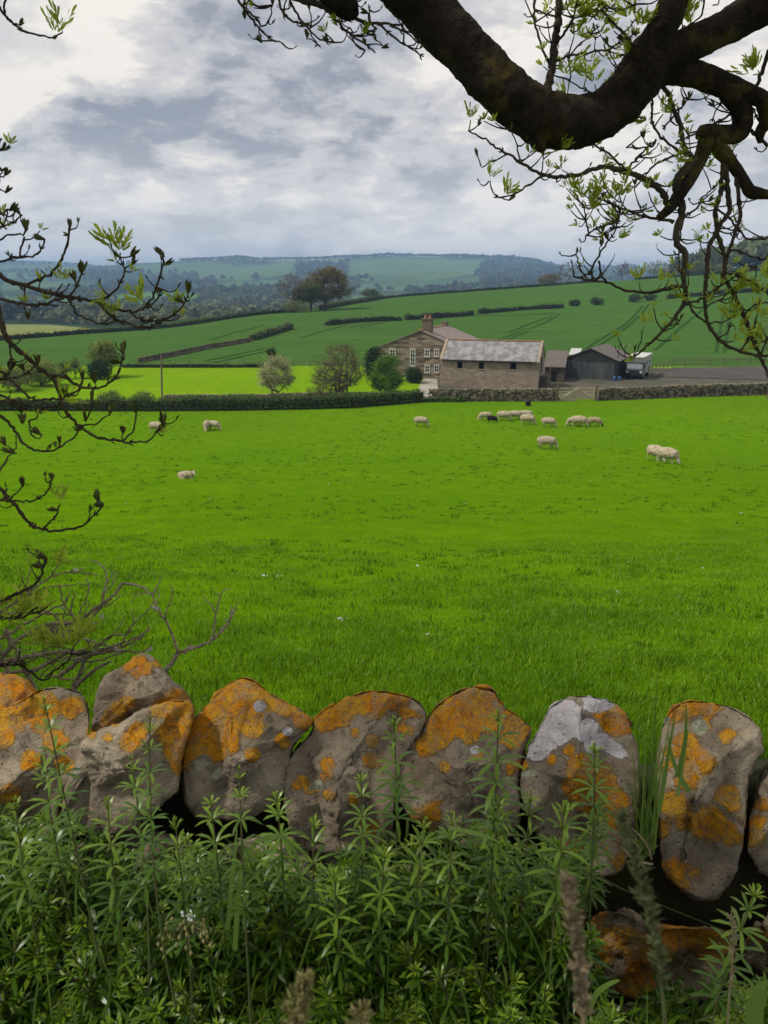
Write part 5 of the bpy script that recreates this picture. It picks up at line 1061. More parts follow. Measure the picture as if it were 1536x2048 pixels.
stone([(-70,1432),(-20,1432),(30,1412),(75,1384),(102,1374),(135,1377),(160,1383),(175,1410),(181,1455),(168,1510),(150,1560),(125,1605),(112,1690),(60,1715),(-70,1715)], 1.44, .24, 'wide grey coping stone with scattered orange specks, second from the left', peak=(70,1560), seed=2)
stone([(180,1470),(183,1425),(192,1390),(208,1355),(238,1335),(262,1318),(283,1305),(297,1306),(314,1318),(338,1350),(370,1382),(386,1412),(386,1470),(300,1500),(200,1500)], 1.66, .26, 'pointed grey coping stone standing behind the others, tallest at left', peak=(275,1400), seed=3)
stone([(126,1610),(132,1575),(142,1535),(160,1482),(185,1458),(240,1440),(272,1425),(302,1412),(340,1399),(372,1402),(391,1412),(385,1450),(374,1490),(362,1530),(356,1580),(325,1610),(295,1635),(255,1665),(140,1665)], 1.40, .24, 'slanting grey coping stone in front of the pointed one', peak=(235,1545), seed=4)
stone([(362,1545),(364,1505),(378,1462),(398,1432),(425,1402),(450,1372),(478,1356),(506,1361),(540,1383),(575,1405),(600,1420),(626,1442),(606,1470),(582,1500),(576,1560),(560,1600),(500,1640),(400,1640),(370,1600)], 1.45, .26, 'coping stone with the widest yellow orange lichen cap', peak=(470,1530), seed=5)
stone([(566,1600),(570,1545),(580,1512),(602,1486),(620,1466),(627,1440),(650,1413),(700,1390),(745,1381),(795,1384),(830,1398),(852,1424),(850,1455),(828,1480),(805,1530),(792,1600),(780,1690),(700,1715),(590,1700)], 1.43, .26, 'blocky brown coping stone with an orange upper rim, in the middle', peak=(680,1560), seed=6)
stone([(786,1560),(792,1528),(812,1495),(832,1465),(858,1428),(888,1398),(930,1376),(962,1370),(988,1378),(1008,1408),(1042,1434),(1064,1460),(1050,1500),(1040,1560),(1040,1650),(985,1700),(900,1695),(835,1650),(795,1600)], 1.44, .27, 'tall brown coping stone with a bright orange peak', peak=(930,1560), seed=7)
stone([(1036,1590),(1038,1545),(1052,1505),(1066,1478),(1084,1440),(1104,1412),(1142,1395),(1190,1391),(1232,1404),(1254,1426),(1268,1470),(1282,1530),(1275,1620),(1262,1700),(1232,1748),(1180,1755),(1115,1715),(1062,1650)], 1.43, .24, 'coping stone with big white lichen patches', peak=(1160,1560), seed=8)
stone([(1312,1560),(1316,1500),(1328,1440),(1350,1412),(1378,1401),(1420,1405),(1470,1417),(1505,1438),(1522,1465),(1527,1502),(1508,1528),(1494,1600),(1484,1690),(1466,1760),(1432,1798),(1392,1800),(1352,1772),(1326,1735),(1318,1650)], 1.42, .24, 'tall upright coping stone split by a ledge, right of the grass tuft', peak=(1405,1570), seed=9)
stone([(1494,1700),(1497,1640),(1508,1585),(1528,1535),(1565,1508),(1650,1500),(1660,1720),(1570,1770),(1520,1745)], 1.43, .25, 'grey coping stone cut off by the right picture edge', peak=(1580,1620), seed=10)
LOW = [([(1176,1880),(1184,1835),(1215,1822),(1290,1838),(1345,1850),(1440,1858),(1464,1885),(1458,1960),(1425,2000),(1345,2014),(1260,1998),(1205,1976)], 1.36, 'long low wall stone with thick orange lichen below the copes', (1320,1920)),
       ([(1476,1905),(1500,1868),(1530,1835),(1600,1815),(1660,1830),(1660,1970),(1580,1985),(1515,1950)], 1.38, 'brown wall stone at the lower right edge', (1580,1890)),
       ([(1170,2060),(1200,2020),(1270,2010),(1400,2022),(1470,2060),(1460,2140),(1300,2170),(1190,2140)], 1.32, 'dark wall stone at the bottom under the orange one', None),
       ([(960,1840),(975,1770),(1050,1742),(1130,1760),(1172,1800),(1168,1900),(1100,1930),(990,1910)], 1.38, 'dark wall stone hidden behind cleavers below the white patched cope', None),
       ([(700,1830),(712,1760),(790,1725),(900,1730),(955,1775),(945,1860),(850,1890),(730,1880)], 1.38, 'brown wall stone behind cleavers below the orange peaked cope', None),
       ([(430,1760),(450,1690),(540,1665),(640,1680),(695,1730),(690,1830),(600,1860),(470,1840)], 1.38, 'brown wall stone behind cleavers under the middle copes', None),
       ([(140,1740),(160,1680),(250,1655),(360,1670),(425,1720),(415,1820),(300,1850),(170,1830)], 1.38, 'shaded wall stone behind cleavers at the left', None),
       ([(-120,1790),(-90,1730),(20,1712),(110,1735),(138,1790),(120,1870),(0,1900),(-100,1880)], 1.38, 'shaded wall stone at the lower left edge', None),
       ([(560,1960),(580,1880),(700,1860),(830,1890),(880,1960),(830,2050),(640,2060)], 1.35, 'deep shaded wall stone low in the middle', None),
       ([(900,2000),(930,1925),(1040,1905),(1150,1930),(1180,2000),(1130,2090),(960,2090)], 1.35, 'deep shaded wall stone low in the weeds at right', None),
       ([(150,1980),(180,1880),(320,1860),(500,1870),(550,1950),(480,2060),(220,2070)], 1.35, 'deep shaded wall stone low at left', None),
       ([(1478,2060),(1500,1990),(1580,1975),(1660,2000),(1660,2120),(1520,2130)], 1.35, 'dark wall stone in the lower right corner', None)]
for i, (ol, y, lab, pk) in enumerate(LOW): stone(ol, y, .26, lab, pk, 20 + i, 'wall_stone', 'stone', 'stones of the lower wall courses', tilt=.05)
for i, (u, v) in enumerate([(1700, 1880), (1900, 1930), (2150, 1880), (2400, 1940), (-260, 1850), (-480, 1900), (-720, 1850), (1800, 2080), (2080, 2080)]):
    stone([(u - 110, v), (u - 90, v - 70), (u, v - 90), (u + 95, v - 65), (u + 115, v + 10), (u + 70, v + 80), (u - 60, v + 85)], 1.38, .26, 'wall stone of the lower courses beyond the %s picture edge' % ('right' if u > 0 else 'left'), None, 60 + i, 'wall_stone', 'stone', 'stones of the lower wall courses', tilt=.05)
# earthy heart of the wall behind the stones, and its ends running out of view
M_core = mat('wall heart earth', (0.040, 0.031, 0.020), (0.035, 0.042, 0.014), 9.0, 1.0, 1.0, 22)
mb = MB(); nx = 120; xs = np.linspace(-6, 6, nx); prof = [(1.50, -.15), (1.52, .25), (1.55, .42), (1.60, .50), (1.72, .50), (1.84, .40), (1.95, .1), (2.0, -.6)]
V = []
for x in xs:
    for (y, z) in prof: V.append((x, y + mnoise.noise((x * 5, y * 7, z * 7)) * .04, z + mnoise.noise((x * 6 + 9, y * 5, z * 3)) * .035))
m_ = len(prof); mb.add(V, [(i * m_ + j, (i + 1) * m_ + j, (i + 1) * m_ + j + 1, i * m_ + j + 1) for i in range(nx - 1) for j in range(m_ - 1)] + [tuple(range(m_)), tuple((nx - 1) * m_ + j for j in range(m_ - 1, -1, -1))])
tag(mb.build('dry_stone_wall', M_core, smooth=True), 'dark earthy heart of the near dry stone wall behind its stones', 'wall')
# the wall carries on to both sides, out of the frame: rougher copes
for i, x in enumerate([-1.05, -1.42, -1.8, -2.2, -2.6, 1.15, 1.5, 1.88, 2.3, 2.7]):
    u, v = [float(k) for k in to_px(np.array(x), np.array(1.45), np.array(.72))]; w_ = 150; ol = [(u - w_ * .9, v + 40), (u - w_ * .7, v - 70), (u - w_ * .2, v - 130 - rng.uniform(0, 30)), (u + w_ * .4, v - 110), (u + w_ * .85, v - 30), (u + w_ * .8, v + 130), (u, v + 200), (u - w_ * .8, v + 150)]
    stone(ol, 1.45, .26, 'coping stone of the wall beyond the %s picture edge' % ('left' if x < 0 else 'right'), None, 40 + i)
# ================================================================== PLANTS IN FRONT OF THE WALL
def plant_leaf_mat(name, c1, c2, rough=.38, spec=.5, trans=.3):
    return leaf_mat(name, c1, c2, trans=trans, rough=rough, spec=spec)
M_clv = plant_leaf_mat('cleavers leaf', (0.044, 0.108, 0.005), (0.195, 0.305, 0.020)); M_clvs = mat('cleavers stem', (0.07, 0.115, 0.03), (0.09, 0.075, 0.035), 8.0, .7)
def leaf_strips(B, D, N, L, W, droop=.25):
    """narrow leaves: base B, direction D, face normal N, length L, width W (all n,3 / n)"""
    B, D, N = map(np.asarray, (B, D, N)); n = len(B); S_ = np.cross(D, N); S_ /= np.linalg.norm(S_, axis=1)[:, None] + 1e-9; L = np.asarray(L)[:, None]; W = np.asarray(W)[:, None] * .5; V = []
    for t, k in ((0, .35), (.35, .8), (.72, 1.0)):
        c = B + D * L * t + N * L * (.10 * math.sin(math.pi * t)) - np.array([0, 0, 1.0]) * L * droop * t * t
        V += [c - S_ * W * k, c + S_ * W * k]
    V.append(B + D * L - np.array([0, 0, 1.0]) * L * droop); V = np.stack(V, 1).reshape(-1, 3)
    i = np.arange(n)[:, None] * 7; f = np.concatenate([i + np.array([q]) for q in ((0, 1, 3), (0, 3, 2), (2, 3, 5), (2, 5, 4), (4, 5, 6))]); return V, f
def sprig(tip, root, leaf=.045, gap=.036, maxlen=.34, seed=0):
    """one cleavers stem: returns stem polyline and the whorl leaves"""
    tip = np.array(tip, float); root = np.array(root, float); n = 12; mid = (tip + root) / 2 + rng.normal(size=3) * np.array([.02, .02, .01])
    t = np.linspace(0, 1, n)[:, None]; pts = (1 - t) ** 2 * tip + 2 * t * (1 - t) * mid + t * t * root
    s = np.r_[0, np.cumsum(np.linalg.norm(np.diff(pts, axis=0), axis=1))]; B, D, N, L, W, Hh = [], [], [], [], [], []
    d = .004; k = 0; ph = rng.uniform(0, 6)
    while d < min(s[-1], maxlen):
        c = np.array([np.interp(d, s, pts[:, i]) for i in range(3)]); e = .01; c2 = np.array([np.interp(max(0, d - e), s, pts[:, i]) for i in range(3)]) - np.array([np.interp(d + e, s, pts[:, i]) for i in range(3)]); ax = c2 / (np.linalg.norm(c2) + 1e-9)
        g = min(1.0, .28 + k * .26); m = rng.integers(6, 10) if k else 5; up = math.radians(max(8, 74 - k * 21) + rng.uniform(-8, 8)); a = np.cross(ax, [0.31, .9, .1]); a /= np.linalg.norm(a); b = np.cross(ax, a); ph += .45
        for j in range(m):
            th = ph + 2 * math.pi * j / m + rng.uniform(-.15, .15); r = a * math.cos(th) + b * math.sin(th); uu = up + rng.uniform(-.2, .2); dd = r * math.cos(uu) + ax * math.sin(uu); nn = ax * math.cos(uu) - r * math.sin(uu)
            B.append(c); D.append(dd); N.append(nn); L.append(leaf * g * rng.uniform(.8, 1.12)); W.append(leaf * g * .120 + .0012); Hh.append(np.clip(.72 - .1 * k + rng.uniform(-.2, .2) + (.3 if k < 2 else 0), 0, 1))
        d += gap * (.45 if k == 0 else (.75 if k == 1 else rng.uniform(.9, 1.25))); k += 1
    return pts, leaf_strips(B, D, N, L, W, droop=rng.uniform(.05, .3)), np.repeat(Hh, 7)
HERO = [  # u, v, depth, leaf, lean(px), label
 (88, 1398, 1.02, .036, -10, 'slender cleavers sprig rising in front of the left grey cope'), (300, 1438, .98, .030, 5, 'small blurred cleavers tip in front of the pointed stone'), (262, 1520, 1.08, .044, 14, 'cleavers sprig spread across the slanting stone'), (478, 1535, 1.02, .030, 4, 'slim cleavers tip before the orange capped stone'),
 (85, 1518, 1.15, .044, -8, 'cleavers sprig low against the leftmost stones'), (420, 1592, 1.12, .044, 3, 'cleavers sprig left of the dark gap between stones'), (350, 1640, 1.1, .044, 0, 'bushy cleavers sprig at the dark gap'), (553, 1588, 1.16, .048, 6, 'pale tipped cleavers sprig under the orange capped stone'),
 (628, 1640, 1.14, .046, -6, 'cleavers sprig below the middle blocky stone'), (722, 1545, 1.18, .042, 12, 'cleavers sprig in the cleft left of the peaked stone'), (788, 1438, 1.22, .046, 0, 'tall cleavers stem in the cleft between the two middle stones'), (850, 1640, 1.12, .046, -5, 'broad cleavers sprig at the foot of the peaked stone'),
 (905, 1628, 1.12, .046, 4, 'light green cleavers sprig below the peaked stone'), (997, 1425, 1.15, .052, 2, 'tallest cleavers stem reaching up the right of the peaked stone'), (1000, 1596, 1.12, .046, 8, 'dense cleavers sprig between the peaked and white patched stones'), (1062, 1585, 1.14, .046, 0, 'cleavers sprig left of the white patched stone foot'),
 (1130, 1610, 1.08, .052, -4, 'big starry cleavers whorl in front of the white patched stone'), (1190, 1490, 1.16, .042, -20, 'thin cleavers sprig across the white lichen'), (1200, 1600, 1.2, .036, 16, 'small cleavers sprig by the grass tuft'), (668, 1745, 1.1, .05, 3, 'pale cleavers sprig over the dark hollow in the middle'),
 (770, 1700, 1.12, .05, -8, 'open cleavers sprig over the hollow below the blocky stone'), (1515, 1775, 1.0, .046, 10, 'cleavers tip at the right edge under the grey cope'), (1490, 1990, 1.0, .046, 15, 'cleavers sprig at the lower right edge beside the long stone'), (215, 1600, 1.12, .046, 0, 'cleavers sprig at the foot of the slanting stone'), (30, 1600, 1.1, .046, 6, 'cleavers sprig at the left edge below the copes')]
for (u, v, Y, lf, lean, lab) in HERO:
    tip = P(u, v, Y); root = Vector((tip.x - lean / F * 2, tip.y + rng.uniform(-.02, .05), max(.02, tip.z - .55)))
    pts, (V, f), hue = sprig(tip, root, lf * 1.12, gap=.040, maxlen=.26); r = thing('cleavers', root, lab, 'weed', 'tall cleavers sprigs in front of the wall')
    mb = MB(); mb.tube(pts[::-1], np.linspace(.0022, .0011, len(pts)), 4); mb.build('stem', M_clvs, r); fast_mesh('leaves', V, f, M_clv, {'hue': hue}, parent=r)
def cleaver_mass():
    env = [(-1400, 1640), (-300, 1630), (0, 1605), (130, 1640), (280, 1690), (420, 1635), (560, 1650), (700, 1695), (850, 1680), (1000, 1635), (1120, 1670), (1185, 1790), (1200, 1985), (1260, 2035), (1420, 2060), (1470, 1975), (1536, 1950), (1800, 1900), (2700, 1800)]
    eu, ev = zip(*env); VV, FF, HH, o = [], [], [], 0; st = MB()
    for k in range(1500):
        u = rng.uniform(-260, 1760) if k < 1150 else (rng.uniform(-1300, -260) if k % 2 else rng.uniform(1760, 2600)); top = np.interp(u, eu, ev); v = top + (2300 - top) * rng.uniform(0, 1) ** .95; Y = 1.30 - (v - 1620) / 700 * .36 + rng.uniform(-.07, .05)
        if 640 < u < 800 and 1690 < v < 1880 and rng.uniform() < .55: continue
        if 860 < u < 960 and 1740 < v < 1880 and rng.uniform() < .4: continue
        if 110 < u < 300 and 1700 < v < 1830 and rng.uniform() < .5: continue
        tip = P(u, v, max(.8, Y)); ln = rng.normal(size=2) * .06; root = Vector((tip.x + ln[0] * 3.4, tip.y + abs(ln[1]) * 3.2 * rng.uniform(0, 1), max(.01, tip.z - rng.uniform(.22, .5))))
        pts, (V, f), hue = sprig(tip, root, rng.uniform(.040, .068), maxlen=rng.uniform(.12, .26)); VV.append(V); FF.append(f + o); HH.append(np.clip(hue - .10 + rng.uniform(-.25, .1), 0, 1)); o += len(V); st.tube(pts[::-1], .0016, 3, cap=False)
    fast_mesh_o = fast_mesh('cleavers_undergrowth', np.concatenate(VV), np.concatenate(FF), M_clv, {'hue': np.concatenate(HH)}); tag(fast_mesh_o, 'tangled mass of cleavers weeds along the foot of the wall', 'weeds', kind='stuff')
    tag(st.build('cleavers_stems', M_clvs), 'stems of the tangled cleavers along the wall', 'weeds', kind='stuff')
cleaver_mass()
M_gr = plant_leaf_mat('coarse grass', (0.085, 0.17, 0.025), (0.17, 0.27, 0.05), rough=.42); M_dry = mat('dry grass', (0.30, 0.24, 0.13), (0.20, 0.16, 0.09), 20, .8)
def blade(base, tip, wd, bend=.05, n=9):
    base, tip = np.array(base, float), np.array(tip, float); t = np.linspace(0, 1, n)[:, None]; m_ = (base + tip) / 2 + np.array([0, 0, np.linalg.norm(tip - base) * bend]) + rng.normal(size=3) * .01
    c = (1 - t) ** 2 * base + 2 * t * (1 - t) * m_ + t * t * tip; d = np.gradient(c, axis=0); s = np.cross(d, [0.2, -1, .25]); s /= np.linalg.norm(s, axis=1)[:, None]; w_ = wd * np.clip(1.25 * (1 - t) ** .55, 0, 1) * .5
    V = np.concatenate([c - s * w_, c + s * w_ + np.array([0, wd * .25, 0])]); f = [(i, i + 1, n + i + 1, n + i) for i in range(n - 1)]; return V, f
def grass_tuft(base, tips, wd, label, name='grass_tuft', m=None, Yt=None, nn=None):
    mb = MB(); hue = []
    for tp in tips:
        b = Vector(base) + Vector((rng.uniform(-.025, .025), rng.uniform(-.02, .02), rng.uniform(-.02, .01))); V, f = blade(b, tp, wd * rng.uniform(.7, 1.2)); mb.add(V, f); hue += [rng.uniform(0, 1)] * len(V)
    o = mb.build(name, m or M_gr, attrs={'hue': hue}, smooth=True); return tag(o, label, 'grass tuft')
b = P(1292, 1700, 1.38)
tips = [P(u + rng.uniform(-8, 8), v, 1.36 + rng.uniform(-.1, .06)) for u, v in ((1322, 1330), (1348, 1420), (1282, 1440), (1264, 1480), (1330, 1475), (1306, 1400), (1248, 1545), (1300, 1470), (1340, 1520), (1318, 1430), (1275, 1395), (1355, 1450), (1270, 1560), (1312, 1520), (1290, 1540), (1230, 1600), (1338, 1390), (1260, 1440), (1296, 1430), (1326, 1500))]
grass_tuft(b, tips, .0055, 'upright grass tuft growing in the gap between two copes')
grass_tuft(P(1285, 1720, 1.34), [P(u, v, 1.3) for u, v in ((1240, 1690), (1262, 1655), (1250, 1710), (1320, 1690), (1230, 1660), (1310, 1735), (1330, 1640))], .004, 'dry curled grass wisps at the foot of the grass tuft', m=M_dry)
grass_tuft(P(1345, 1580, .78), [P(1372, 1402, .78), P(1352, 1420, .78), P(1335, 1450, .76), P(1380, 1440, .80)], .006, 'blurred near grass blades in front of the ledge split cope')
def path_blade(px, Y, wd, label):
    c = np.array([tuple(P(u, v, Y)) for u, v in px]); c = np.stack([pchip(np.arange(len(c)), c, np.linspace(0, len(c) - 1, 30))])[0]; n = len(c); t = np.linspace(0, 1, n)[:, None]
    d = np.gradient(c, axis=0); s = np.cross(d, [0, -1, .4]); s /= np.linalg.norm(s, axis=1)[:, None]; w_ = wd * .5 * np.clip(1.3 * (1 - t) ** .5, 0, 1); V = np.concatenate([c - s * w_, c + s * w_]); mb = MB(); mb.add(V, [(i, i + 1, n + i + 1, n + i) for i in range(n - 1)])
    tag(mb.build('grass_leaf', M_gr, attrs={'hue': [.8] * (2 * n)}, smooth=True), label, 'grass')
def weed_grass():
    mb = MB(); hue = []
    for k in range(130):
        u = rng.uniform(-100, 1600); v = rng.uniform(1640, 2050) if u < 1180 else rng.uniform(1960, 2060); Y = 1.22 - (v - 1640) / 700 * .34 + rng.uniform(-.06, .05); tp = P(u, v, Y); bs = tp + Vector((rng.uniform(-.10, .10), rng.uniform(-.03, .06), -rng.uniform(.18, .34))); V, f_ = blade(bs, tp, rng.uniform(.003, .006), rng.uniform(.02, .35)); mb.add(V, f_); hue += [rng.uniform(0, 1)] * len(V)
    tag(mb.build('weed_grass', M_gr, attrs={'hue': hue}, smooth=True), 'thin coarse grass blades growing through the cleavers', 'grass', kind='stuff')
weed_grass()
path_blade([(470, 1900), (476, 1800), (492, 1715), (525, 1678), (560, 1672), (588, 1700), (602, 1750), (606, 1775)], 1.02, .008, 'long pale grass leaf arching over in the weeds')
path_blade([(455, 1860), (462, 1780), (470, 1700), (474, 1655)], 1.04, .007, 'upright pale grass leaf left of the arching one')
path_blade([(900, 1655), (930, 1662), (970, 1672), (1002, 1686)], 1.06, .007, 'short bright grass leaf under the peaked stone')
path_blade([(1495, 2200), (1505, 2080), (1515, 1990), (1535, 1960)], .80, .026, 'broad pale green leaf in the lower right corner')
path_blade([(1178, 2020), (1195, 1985), (1225, 1965), (1240, 1960)], 1.0, .010, 'bright green grass leaf before the long orange stone')
M_seed = mat('brown seed head', (0.30, 0.235, 0.14), (0.20, 0.16, 0.10), 30, .9); M_seedg = mat('green seed head', (0.13, 0.16, 0.06), (0.09, 0.11, 0.045), 30, .9); M_seedy = mat('pale seed head', (0.30, 0.27, 0.11), (0.20, 0.19, 0.07), 30, .9)
def seed_head(px, Y, head_r, m, label, stem_r=.0016, share=.6, dens=260, spike=.009):
    c = np.array([tuple(P(u, v, Y)) for u, v in px]); c = pchip(np.arange(len(c)), c, np.linspace(0, len(c) - 1, 24)); root = thing('grass_seed_head', c[0], label, 'seed head', 'seeding grasses in front of the wall')
    mb = MB(); mb.tube(c, np.linspace(stem_r, stem_r * .5, len(c)), 5); mb.build('stem', m, root)
    t = rng.uniform(1 - share, 1, dens); q = np.stack([np.interp(t, np.linspace(0, 1, len(c)), c[:, i]) for i in range(3)], 1); d = rng.normal(size=(dens, 3)); d[:, 2] = np.abs(d[:, 2]) + .8; d /= np.linalg.norm(d, axis=1)[:, None]
    pr = np.sin(np.clip((t - (1 - share)) / share, .04, .98) * math.pi) ** .6; q = q + rng.normal(size=(dens, 3)) * (head_r * .38 * pr)[:, None]; V, f = leaf_strips(q, d, np.cross(d, rng.normal(size=(dens, 3))), np.full(dens, spike), np.full(dens, spike * .22), 0); fast_mesh('spikelets', V, f, m, {'hue': rng.uniform(0, 1, len(V))}, parent=root)
seed_head([(1172, 2150), (1164, 2000), (1150, 1880), (1132, 1765)], .38, .0030, M_seed, 'blurred brown seed head close to the camera, left of the orange stone', dens=320, share=.75)
seed_head([(1335, 2120), (1322, 1960), (1290, 1800), (1235, 1630)], .40, .0030, M_seedg, 'tall blurred green seed head leaning across the long orange stone', dens=300, share=.7)
seed_head([(1452, 2150), (1458, 2000), (1466, 1900), (1462, 1832)], .80, .005, M_dry, 'pale dry grass stalk in front of the long orange stone', dens=90, share=.6)
seed_head([(592, 2160), (588, 2080), (600, 2010), (612, 1962)], .42, .009, M_seedy, 'yellowish blurred seed plume at the bottom of the picture', dens=420, share=.8)
seed_head([(700, 2160), (712, 2080), (725, 2020)], .42, .008, M_seedy, 'second yellowish seed plume, just showing at the bottom edge', dens=260, share=.8)
# yellow flower head with pods
c = P(372, 1862, .98); fl = thing('flower_head', c - Vector((0, 0, .25)), 'nodding head of small yellow green flowers among the cleavers', 'flower')
mb = MB(); mb.tube([c - Vector((.01, 0, .3)), c - Vector((.0, 0, .12)), c], .0018, 5); st = MB(); pods = MB(); wh = MB()
for k in range(46):
    a = rng.uniform(0, 6.28); r = rng.uniform(.008, .042); e = c + Vector((math.cos(a) * r * 1.15, math.sin(a) * r * .7, .018 - r * .55 + rng.uniform(-.012, .012))); st.tube([c - Vector((0, 0, .012)), c.lerp(e, .5) + Vector((0, 0, .006)), e], .0006, 3, cap=False); bm_ = e - Vector((0, 0, .006)); pods.tube([e, e - Vector((0, 0, .004)), bm_ - Vector((0, 0, .003))], [.0012, .0028, .0009], 5)
for k in range(10): wh.box(c + Vector((.0 + rng.uniform(-.008, .014), rng.uniform(-.01, .01), .024 + rng.uniform(-.006, .008))), (.0035, .001, .003), rng.uniform(0, 3), 0, None, .002)
mb.build('stem', M_clvs, fl); st.build('stalks', M_clvs, fl); pods.build('pods', M_seedy, fl); wh.build('petals', M_white, fl)
# ================================================================== OVERHANGING ASH TREES
def bark_mat(name, c1, c2, c3, lo=.56, hi=.74):
    m = bpy.data.materials.new(name); m.use_nodes = True; t = NT(m.node_tree); ob = t.n('ShaderNodeTexCoord').outputs['Object']
    n1 = t.noise(ob, 14.0, 6, .65); n2 = t.noise(ob, 60.0, 5, .7); n3 = t.noise(ob, 6.0, 5, .65); c = t.mix(t.ramp(n1, .35, .65), (*c1, 1), (*c2, 1)); c = t.mix(t.ramp(n3, lo, hi, 0, .8), c, (*c3, 1)); c = t.mix(t.ramp(n2, .56, .7, 0, .55), c, (.012, .010, .008, 1))
    vo = t.n('ShaderNodeTexVoronoi', feature='DISTANCE_TO_EDGE', ins={'Vector': t.mapv(ob, (1, 1, 1)), 'Scale': 38.0}).outputs['Distance']; crack = t.ramp(vo, .09, .0)
    b = t.n('ShaderNodeBsdfPrincipled', ins={'Base Color': c, 'Roughness': .95, 'Specular IOR Level': .12}); bn = t.n('ShaderNodeBump', ins={'Strength': 1.0, 'Distance': .026, 'Height': t.math('SUBTRACT', t.math('ADD', n2, n1), t.math('MULTIPLY', crack, .12))}); t.t.links.new(bn.outputs[0], b.inputs['Normal']); t.t.links.new(b.outputs[0], t.n('ShaderNodeOutputMaterial').inputs[0]); return m
M_ash = bark_mat('ash bark', (0.052, 0.041, 0.029), (0.024, 0.019, 0.014), (0.15, 0.12, 0.026), .52, .70); M_ashtw = bark_mat('ash twig bark', (0.12, 0.097, 0.068), (0.065, 0.053, 0.040), (0.15, 0.135, 0.075), .5, .66); M_dead = bark_mat('bleached dead wood', (0.60, 0.50, 0.36), (0.38, 0.31, 0.21), (0.72, 0.66, 0.54), .5, .7)
M_ashlf = leaf_mat('young ash leaf', (0.24, 0.34, 0.025), (0.50, 0.58, 0.07), trans=.55, rough=.45); M_ashbud = leaf_mat('ash bud', (0.055, 0.058, 0.016), (0.15, 0.17, 0.035), trans=.1, rough=.5)
def Yf(base, amp, u, v): return base + amp * float(fbm(np.array([u / 330.0 + 4]), np.array([v / 330.0 + 9]), 2, 63)[0]) * 2
def px_path(pts, base, amp, step=10.0):
    p = np.array(pts, float); L = np.r_[0, np.cumsum(np.hypot(*np.diff(p[:, :2], axis=0).T))]; n = max(4, int(L[-1] / step)); s = np.linspace(0, L[-1], n); q = np.stack([pchip(L, p[:, i], s) for i in range(p.shape[1])], 1)
    W = [P(a[0], a[1], Yf(base, amp, a[0], a[1])) for a in q]; dist = np.array([(w - Vector((0, 0, CAMZ))).length for w in W]); return W, q, dist
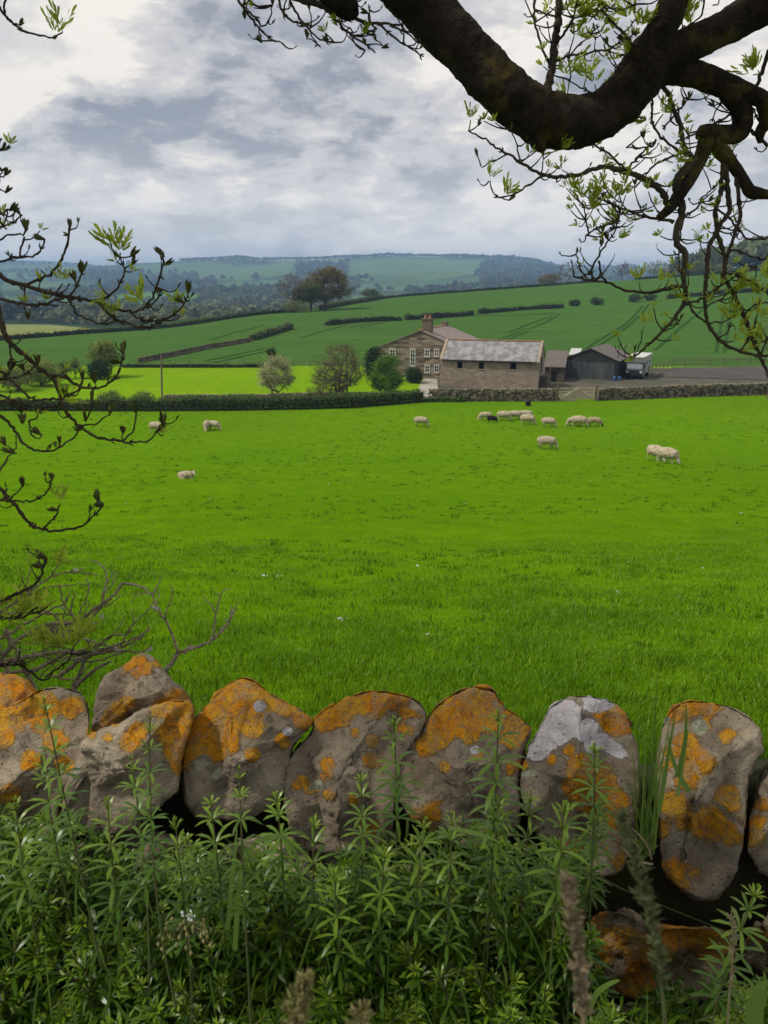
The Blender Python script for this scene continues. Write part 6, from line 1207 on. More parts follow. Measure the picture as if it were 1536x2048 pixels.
class Ash:
    def __init__(s, label, loc, base, amp, m=None, name='ash_tree', cat='tree'): s.root = thing(name, loc, label, cat); s.base, s.amp, s.m = base, amp, m or M_ashtw; s.ends = []
    def limb(s, pts, name='limb', m=None, sides=20, knob=.05):
        W, q, d = px_path(pts, s.base, s.amp, 4); sides = int(sides * 1.8); mb = MB(); r = q[:, 2] * .91 / F * d; mb.tube(W, r, sides, wob=0)
        V = np.concatenate(mb.v); ax = np.repeat(np.array([tuple(w) for w in W]), sides, 0); o = V - ax; k = np.array([mnoise.noise(Vector(p) * 7) * .10 + mnoise.noise(Vector(p) * 22) * .07 + mnoise.noise(Vector(p) * 60) * .05 + mnoise.noise(Vector(p) * 130) * .03 + max(0, mnoise.noise(Vector(p) * 13 + Vector((7, 0, 0))) - .35) * .35 for p in V]); mb.v = [V + o * k[:, None]]
        return mb.build(name, m or M_ash, s.root, smooth=True)
    def twig(s, pts, r0, r1, name='twig', m=None, buds=True):
        W, q, d = px_path(pts, s.base, s.amp, 7); n = len(W); W = [w + Vector(rng.normal(size=3) * .0016) for w in W]; r = np.linspace(r0, r1, n) * .80 / F * d; r = r * (1 + .18 * (np.arange(n) % 4 == 0)) ; mb = MB(); mb.tube(W, np.maximum(r, .0009), 6 if r0 > 3 else 5, wob=.12)
        if buds:                                                   # opposite pairs of side buds
            for i in range(3, n - 1, 5):
                t = (W[i + 1] - W[i - 1]).normalized(); sd_ = t.cross(Vector((rng.normal(), rng.normal(), .3))).normalized()
                if rng.uniform() < .6:
                    for k in (-1, 1): mb.tube([W[i], W[i] + (sd_ * k + t * .8) * .006, W[i] + (sd_ * k * 1.1 + t * 1.6) * .008], [.0022, .0024, .0006], 4)
        o = mb.build(name, m or s.m, s.root, smooth=True); s.ends += [(o, float(a[0]), float(a[1])) for a in q[::4]] + [(o, float(q[-1][0]), float(q[-1][1]))]; return o
    def cluster(s, u, v, kind='L', size=1.0, up=None):
        o, bu, bv = min(s.ends, key=lambda e: math.hypot(e[1] - u, e[2] - v)); Y = Yf(s.base, s.amp, bu, bv); c = P(u, v, Y); b = P(bu, bv, Y)
        k = c - b; ax = (k.normalized() if k.length > .004 else Vector((0, 0, 1))) * .7 + Vector((0, 0, .75)); ax.normalize(); B, D, N, L, W = [], [], [], [], []; cl = MB()
        if k.length > .006: cl.tube([b, b.lerp(c, .5) + Vector(rng.normal(size=3) * .003), c], [.0022, .0019, .0016], 4)
        if kind == 'L':
            for _ in range(int(rng.integers(5, 8))):
                sd_ = Vector(rng.normal(size=3)); sd_ -= ax * sd_.dot(ax); sd_.normalize(); dd = (ax + sd_ * rng.uniform(.35, 1.1)).normalized(); st = c + dd * .012 * size; ln = rng.uniform(.022, .036) * size ** .8
                for j in range(5):                                  # a young pinnate leaf: leaflets folded along a short stalk
                    pos = st + dd * ln * (j // 2) * .42; sg = (-1, 1)[j % 2] if j < 4 else 0; ld = (dd + sd_.cross(dd).normalized() * sg * .55 + Vector((0, 0, .1))).normalized(); B.append(tuple(pos)); D.append(tuple(ld)); nv = Vector(rng.normal(size=3)); nv = (nv - ld * nv.dot(ld)).normalized(); N.append(tuple(nv)); L.append(ln * rng.uniform(.7, 1.05)); W.append(ln * .20)
            hb = .55
        else:
            for _ in range(int(rng.integers(5, 8))):
                sd_ = Vector(rng.normal(size=3)); sd_ -= ax * sd_.dot(ax); sd_.normalize(); dd = (ax + sd_ * rng.uniform(.05, .42)).normalized(); nv = sd_.cross(dd).normalized()
                for nq in (nv, sd_): B.append(tuple(c - ax * .004)); D.append(tuple(dd)); N.append(tuple((nq - dd * nq.dot(dd)).normalized())); L.append(rng.uniform(.018, .032) * size ** .8); W.append(.0052 * size)
            hb = .3
        V, f = leaf_strips(B, D, N, L, W, .04); n0 = cl.n; cl.arr(V, f); hue = [0.2] * n0 + list(np.repeat(np.clip(hb + rng.uniform(-.35, .4, len(B)), 0, 1), 7))
        me = cl.build('leaf_cluster' if kind == 'L' else 'bud_cluster', M_ashlf if kind == 'L' else M_ashbud, o, attrs={'hue': hue}); return me

def fine_twigs(s, n, box, leafy, lmin=18, lmax=55):
    """the many smallest shoots, too many to trace one by one: one part of wood, one of buds and leaves"""
    tw_, B, D, N, L, W, Hh = MB(), [], [], [], [], [], []; ok = [e for e in s.ends if box[0] < e[1] < box[2] and box[1] < e[2] < box[3]]
    for _ in range(n):
        _, u, v = ok[int(rng.integers(0, len(ok)))]; a = rng.uniform(0, 6.28); ln = rng.uniform(lmin, lmax); u2, v2 = u + ln * math.cos(a), v + ln * math.sin(a) * .7 - ln * .35; um, vm = (u + u2) / 2 + rng.uniform(-5, 5), (v + v2) / 2 + rng.uniform(2, 8)
        Wp, q, d = px_path([(u, v), (um, vm), (u2, v2)], s.base, s.amp, 6); tw_.tube(Wp, np.linspace(1.5, .9, len(Wp)) / F * d, 4, wob=.15); c = Wp[-1]; ax = (Wp[-1] - Wp[-2]).normalized() * .6 + Vector((0, 0, .7)); ax.normalize(); lf = rng.uniform() < leafy
        for _k in range(int(rng.integers(7, 13)) if lf else int(rng.integers(3, 6))):
            sd_ = Vector(rng.normal(size=3)); sd_ -= ax * sd_.dot(ax); sd_.normalize(); dd = (ax + sd_ * (rng.uniform(.3, 1.2) if lf else rng.uniform(.05, .4))).normalized(); nv = Vector(rng.normal(size=3)); nv = (nv - dd * nv.dot(dd)).normalized(); l_ = rng.uniform(.016, .030) if lf else rng.uniform(.012, .022); B.append(tuple(c + dd * (.006 if lf else 0))); D.append(tuple(dd)); N.append(tuple(nv)); L.append(l_); W.append(l_ * .2); Hh.append(rng.uniform(.1, 1) if lf else -1)
    V, f = leaf_strips(B, D, N, L, W, .05); Hh = np.array(Hh); hv = np.repeat(Hh, 7)
    o = tw_.build('fine_twigs', s.m, s.root, smooth=True); o['kind'] = 'stuff'
    for nm, m, sel in (('fine_leaves', M_ashlf, Hh >= 0), ('fine_buds', M_ashbud, Hh < 0)):
        if sel.any():
            vs = V.reshape(-1, 7, 3)[sel].reshape(-1, 3); k = int(sel.sum()); i = np.arange(k)[:, None] * 7; ff = np.concatenate([i + np.array([q]) for q in ((0, 1, 3), (0, 3, 2), (2, 3, 5), (2, 5, 4), (4, 5, 6))]); o = fast_mesh(nm, vs, ff, m, {'hue': np.clip(hv[np.repeat(sel, 7)], .25, 1)}, parent=s.root); o['kind'] = 'stuff'
T = Ash('gnarled ash tree whose thick limb sags across the top of the picture', (-3.4, 1.6, 0.0), 2.62, .22)
T.limb([(560,-330,60),(690,-150,50),(790,-50,46),(868,36,46),(925,92,45),(985,158,45),(1047,211,46),(1100,243,49),(1145,247,47),(1190,238,44),(1240,200,43),(1280,155,45),(1303,118,44),(1325,95,36)])
T.limb([(1280,150,38),(1305,100,33),(1320,66,28),(1340,20,26),(1362,-50,25),(1380,-130,24),(1375,-320,20),(1420,-600,14),(1400,-900,6)], 'branch'); T.limb([(1285,140,36),(1322,118,34),(1362,98,29),(1420,70,28),(1500,25,32),(1590,-35,33),(1700,-110,32),(1900,-190,27),(2200,-380,20),(2500,-470,13),(2750,-640,5)], 'branch')
T.limb([(1290,150,34),(1330,140,28),(1385,148,23),(1440,167,21),(1500,188,15),(1528,203,14),(1533,240,12),(1520,268,9),(1520,286,4)], 'branch', sides=14)
T.limb([(1448,172,16),(1466,192,19),(1482,217,18),(1485,245,18),(1472,268,17),(1440,269,17),(1410,266,15),(1402,278,11)], 'branch', sides=14); T.limb([(1415,268,15),(1410,292,15),(1392,335,13),(1362,384,12),(1340,416,10),(1317,437,7)], 'branch', sides=12)
T.limb([(1422,275,14),(1440,300,15),(1467,331,10),(1488,362,10),(1503,384,12),(1540,390,8),(1600,396,7),(1720,370,5),(1830,400,2)], 'branch', sides=12); T.limb([(1070,255,20),(1078,285,17),(1088,300,8)], 'burr', sides=12, knob=.2); T.limb([(640,-70,34),(668,-20,31),(690,8,26),(704,24,18),(714,34,6)], 'snapped_branch', sides=12, knob=.15)
tw = T.twig
for pts, a, b in [
 ([(1390,318),(1352,372),(1360,390),(1364,430),(1352,463),(1355,488),(1371,506),(1368,546),(1371,595),(1355,628),(1326,661),(1297,690),(1266,715)],10,2.0), ([(1368,572),(1335,577),(1293,585),(1252,581),(1215,566),(1186,562),(1148,554)],4.5,1.6), ([(1186,562),(1182,541),(1198,512),(1215,483),(1231,459),(1240,425)],3,1.4), ([(1153,508),(1157,529),(1173,556),(1184,562)],1.4,2.4), ([(1198,521),(1202,546),(1215,566)],2.4,2.4),
 ([(1347,442),(1293,434),(1244,417),(1202,397)],4,1.6), ([(1372,596),(1389,628),(1418,645),(1445,645),(1471,628)],3,1.4), ([(1448,318),(1442,380),(1430,430),(1434,455),(1418,496),(1413,546),(1411,595),(1413,637),(1438,678),(1480,703),(1521,711),(1560,712)],5.5,3), ([(1452,320),(1455,380),(1460,417),(1434,463),(1442,492),(1451,521),(1447,546),(1463,579),(1488,633),(1513,695),(1529,732),(1552,790)],5.5,3),
 ([(1472,345),(1476,380),(1480,430),(1467,475),(1455,508),(1449,540)],4.5,3), ([(1434,417),(1463,442),(1500,479),(1529,479),(1545,470)],2.6,1.8), ([(1455,503),(1467,500),(1505,513),(1540,517)],2.6,1.5), ([(1423,380),(1405,397),(1393,417),(1366,432)],1.4,3), ([(1449,546),(1470,550),(1492,558),(1536,587),(1570,600)],3,2), ([(1411,590),(1430,579),(1455,562),(1513,533)],2.6,1.3), ([(1372,608),(1397,600),(1420,588),(1438,575),(1446,560)],3,1.4),
 ([(1266,715),(1280,690),(1285,660)],1.4,1.3), ([(1326,661),(1345,655),(1360,640)],2.0,1.2), ([(1360,540),(1357,500),(1366,440)],1.6,1.8), ([(1463,579),(1440,600),(1415,612)],2,1.5), ([(1488,633),(1510,610),(1540,605)],2.2,1.5), ([(1480,703),(1500,672),(1512,640),(1520,600)],2.2,1.4), ([(1438,678),(1452,665),(1462,645)],2,1.4), ([(1521,711),(1530,690),(1545,660)],2.2,1.6),
 ([(1337,416),(1326,389),(1306,368),(1273,352),(1244,342),(1206,333),(1182,340),(1148,352),(1115,354),(1082,348),(1053,331),(1016,308),(991,294),(962,273),(937,263)],7,1.5), ([(1082,354),(1053,373),(1020,391),(995,395),(983,377),(978,362)],2.6,1.4), ([(1016,308),(987,321),(962,333)],2,1.3), ([(1041,325),(1033,286),(1022,260)],2,1.3), ([(1084,348),(1086,319)],1.8,1.3), ([(1252,342),(1227,315),(1202,298),(1186,286)],2.8,2.2), ([(1256,340),(1285,302),(1310,282)],2.6,2), ([(1312,280),(1298,294),(1252,296)],1.8,1.2),
 ([(1389,322),(1368,290),(1360,248),(1347,219),(1335,186),(1316,166)],4.5,4.5), ([(1376,312),(1335,286),(1314,265),(1306,248),(1304,207),(1311,176)],2.6,2.4), ([(1360,306),(1322,323),(1289,348)],2.6,2), ([(1405,265),(1376,273),(1351,286)],2.4,1.8), ([(1463,226),(1430,248),(1376,269)],2.6,2), ([(1376,199),(1350,232),(1326,257)],1.4,1.9), ([(1365,215),(1350,225),(1340,240)],1.3,1.6), ([(1240,405),(1222,390),(1210,372),(1203,345)],1.6,1.2), ([(1293,434),(1275,405),(1270,375)],1.7,1.2), ([(1320,430),(1305,405),(1298,385)],1.7,1.2), ([(1215,400),(1235,425),(1228,450),(1205,468)],1.8,1.4), ([(1180,470),(1172,440),(1165,410),(1150,388)],2.2,1.4), ([(1172,470),(1190,458),(1240,442)],2,2.2), ([(1172,440),(1185,420),(1190,405)],1.4,1.1),
 ([(1122,-70),(1119,0),(1115,50),(1107,108),(1095,185)],6.5,8.5), ([(1111,122),(1144,110),(1182,104),(1215,99),(1244,83),(1273,62)],2.8,1.5), ([(1100,128),(1082,91),(1074,58),(1068,25),(1068,-30)],2.2,2.6), ([(1113,90),(1132,62),(1146,36)],2.6,2.8), ([(1072,18),(1099,31),(1119,34)],2,1.8), ([(1275,105),(1248,66),(1219,37),(1206,15),(1204,-25)],3,2.4), ([(1136,116),(1165,83),(1188,62)],2,1.3), ([(1186,192),(1215,172),(1244,143)],2.6,1.4), ([(1198,188),(1165,178),(1132,157)],2,1.2), ([(1240,70),(1262,52),(1272,38)],1.6,1.2), ([(1206,12),(1240,20),(1275,8)],1.8,1.6), ([(1163,20),(1185,35),(1206,15)],1.4,1.8), ([(1160,-20),(1150,20),(1146,36),(1140,60)],2.2,1.4), ([(1215,100),(1240,110),(1268,108)],1.5,1.3),
 ([(1392,-30),(1408,5),(1402,30),(1380,50),(1365,54)],2.6,1.4), ([(1444,-20),(1435,8),(1426,12)],1.4,1.1), ([(1556,60),(1536,105),(1530,130),(1515,165),(1508,182)],4,3.5), ([(1455,180),(1440,210),(1428,225),(1426,245)],2,1.3), ([(1500,205),(1510,228),(1520,245)],2,1.4), ([(1480,250),(1502,262),(1536,290)],4,3),
 ([(500,-60),(560,-20),(585,-5),(642,11),(668,24)],5,6), ([(480,-40),(476,0),(491,20),(499,33),(522,59),(541,77),(564,86)],3.4,1.4), ([(493,20),(512,36),(528,54),(540,36),(546,10)],2.4,1.4), ([(518,56),(523,80)],1.6,1.3), ([(500,-20),(488,10),(490,34)],2.6,1.6), ([(555,-30),(558,0),(567,26),(587,42),(623,52)],2.8,2), ([(578,-20),(580,0),(600,36),(620,60),(639,78),(668,85)],3,1.4), ([(621,66),(636,88),(613,75)],1.6,1.2), ([(623,52),(619,20)],1.5,1.2), ([(658,22),(681,49),(707,72),(730,88),(751,104)],3.2,1.4), ([(706,74),(714,94),(730,101)],1.8,1.2), ([(707,72),(737,66),(754,58)],2.2,1.3), ([(730,88),(764,90)],1.6,1.2), ([(701,32),(730,46),(760,46),(798,50),(812,40)],4,1.5), ([(756,49),(779,68),(811,91),(847,114)],2.6,1.3), ([(779,50),(821,68),(831,81),(857,91)],2.6,1.3), ([(683,30),(684,48),(700,55)],1.4,1.1), ([(740,46),(735,28),(740,20)],1.6,1.2), ([(741,-10),(718,2),(700,4)],2,1.6),
 ([(-40,-10),(0,15),(18,40),(45,60),(85,72),(105,76),(124,66)],3,1.4), ([(14,-10),(8,20),(20,44)],2.4,2)]: tw(pts, a, b)
for (u, v, k, s) in [(941,240,'L',1),(957,250,'B',.9),(955,312,'B',1),(980,360,'L',1),(1008,392,'L',1.1),(1018,400,'B',1),(1150,384,'L',1.25),(1164,402,'L',1.1),(1190,402,'L',1),(1178,425,'L',1.1),(1204,335,'L',1),(1205,372,'L',1.1),(1185,288,'L',.9),(1118,300,'L',1.05),(1150,300,'L',1),(1086,312,'B',.8),(1022,258,'B',.8),(1252,372,'L',1),(1240,398,'L',1.1),(1298,240,'L',1.1),(1320,225,'L',1.2),(1287,275,'B',1.1),(1272,298,'B',.9),(1366,212,'B',1),(1378,196,'B',.9),(1346,325,'L',1),(1270,368,'B',.9),(1298,382,'L',.8),(1205,462,'B',1),(1238,445,'L',1),(1203,490,'B',1.1),(1215,478,'B',1),(1234,478,'L',1),(1240,422,'B',.9),(1153,506,'B',.8),(1150,70,'L',1.2),(1180,40,'L',1.35),(1165,22,'L',1.2),(1200,52,'L',1.1),(1190,60,'B',1),(1135,18,'L',1),(1150,35,'L',1.2),(1262,40,'L',1.3),(1276,58,'L',1.2),(1288,45,'L',1),(1140,135,'L',1.2),(1130,156,'L',1.3),(1175,150,'L',1.2),(1190,168,'L',1),(1133,195,'L',1),(1262,110,'L',1.1),(1244,80,'B',.9),(1215,85,'B',.9),(1166,82,'L',.8),(1225,15,'L',1),(1275,8,'L',1),(1365,42,'L',1.2),(1382,30,'L',1.0),(1378,52,'L',1),(1506,150,'L',1.3),(1516,140,'L',1.2),(1413,196,'L',.9),(1428,212,'B',1),(1512,232,'L',1),(1418,402,'B',1),(1426,378,'B',.8),(1278,562,'L',1),(1322,568,'L',1.05),(1340,590,'L',1),(1288,652,'L',1),(1270,700,'B',.8),(1362,636,'B',.8),(1462,645,'L',1.3),(1470,660,'L',1.5),(1480,575,'L',1.4),(1468,590,'L',1.2),(1500,570,'L',1.2),(1520,596,'L',1.3),(1522,560,'L',1.3),(1530,690,'L',1.5),(1515,640,'L',1.3),(1545,655,'L',1.4),(1415,612,'L',1),(1438,572,'L',.9),(1471,626,'L',1),(1205,395,'B',.8),
 (545,8,'B',1),(523,84,'B',1),(490,36,'B',.8),(614,74,'B',1),(600,52,'B',1),(619,18,'B',1.1),(655,82,'B',1),(730,88,'B',.9),(727,76,'L',.8),(752,80,'B',.9),(765,95,'B',.9),(741,70,'B',.8),(735,26,'B',1),(811,42,'B',.7),(124,60,'L',1.5),(112,70,'L',1.1),(40,50,'B',.9),(45,62,'B',.8)]: T.cluster(u, v, k, s)
fine_twigs(T, 85, (930, 190, 1560, 470), .6); fine_twigs(T, 90, (1140, 400, 1600, 740), .55); fine_twigs(T, 50, (1060, -20, 1300, 180), .75); fine_twigs(T, 40, (470, -20, 870, 110), .12)
# the rest of the tree: trunk at the left, out of frame, and an unseen crown added to shade the wall
def tree_top():
    w0 = px_path([(560,-330,82),(561,-331,82)], T.base, T.amp)[0][0]; mb = MB(); tr = [Vector((-3.4, 1.6, -.3)), Vector((-3.42, 1.62, .3)), Vector((-3.35, 1.7, 1.2)), Vector((-3.2, 1.85, 2.2)), Vector((-2.9, 2.0, 3.3)), Vector((-2.7, 2.0, 4.6)), Vector((-2.6, 1.9, 6.0))]
    mb.tube(tr, [.50, .40, .34, .31, .28, .22, .14], 20, wob=.05); mb.build('trunk', M_ash, T.root, smooth=True); mb = MB(); mb.tube([tr[4], tr[4].lerp(w0, .35) + Vector((0, 0, .22)), tr[4].lerp(w0, .7) + Vector((0, 0, .14)), w0], [.21, .19, .165, .15], 16, wob=.05); mb.build('limb', M_ash, T.root, smooth=True)
    att = [np.array((rng.uniform(-7.5, 3.0), rng.uniform(-3.0, 2.6), rng.uniform(3.6, 7.5))) for _ in range(190)]; keep = []
    for a in att:
        u, v = to_px(*[np.array(k) for k in a]); vis = a[1] > .3 and float(v) > -140 and -150 < float(u) < 1700
        if not vis: keep.append(a)
    nodes, par, w_ = skeleton(np.array(tr[3]), 1.6, keep); wm = w_[0]; mb = MB()
    for i in range(1, len(nodes)): mb.tube([nodes[par[i]], nodes[i]], [max(.008, .2 * (w_[par[i]] / wm) ** .5), max(.006, .2 * (w_[i] / wm) ** .5)], 5, cap=False)
    mb.build('unseen_shade_branches', M_ash, T.root); n = CROWN_LEAVES; c = np.array(keep)[rng.integers(0, len(keep), n)] + rng.normal(size=(n, 3)) * .34
    V, f = leaf_tris(c, .10); u, v = to_px(c[:, 0], np.maximum(c[:, 1], .05), c[:, 2]); ok = np.repeat(~((v > -70) & (u > -80) & (u < 1620) & (c[:, 1] > 0)), 3); idx_ = np.nonzero(ok)[0]
    fast_mesh('unseen_shade_leaves', V[idx_], np.arange(len(idx_)).reshape(-1, 3), M_ashlf, {'hue': np.repeat(rng.uniform(0, 1, n), 3)[idx_]}, parent=T.root)
CROWN_LEAVES = 3500
tree_top()
# ---- second ash: budding branches hanging in from the left edge
A = Ash('second ash tree, its dark budding twigs hanging in from the left edge', (-2.9, 2.5, 0.0), 2.15, .25)
M_trunk2 = MB(); M_trunk2.tube([(-2.9, 2.5, -.4), (-2.88, 2.5, .5), (-2.75, 2.45, 1.6), (-2.7, 2.4, 3.0), (-2.6, 2.3, 4.4)], [.2, .16, .14, .11, .06], 14, wob=.05); M_trunk2.build('trunk', M_ash, A.root, smooth=True)
tw = A.twig
for pts, a, b in [
 ([(-420,500),(-200,525),(-13,545),(0,552),(25,564),(51,571),(83,582),(121,591),(146,594),(178,601),(206,609),(235,617),(263,623),(283,618),(302,609),(317,596),(323,578)],9,1.6), ([(51,571),(86,555),(111,539),(127,510),(135,485),(140,452)],3.6,2.2), ([(137,595),(152,574),(162,550)],2.8,2), ([(108,588),(127,567)],2.2,1.6), ([(190,603),(219,590),(238,571),(249,540),(240,515)],2.8,1.8), ([(298,610),(314,571),(324,542),(327,508)],2.6,2), ([(200,606),(222,631),(248,645),(273,652),(295,655),(317,645),(343,633),(362,615),(376,590)],3,1.8), ([(260,622),(276,637),(305,642),(337,636)],2.4,2), ([(137,595),(152,625),(171,637),(203,647),(235,644)],2.6,1.4), ([(203,647),(222,634)],1.6,1.2), ([(-200,570),(0,598),(35,606),(73,609),(108,602),(135,592)],4,2.4), ([(73,609),(117,612)],2.2,1.5), ([(48,572),(51,606)],1.8,1.5), ([(46,608),(57,634)],2,1.6),
 ([(-180,540),(0,523),(38,513),(67,512),(86,494),(89,475)],4,1.8), ([(-150,500),(0,479),(22,469),(48,469),(52,456)],3,1.8), ([(-140,470),(0,453),(25,447),(44,431)],2.8,1.5), ([(38,513),(48,472)],2.2,2), ([(5,451),(12,430),(15,418)],2,1.6), ([(25,447),(28,428)],1.8,1.5), ([(-60,420),(-5,370),(5,340),(12,335)],2.4,1.3), ([(-60,330),(-8,300),(4,278)],2.2,1.2),
 ([(-300,470),(-120,560),(-3,621),(3,653),(19,682),(41,704),(63,723),(86,742),(105,758),(117,783),(127,812),(140,834),(159,850),(178,866),(203,877),(235,880),(263,885),(295,882),(314,863),(326,846)],9,1.6), ([(105,752),(133,755),(156,771),(184,777),(210,771),(232,752),(243,726),(245,706)],3.4,2.2), ([(184,777),(183,815),(171,842)],2.8,2), ([(159,853),(190,847),(219,831)],2.4,1.6), ([(245,882),(267,860),(273,824)],2.4,1.8), ([(-150,765),(0,758),(32,755),(57,745),(76,725)],3,1.8), ([(-150,700),(0,742),(19,758),(41,777),(73,799),(105,799),(133,793),(159,777),(165,756)],3.6,1.8), ([(-120,790),(0,802),(19,806),(41,825),(44,846)],3.4,2), ([(-100,790),(0,831),(22,850),(38,875),(63,898),(95,902),(120,893),(145,876),(162,856)],4,1.8), ([(60,840),(62,870),(78,878),(84,868)],2,1.5), ([(95,895),(110,885),(120,888)],1.5,1.2), ([(20,690),(22,725),(14,750)],2.4,1.6), ([(0,790),(60,812),(110,815),(130,795)],2.6,1.5), ([(20,805),(70,822),(95,820)],2,1.3),
 ([(-200,900),(-60,955),(0,978),(20,1001),(39,1020),(52,1040),(72,1055),(104,1061),(143,1058),(169,1050),(186,1033),(208,1008)],6,1.8), ([(-60,998),(0,1001),(49,1003),(81,994),(98,978),(104,956)],2.6,1.8), ([(88,1056),(111,1033),(120,1011)],2.4,1.8), ([(20,998),(46,975)],2,1.6), ([(-20,950),(0,939),(16,916),(26,900)],2.6,1.8), ([(176,1046),(178,1024)],1.6,1.2),
 ([(-250,1260),(-60,1225),(0,1203),(49,1180),(75,1164),(85,1141),(92,1112)],5,3), ([(0,1235),(45,1235),(72,1215)],2.6,2), ([(-60,1330),(30,1330),(90,1360),(110,1340),(140,1318),(146,1300)],3,2)]: tw(pts, a, b)
for (u, v, k, s) in [(232,500,'L',1.5),(242,508,'L',1.2),(262,512,'B',1.4),(266,528,'B',1.1),(163,545,'B',1.5),(150,560,'B',1.2),(128,565,'L',.9),(327,512,'B',1.5),(330,530,'B',1.2),(376,585,'B',1.6),(366,605,'B',1.3),(350,612,'L',.8),(322,582,'B',.9),(280,596,'L',1),(284,606,'L',.8),(222,632,'L',.8),(215,600,'L',.8),(40,428,'B',1.3),(20,420,'B',1.3),(30,424,'B',1.1),(10,430,'B',1),(88,478,'B',1.3),(52,458,'B',1.3),(140,454,'B',1),(137,470,'B',.7),(245,706,'B',1.7),(240,725,'B',1.4),(182,755,'B',1.3),(190,765,'B',1.2),(165,758,'B',1.1),(172,842,'B',1.4),(182,800,'B',1),(168,820,'B',1.1),(190,815,'B',1),(220,826,'B',1.5),(273,826,'B',1.5),(326,848,'B',1.7),(320,860,'B',1.2),(246,866,'B',1.1),(76,726,'B',1.2),(20,740,'B',1.3),(8,760,'L',1.2),(48,740,'B',1),(130,790,'B',1.2),(120,800,'L',1.2),(80,868,'B',1.3),(120,885,'B',.9),(56,636,'B',1.1),(45,846,'B',1.3),(20,905,'B',1.2),(10,890,'B',1.2),(160,860,'B',1),(4,340,'B',1),(10,350,'B',1),(12,385,'B',1),(5,300,'B',1),
 (198,1000,'B',1.6),(205,1012,'B',1.2),(180,1022,'B',.9),(120,1005,'L',1.1),(115,1020,'B',1.3),(46,972,'B',1.4),(104,958,'B',1),(26,905,'B',1.2),(92,1116,'B',1.8),(82,1135,'B',1.3),(102,1125,'L',1.1),(72,1212,'L',1.6),(40,1230,'L',1.7),(10,1240,'L',1.7),(20,1200,'L',1.5),(145,1296,'L',2.2),(150,1285,'L',2),(138,1300,'L',1.8),(85,1295,'L',1.7),(95,1285,'L',1.5),(50,1335,'B',1.3)]: A.cluster(u, v, k, s)
M_tuft = mat('grey lichen tuft', (0.42, 0.42, 0.35), (0.30, 0.31, 0.25), 30, .95)
fine_twigs(A, 85, (-40, 270, 380, 1070), .22, 12, 36); fine_twigs(A, 26, (-60, 1100, 160, 1340), .7, 15, 40)
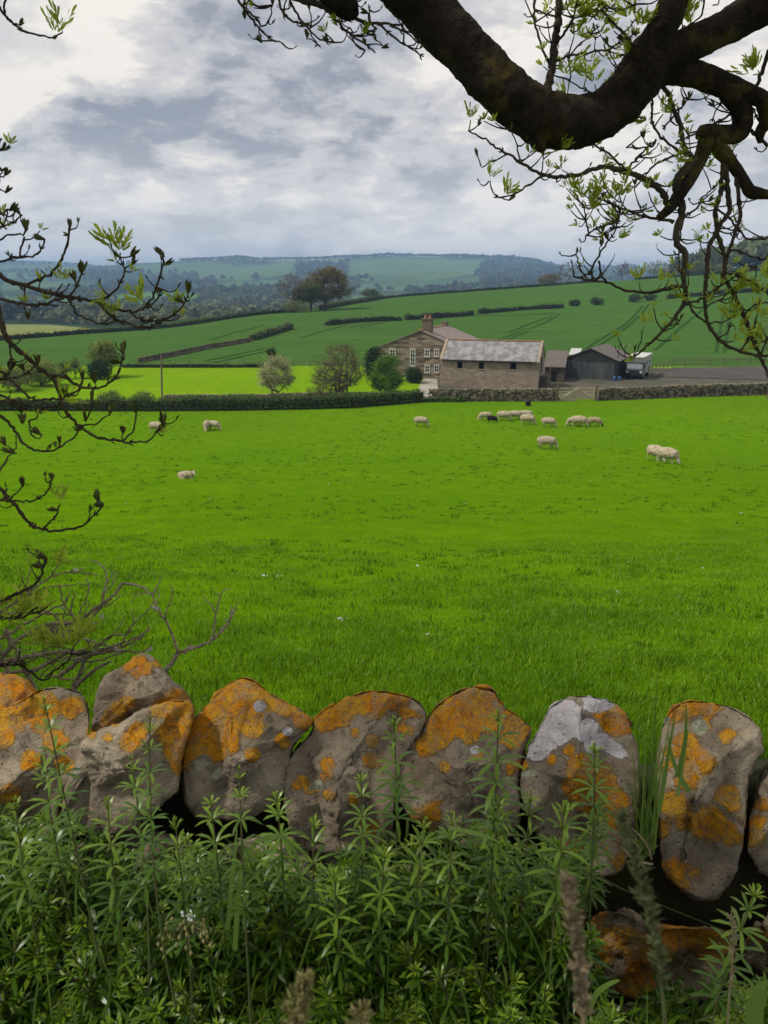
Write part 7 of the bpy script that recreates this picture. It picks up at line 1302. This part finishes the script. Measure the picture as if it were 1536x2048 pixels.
# ---- dead brushwood lying behind the wall, and a single bleached dead branch
Bd = Ash('tangle of fallen dead branches with grey lichen lying behind the wall at left', P(120, 1370, 2.25), 2.3, .35, M_dead, 'dead_branch_pile', 'branches'); tw = lambda p, a, b: Bd.twig(p, a * 1.05, b * 1.1, 'dead_branch', None, False)
for pts, a, b in [([(140,1390),(160,1346),(169,1323),(182,1310),(215,1295),(260,1280),(300,1258)],5,1.6), ([(120,1350),(163,1320),(195,1304),(234,1297),(270,1281),(299,1256)],5,1.5), ([(150,1325),(195,1307),(244,1302),(283,1304),(303,1291)],4,1.4), ([(140,1395),(155,1370),(182,1346),(221,1322)],6,2.6), ([(-60,1335),(0,1326),(59,1313),(98,1307),(140,1304),(180,1305)],6,3), ([(-40,1330),(0,1313),(49,1271),(107,1248),(150,1246),(192,1216),(215,1208)],6,2), ([(60,1265),(150,1246),(182,1222),(208,1206),(234,1183),(244,1167),(270,1168),(293,1180),(306,1193)],5,2.2), ([(304,1188),(313,1213),(329,1239),(342,1261),(352,1291),(357,1307)],2.2,2.8), ([(306,1190),(318,1165),(324,1150)],1.8,1), ([(329,1239),(342,1200),(346,1180),(340,1171)],1.8,1), ([(313,1213),(318,1190),(316,1178)],1.4,.9), ([(303,1187),(277,1187),(264,1206)],1.4,.9), ([(310,1200),(300,1215),(280,1235),(262,1252),(240,1292)],1.5,1.1),
 ([(163,1265),(189,1229),(205,1206),(207,1190),(213,1154),(195,1125),(179,1120)],4,1.2), ([(205,1190),(228,1160),(231,1141)],2,1), ([(210,1172),(222,1155),(225,1140)],1.4,.9), ([(156,1229),(173,1196),(177,1167),(169,1159)],2,1.1), ([(182,1291),(153,1258),(114,1235),(78,1213),(50,1205)],3.5,1.6), ([(-40,1250),(0,1226),(65,1180),(107,1151),(140,1143),(169,1138)],4.5,1.2), ([(140,1143),(170,1146),(195,1149)],2,1), ([(104,1151),(116,1130),(125,1100)],2,1), ([(-10,1270),(0,1310),(20,1346),(60,1390)],5,5), ([(10,1260),(26,1291),(42,1323),(62,1362),(75,1395)],5,4), ([(0,1225),(55,1225),(100,1228),(138,1228)],3,1.5), ([(20,1290),(80,1262),(140,1270),(190,1285),(215,1292)],3.5,2), ([(-20,1290),(40,1255),(90,1225),(130,1205),(140,1190)],3.5,1.6), ([(189,1294),(221,1274),(254,1265),(270,1242),(262,1225)],2.4,1.1), ([(240,1292),(252,1270),(268,1262)],1.6,1), ([(20,1240),(60,1190),(110,1172),(180,1168)],2.4,1), ([(118,1170),(125,1200),(150,1240)],1.8,1.6), ([(60,1345),(110,1320),(150,1290),(175,1250)],4,1.8), ([(-20,1350),(60,1340),(130,1310),(200,1290)],4,2), ([(150,1190),(142,1215),(155,1250),(160,1270)],1.6,2), ([(240,1190),(225,1205),(180,1222)],1.3,1), ([(30,1215),(55,1160),(60,1140)],2,1), ([(170,1310),(210,1285),(240,1250),(250,1235)],2,1)]: tw(pts, a, b)
for k in range(20):
    u0, v0 = rng.uniform(-30, 200), rng.uniform(1200, 1360); a_ = rng.uniform(-.9, .5); L_ = rng.uniform(50, 130); tw([(u0, v0), (u0 + L_ * .5 * math.cos(a_), v0 + L_ * .5 * math.sin(a_) + rng.uniform(-10, 10)), (u0 + L_ * math.cos(a_ - .3), v0 + L_ * math.sin(a_ - .3))], rng.uniform(1.4, 3), .9)
Be = Ash('single forked dead branch rising behind the pointed stone', P(340, 1330, 2.2), 2.2, .2, M_dead, 'dead_branch', 'branch'); tw = lambda p, a, b: Be.twig(p, a * 1.25, b * 1.25, 'dead_twig', None, False)
for pts, a, b in [([(315,1360),(345,1325),(357,1307),(374,1300),(400,1293),(423,1281),(446,1258),(459,1242),(464,1213)],4.5,1.4), ([(350,1318),(356,1306),(352,1291),(346,1272)],3,2.2), ([(426,1274),(433,1226),(440,1193),(449,1180),(462,1178)],2.2,1), ([(433,1226),(420,1210),(408,1192)],1.6,.9), ([(440,1193),(430,1182)],1.2,.8), ([(459,1242),(470,1222),(474,1205)],1.4,.8), ([(374,1300),(380,1288)],1.6,1.2)]: tw(pts, a, b)
for u, v in ((206,1232),(188,1258),(190,1250),(372,1303),(380,1296),(443,1258),(456,1245),(462,1225),(426,1275),(170,1268),(128,1215),(235,1300),(300,1300),(150,1140),(310,1215),(190,1300),(40,1300),(130,1320)):
    c = P(u, v, Yf(2.25, .25, u, v)); 
    mb = MB(); mb.tube([c + Vector(rng.normal(size=3) * .004) for _ in range(4)], rng.uniform(.002, .006, 4), 5, wob=.4); mb.build('lichen_tuft', M_tuft, Bd.root if u < 340 else Be.root)
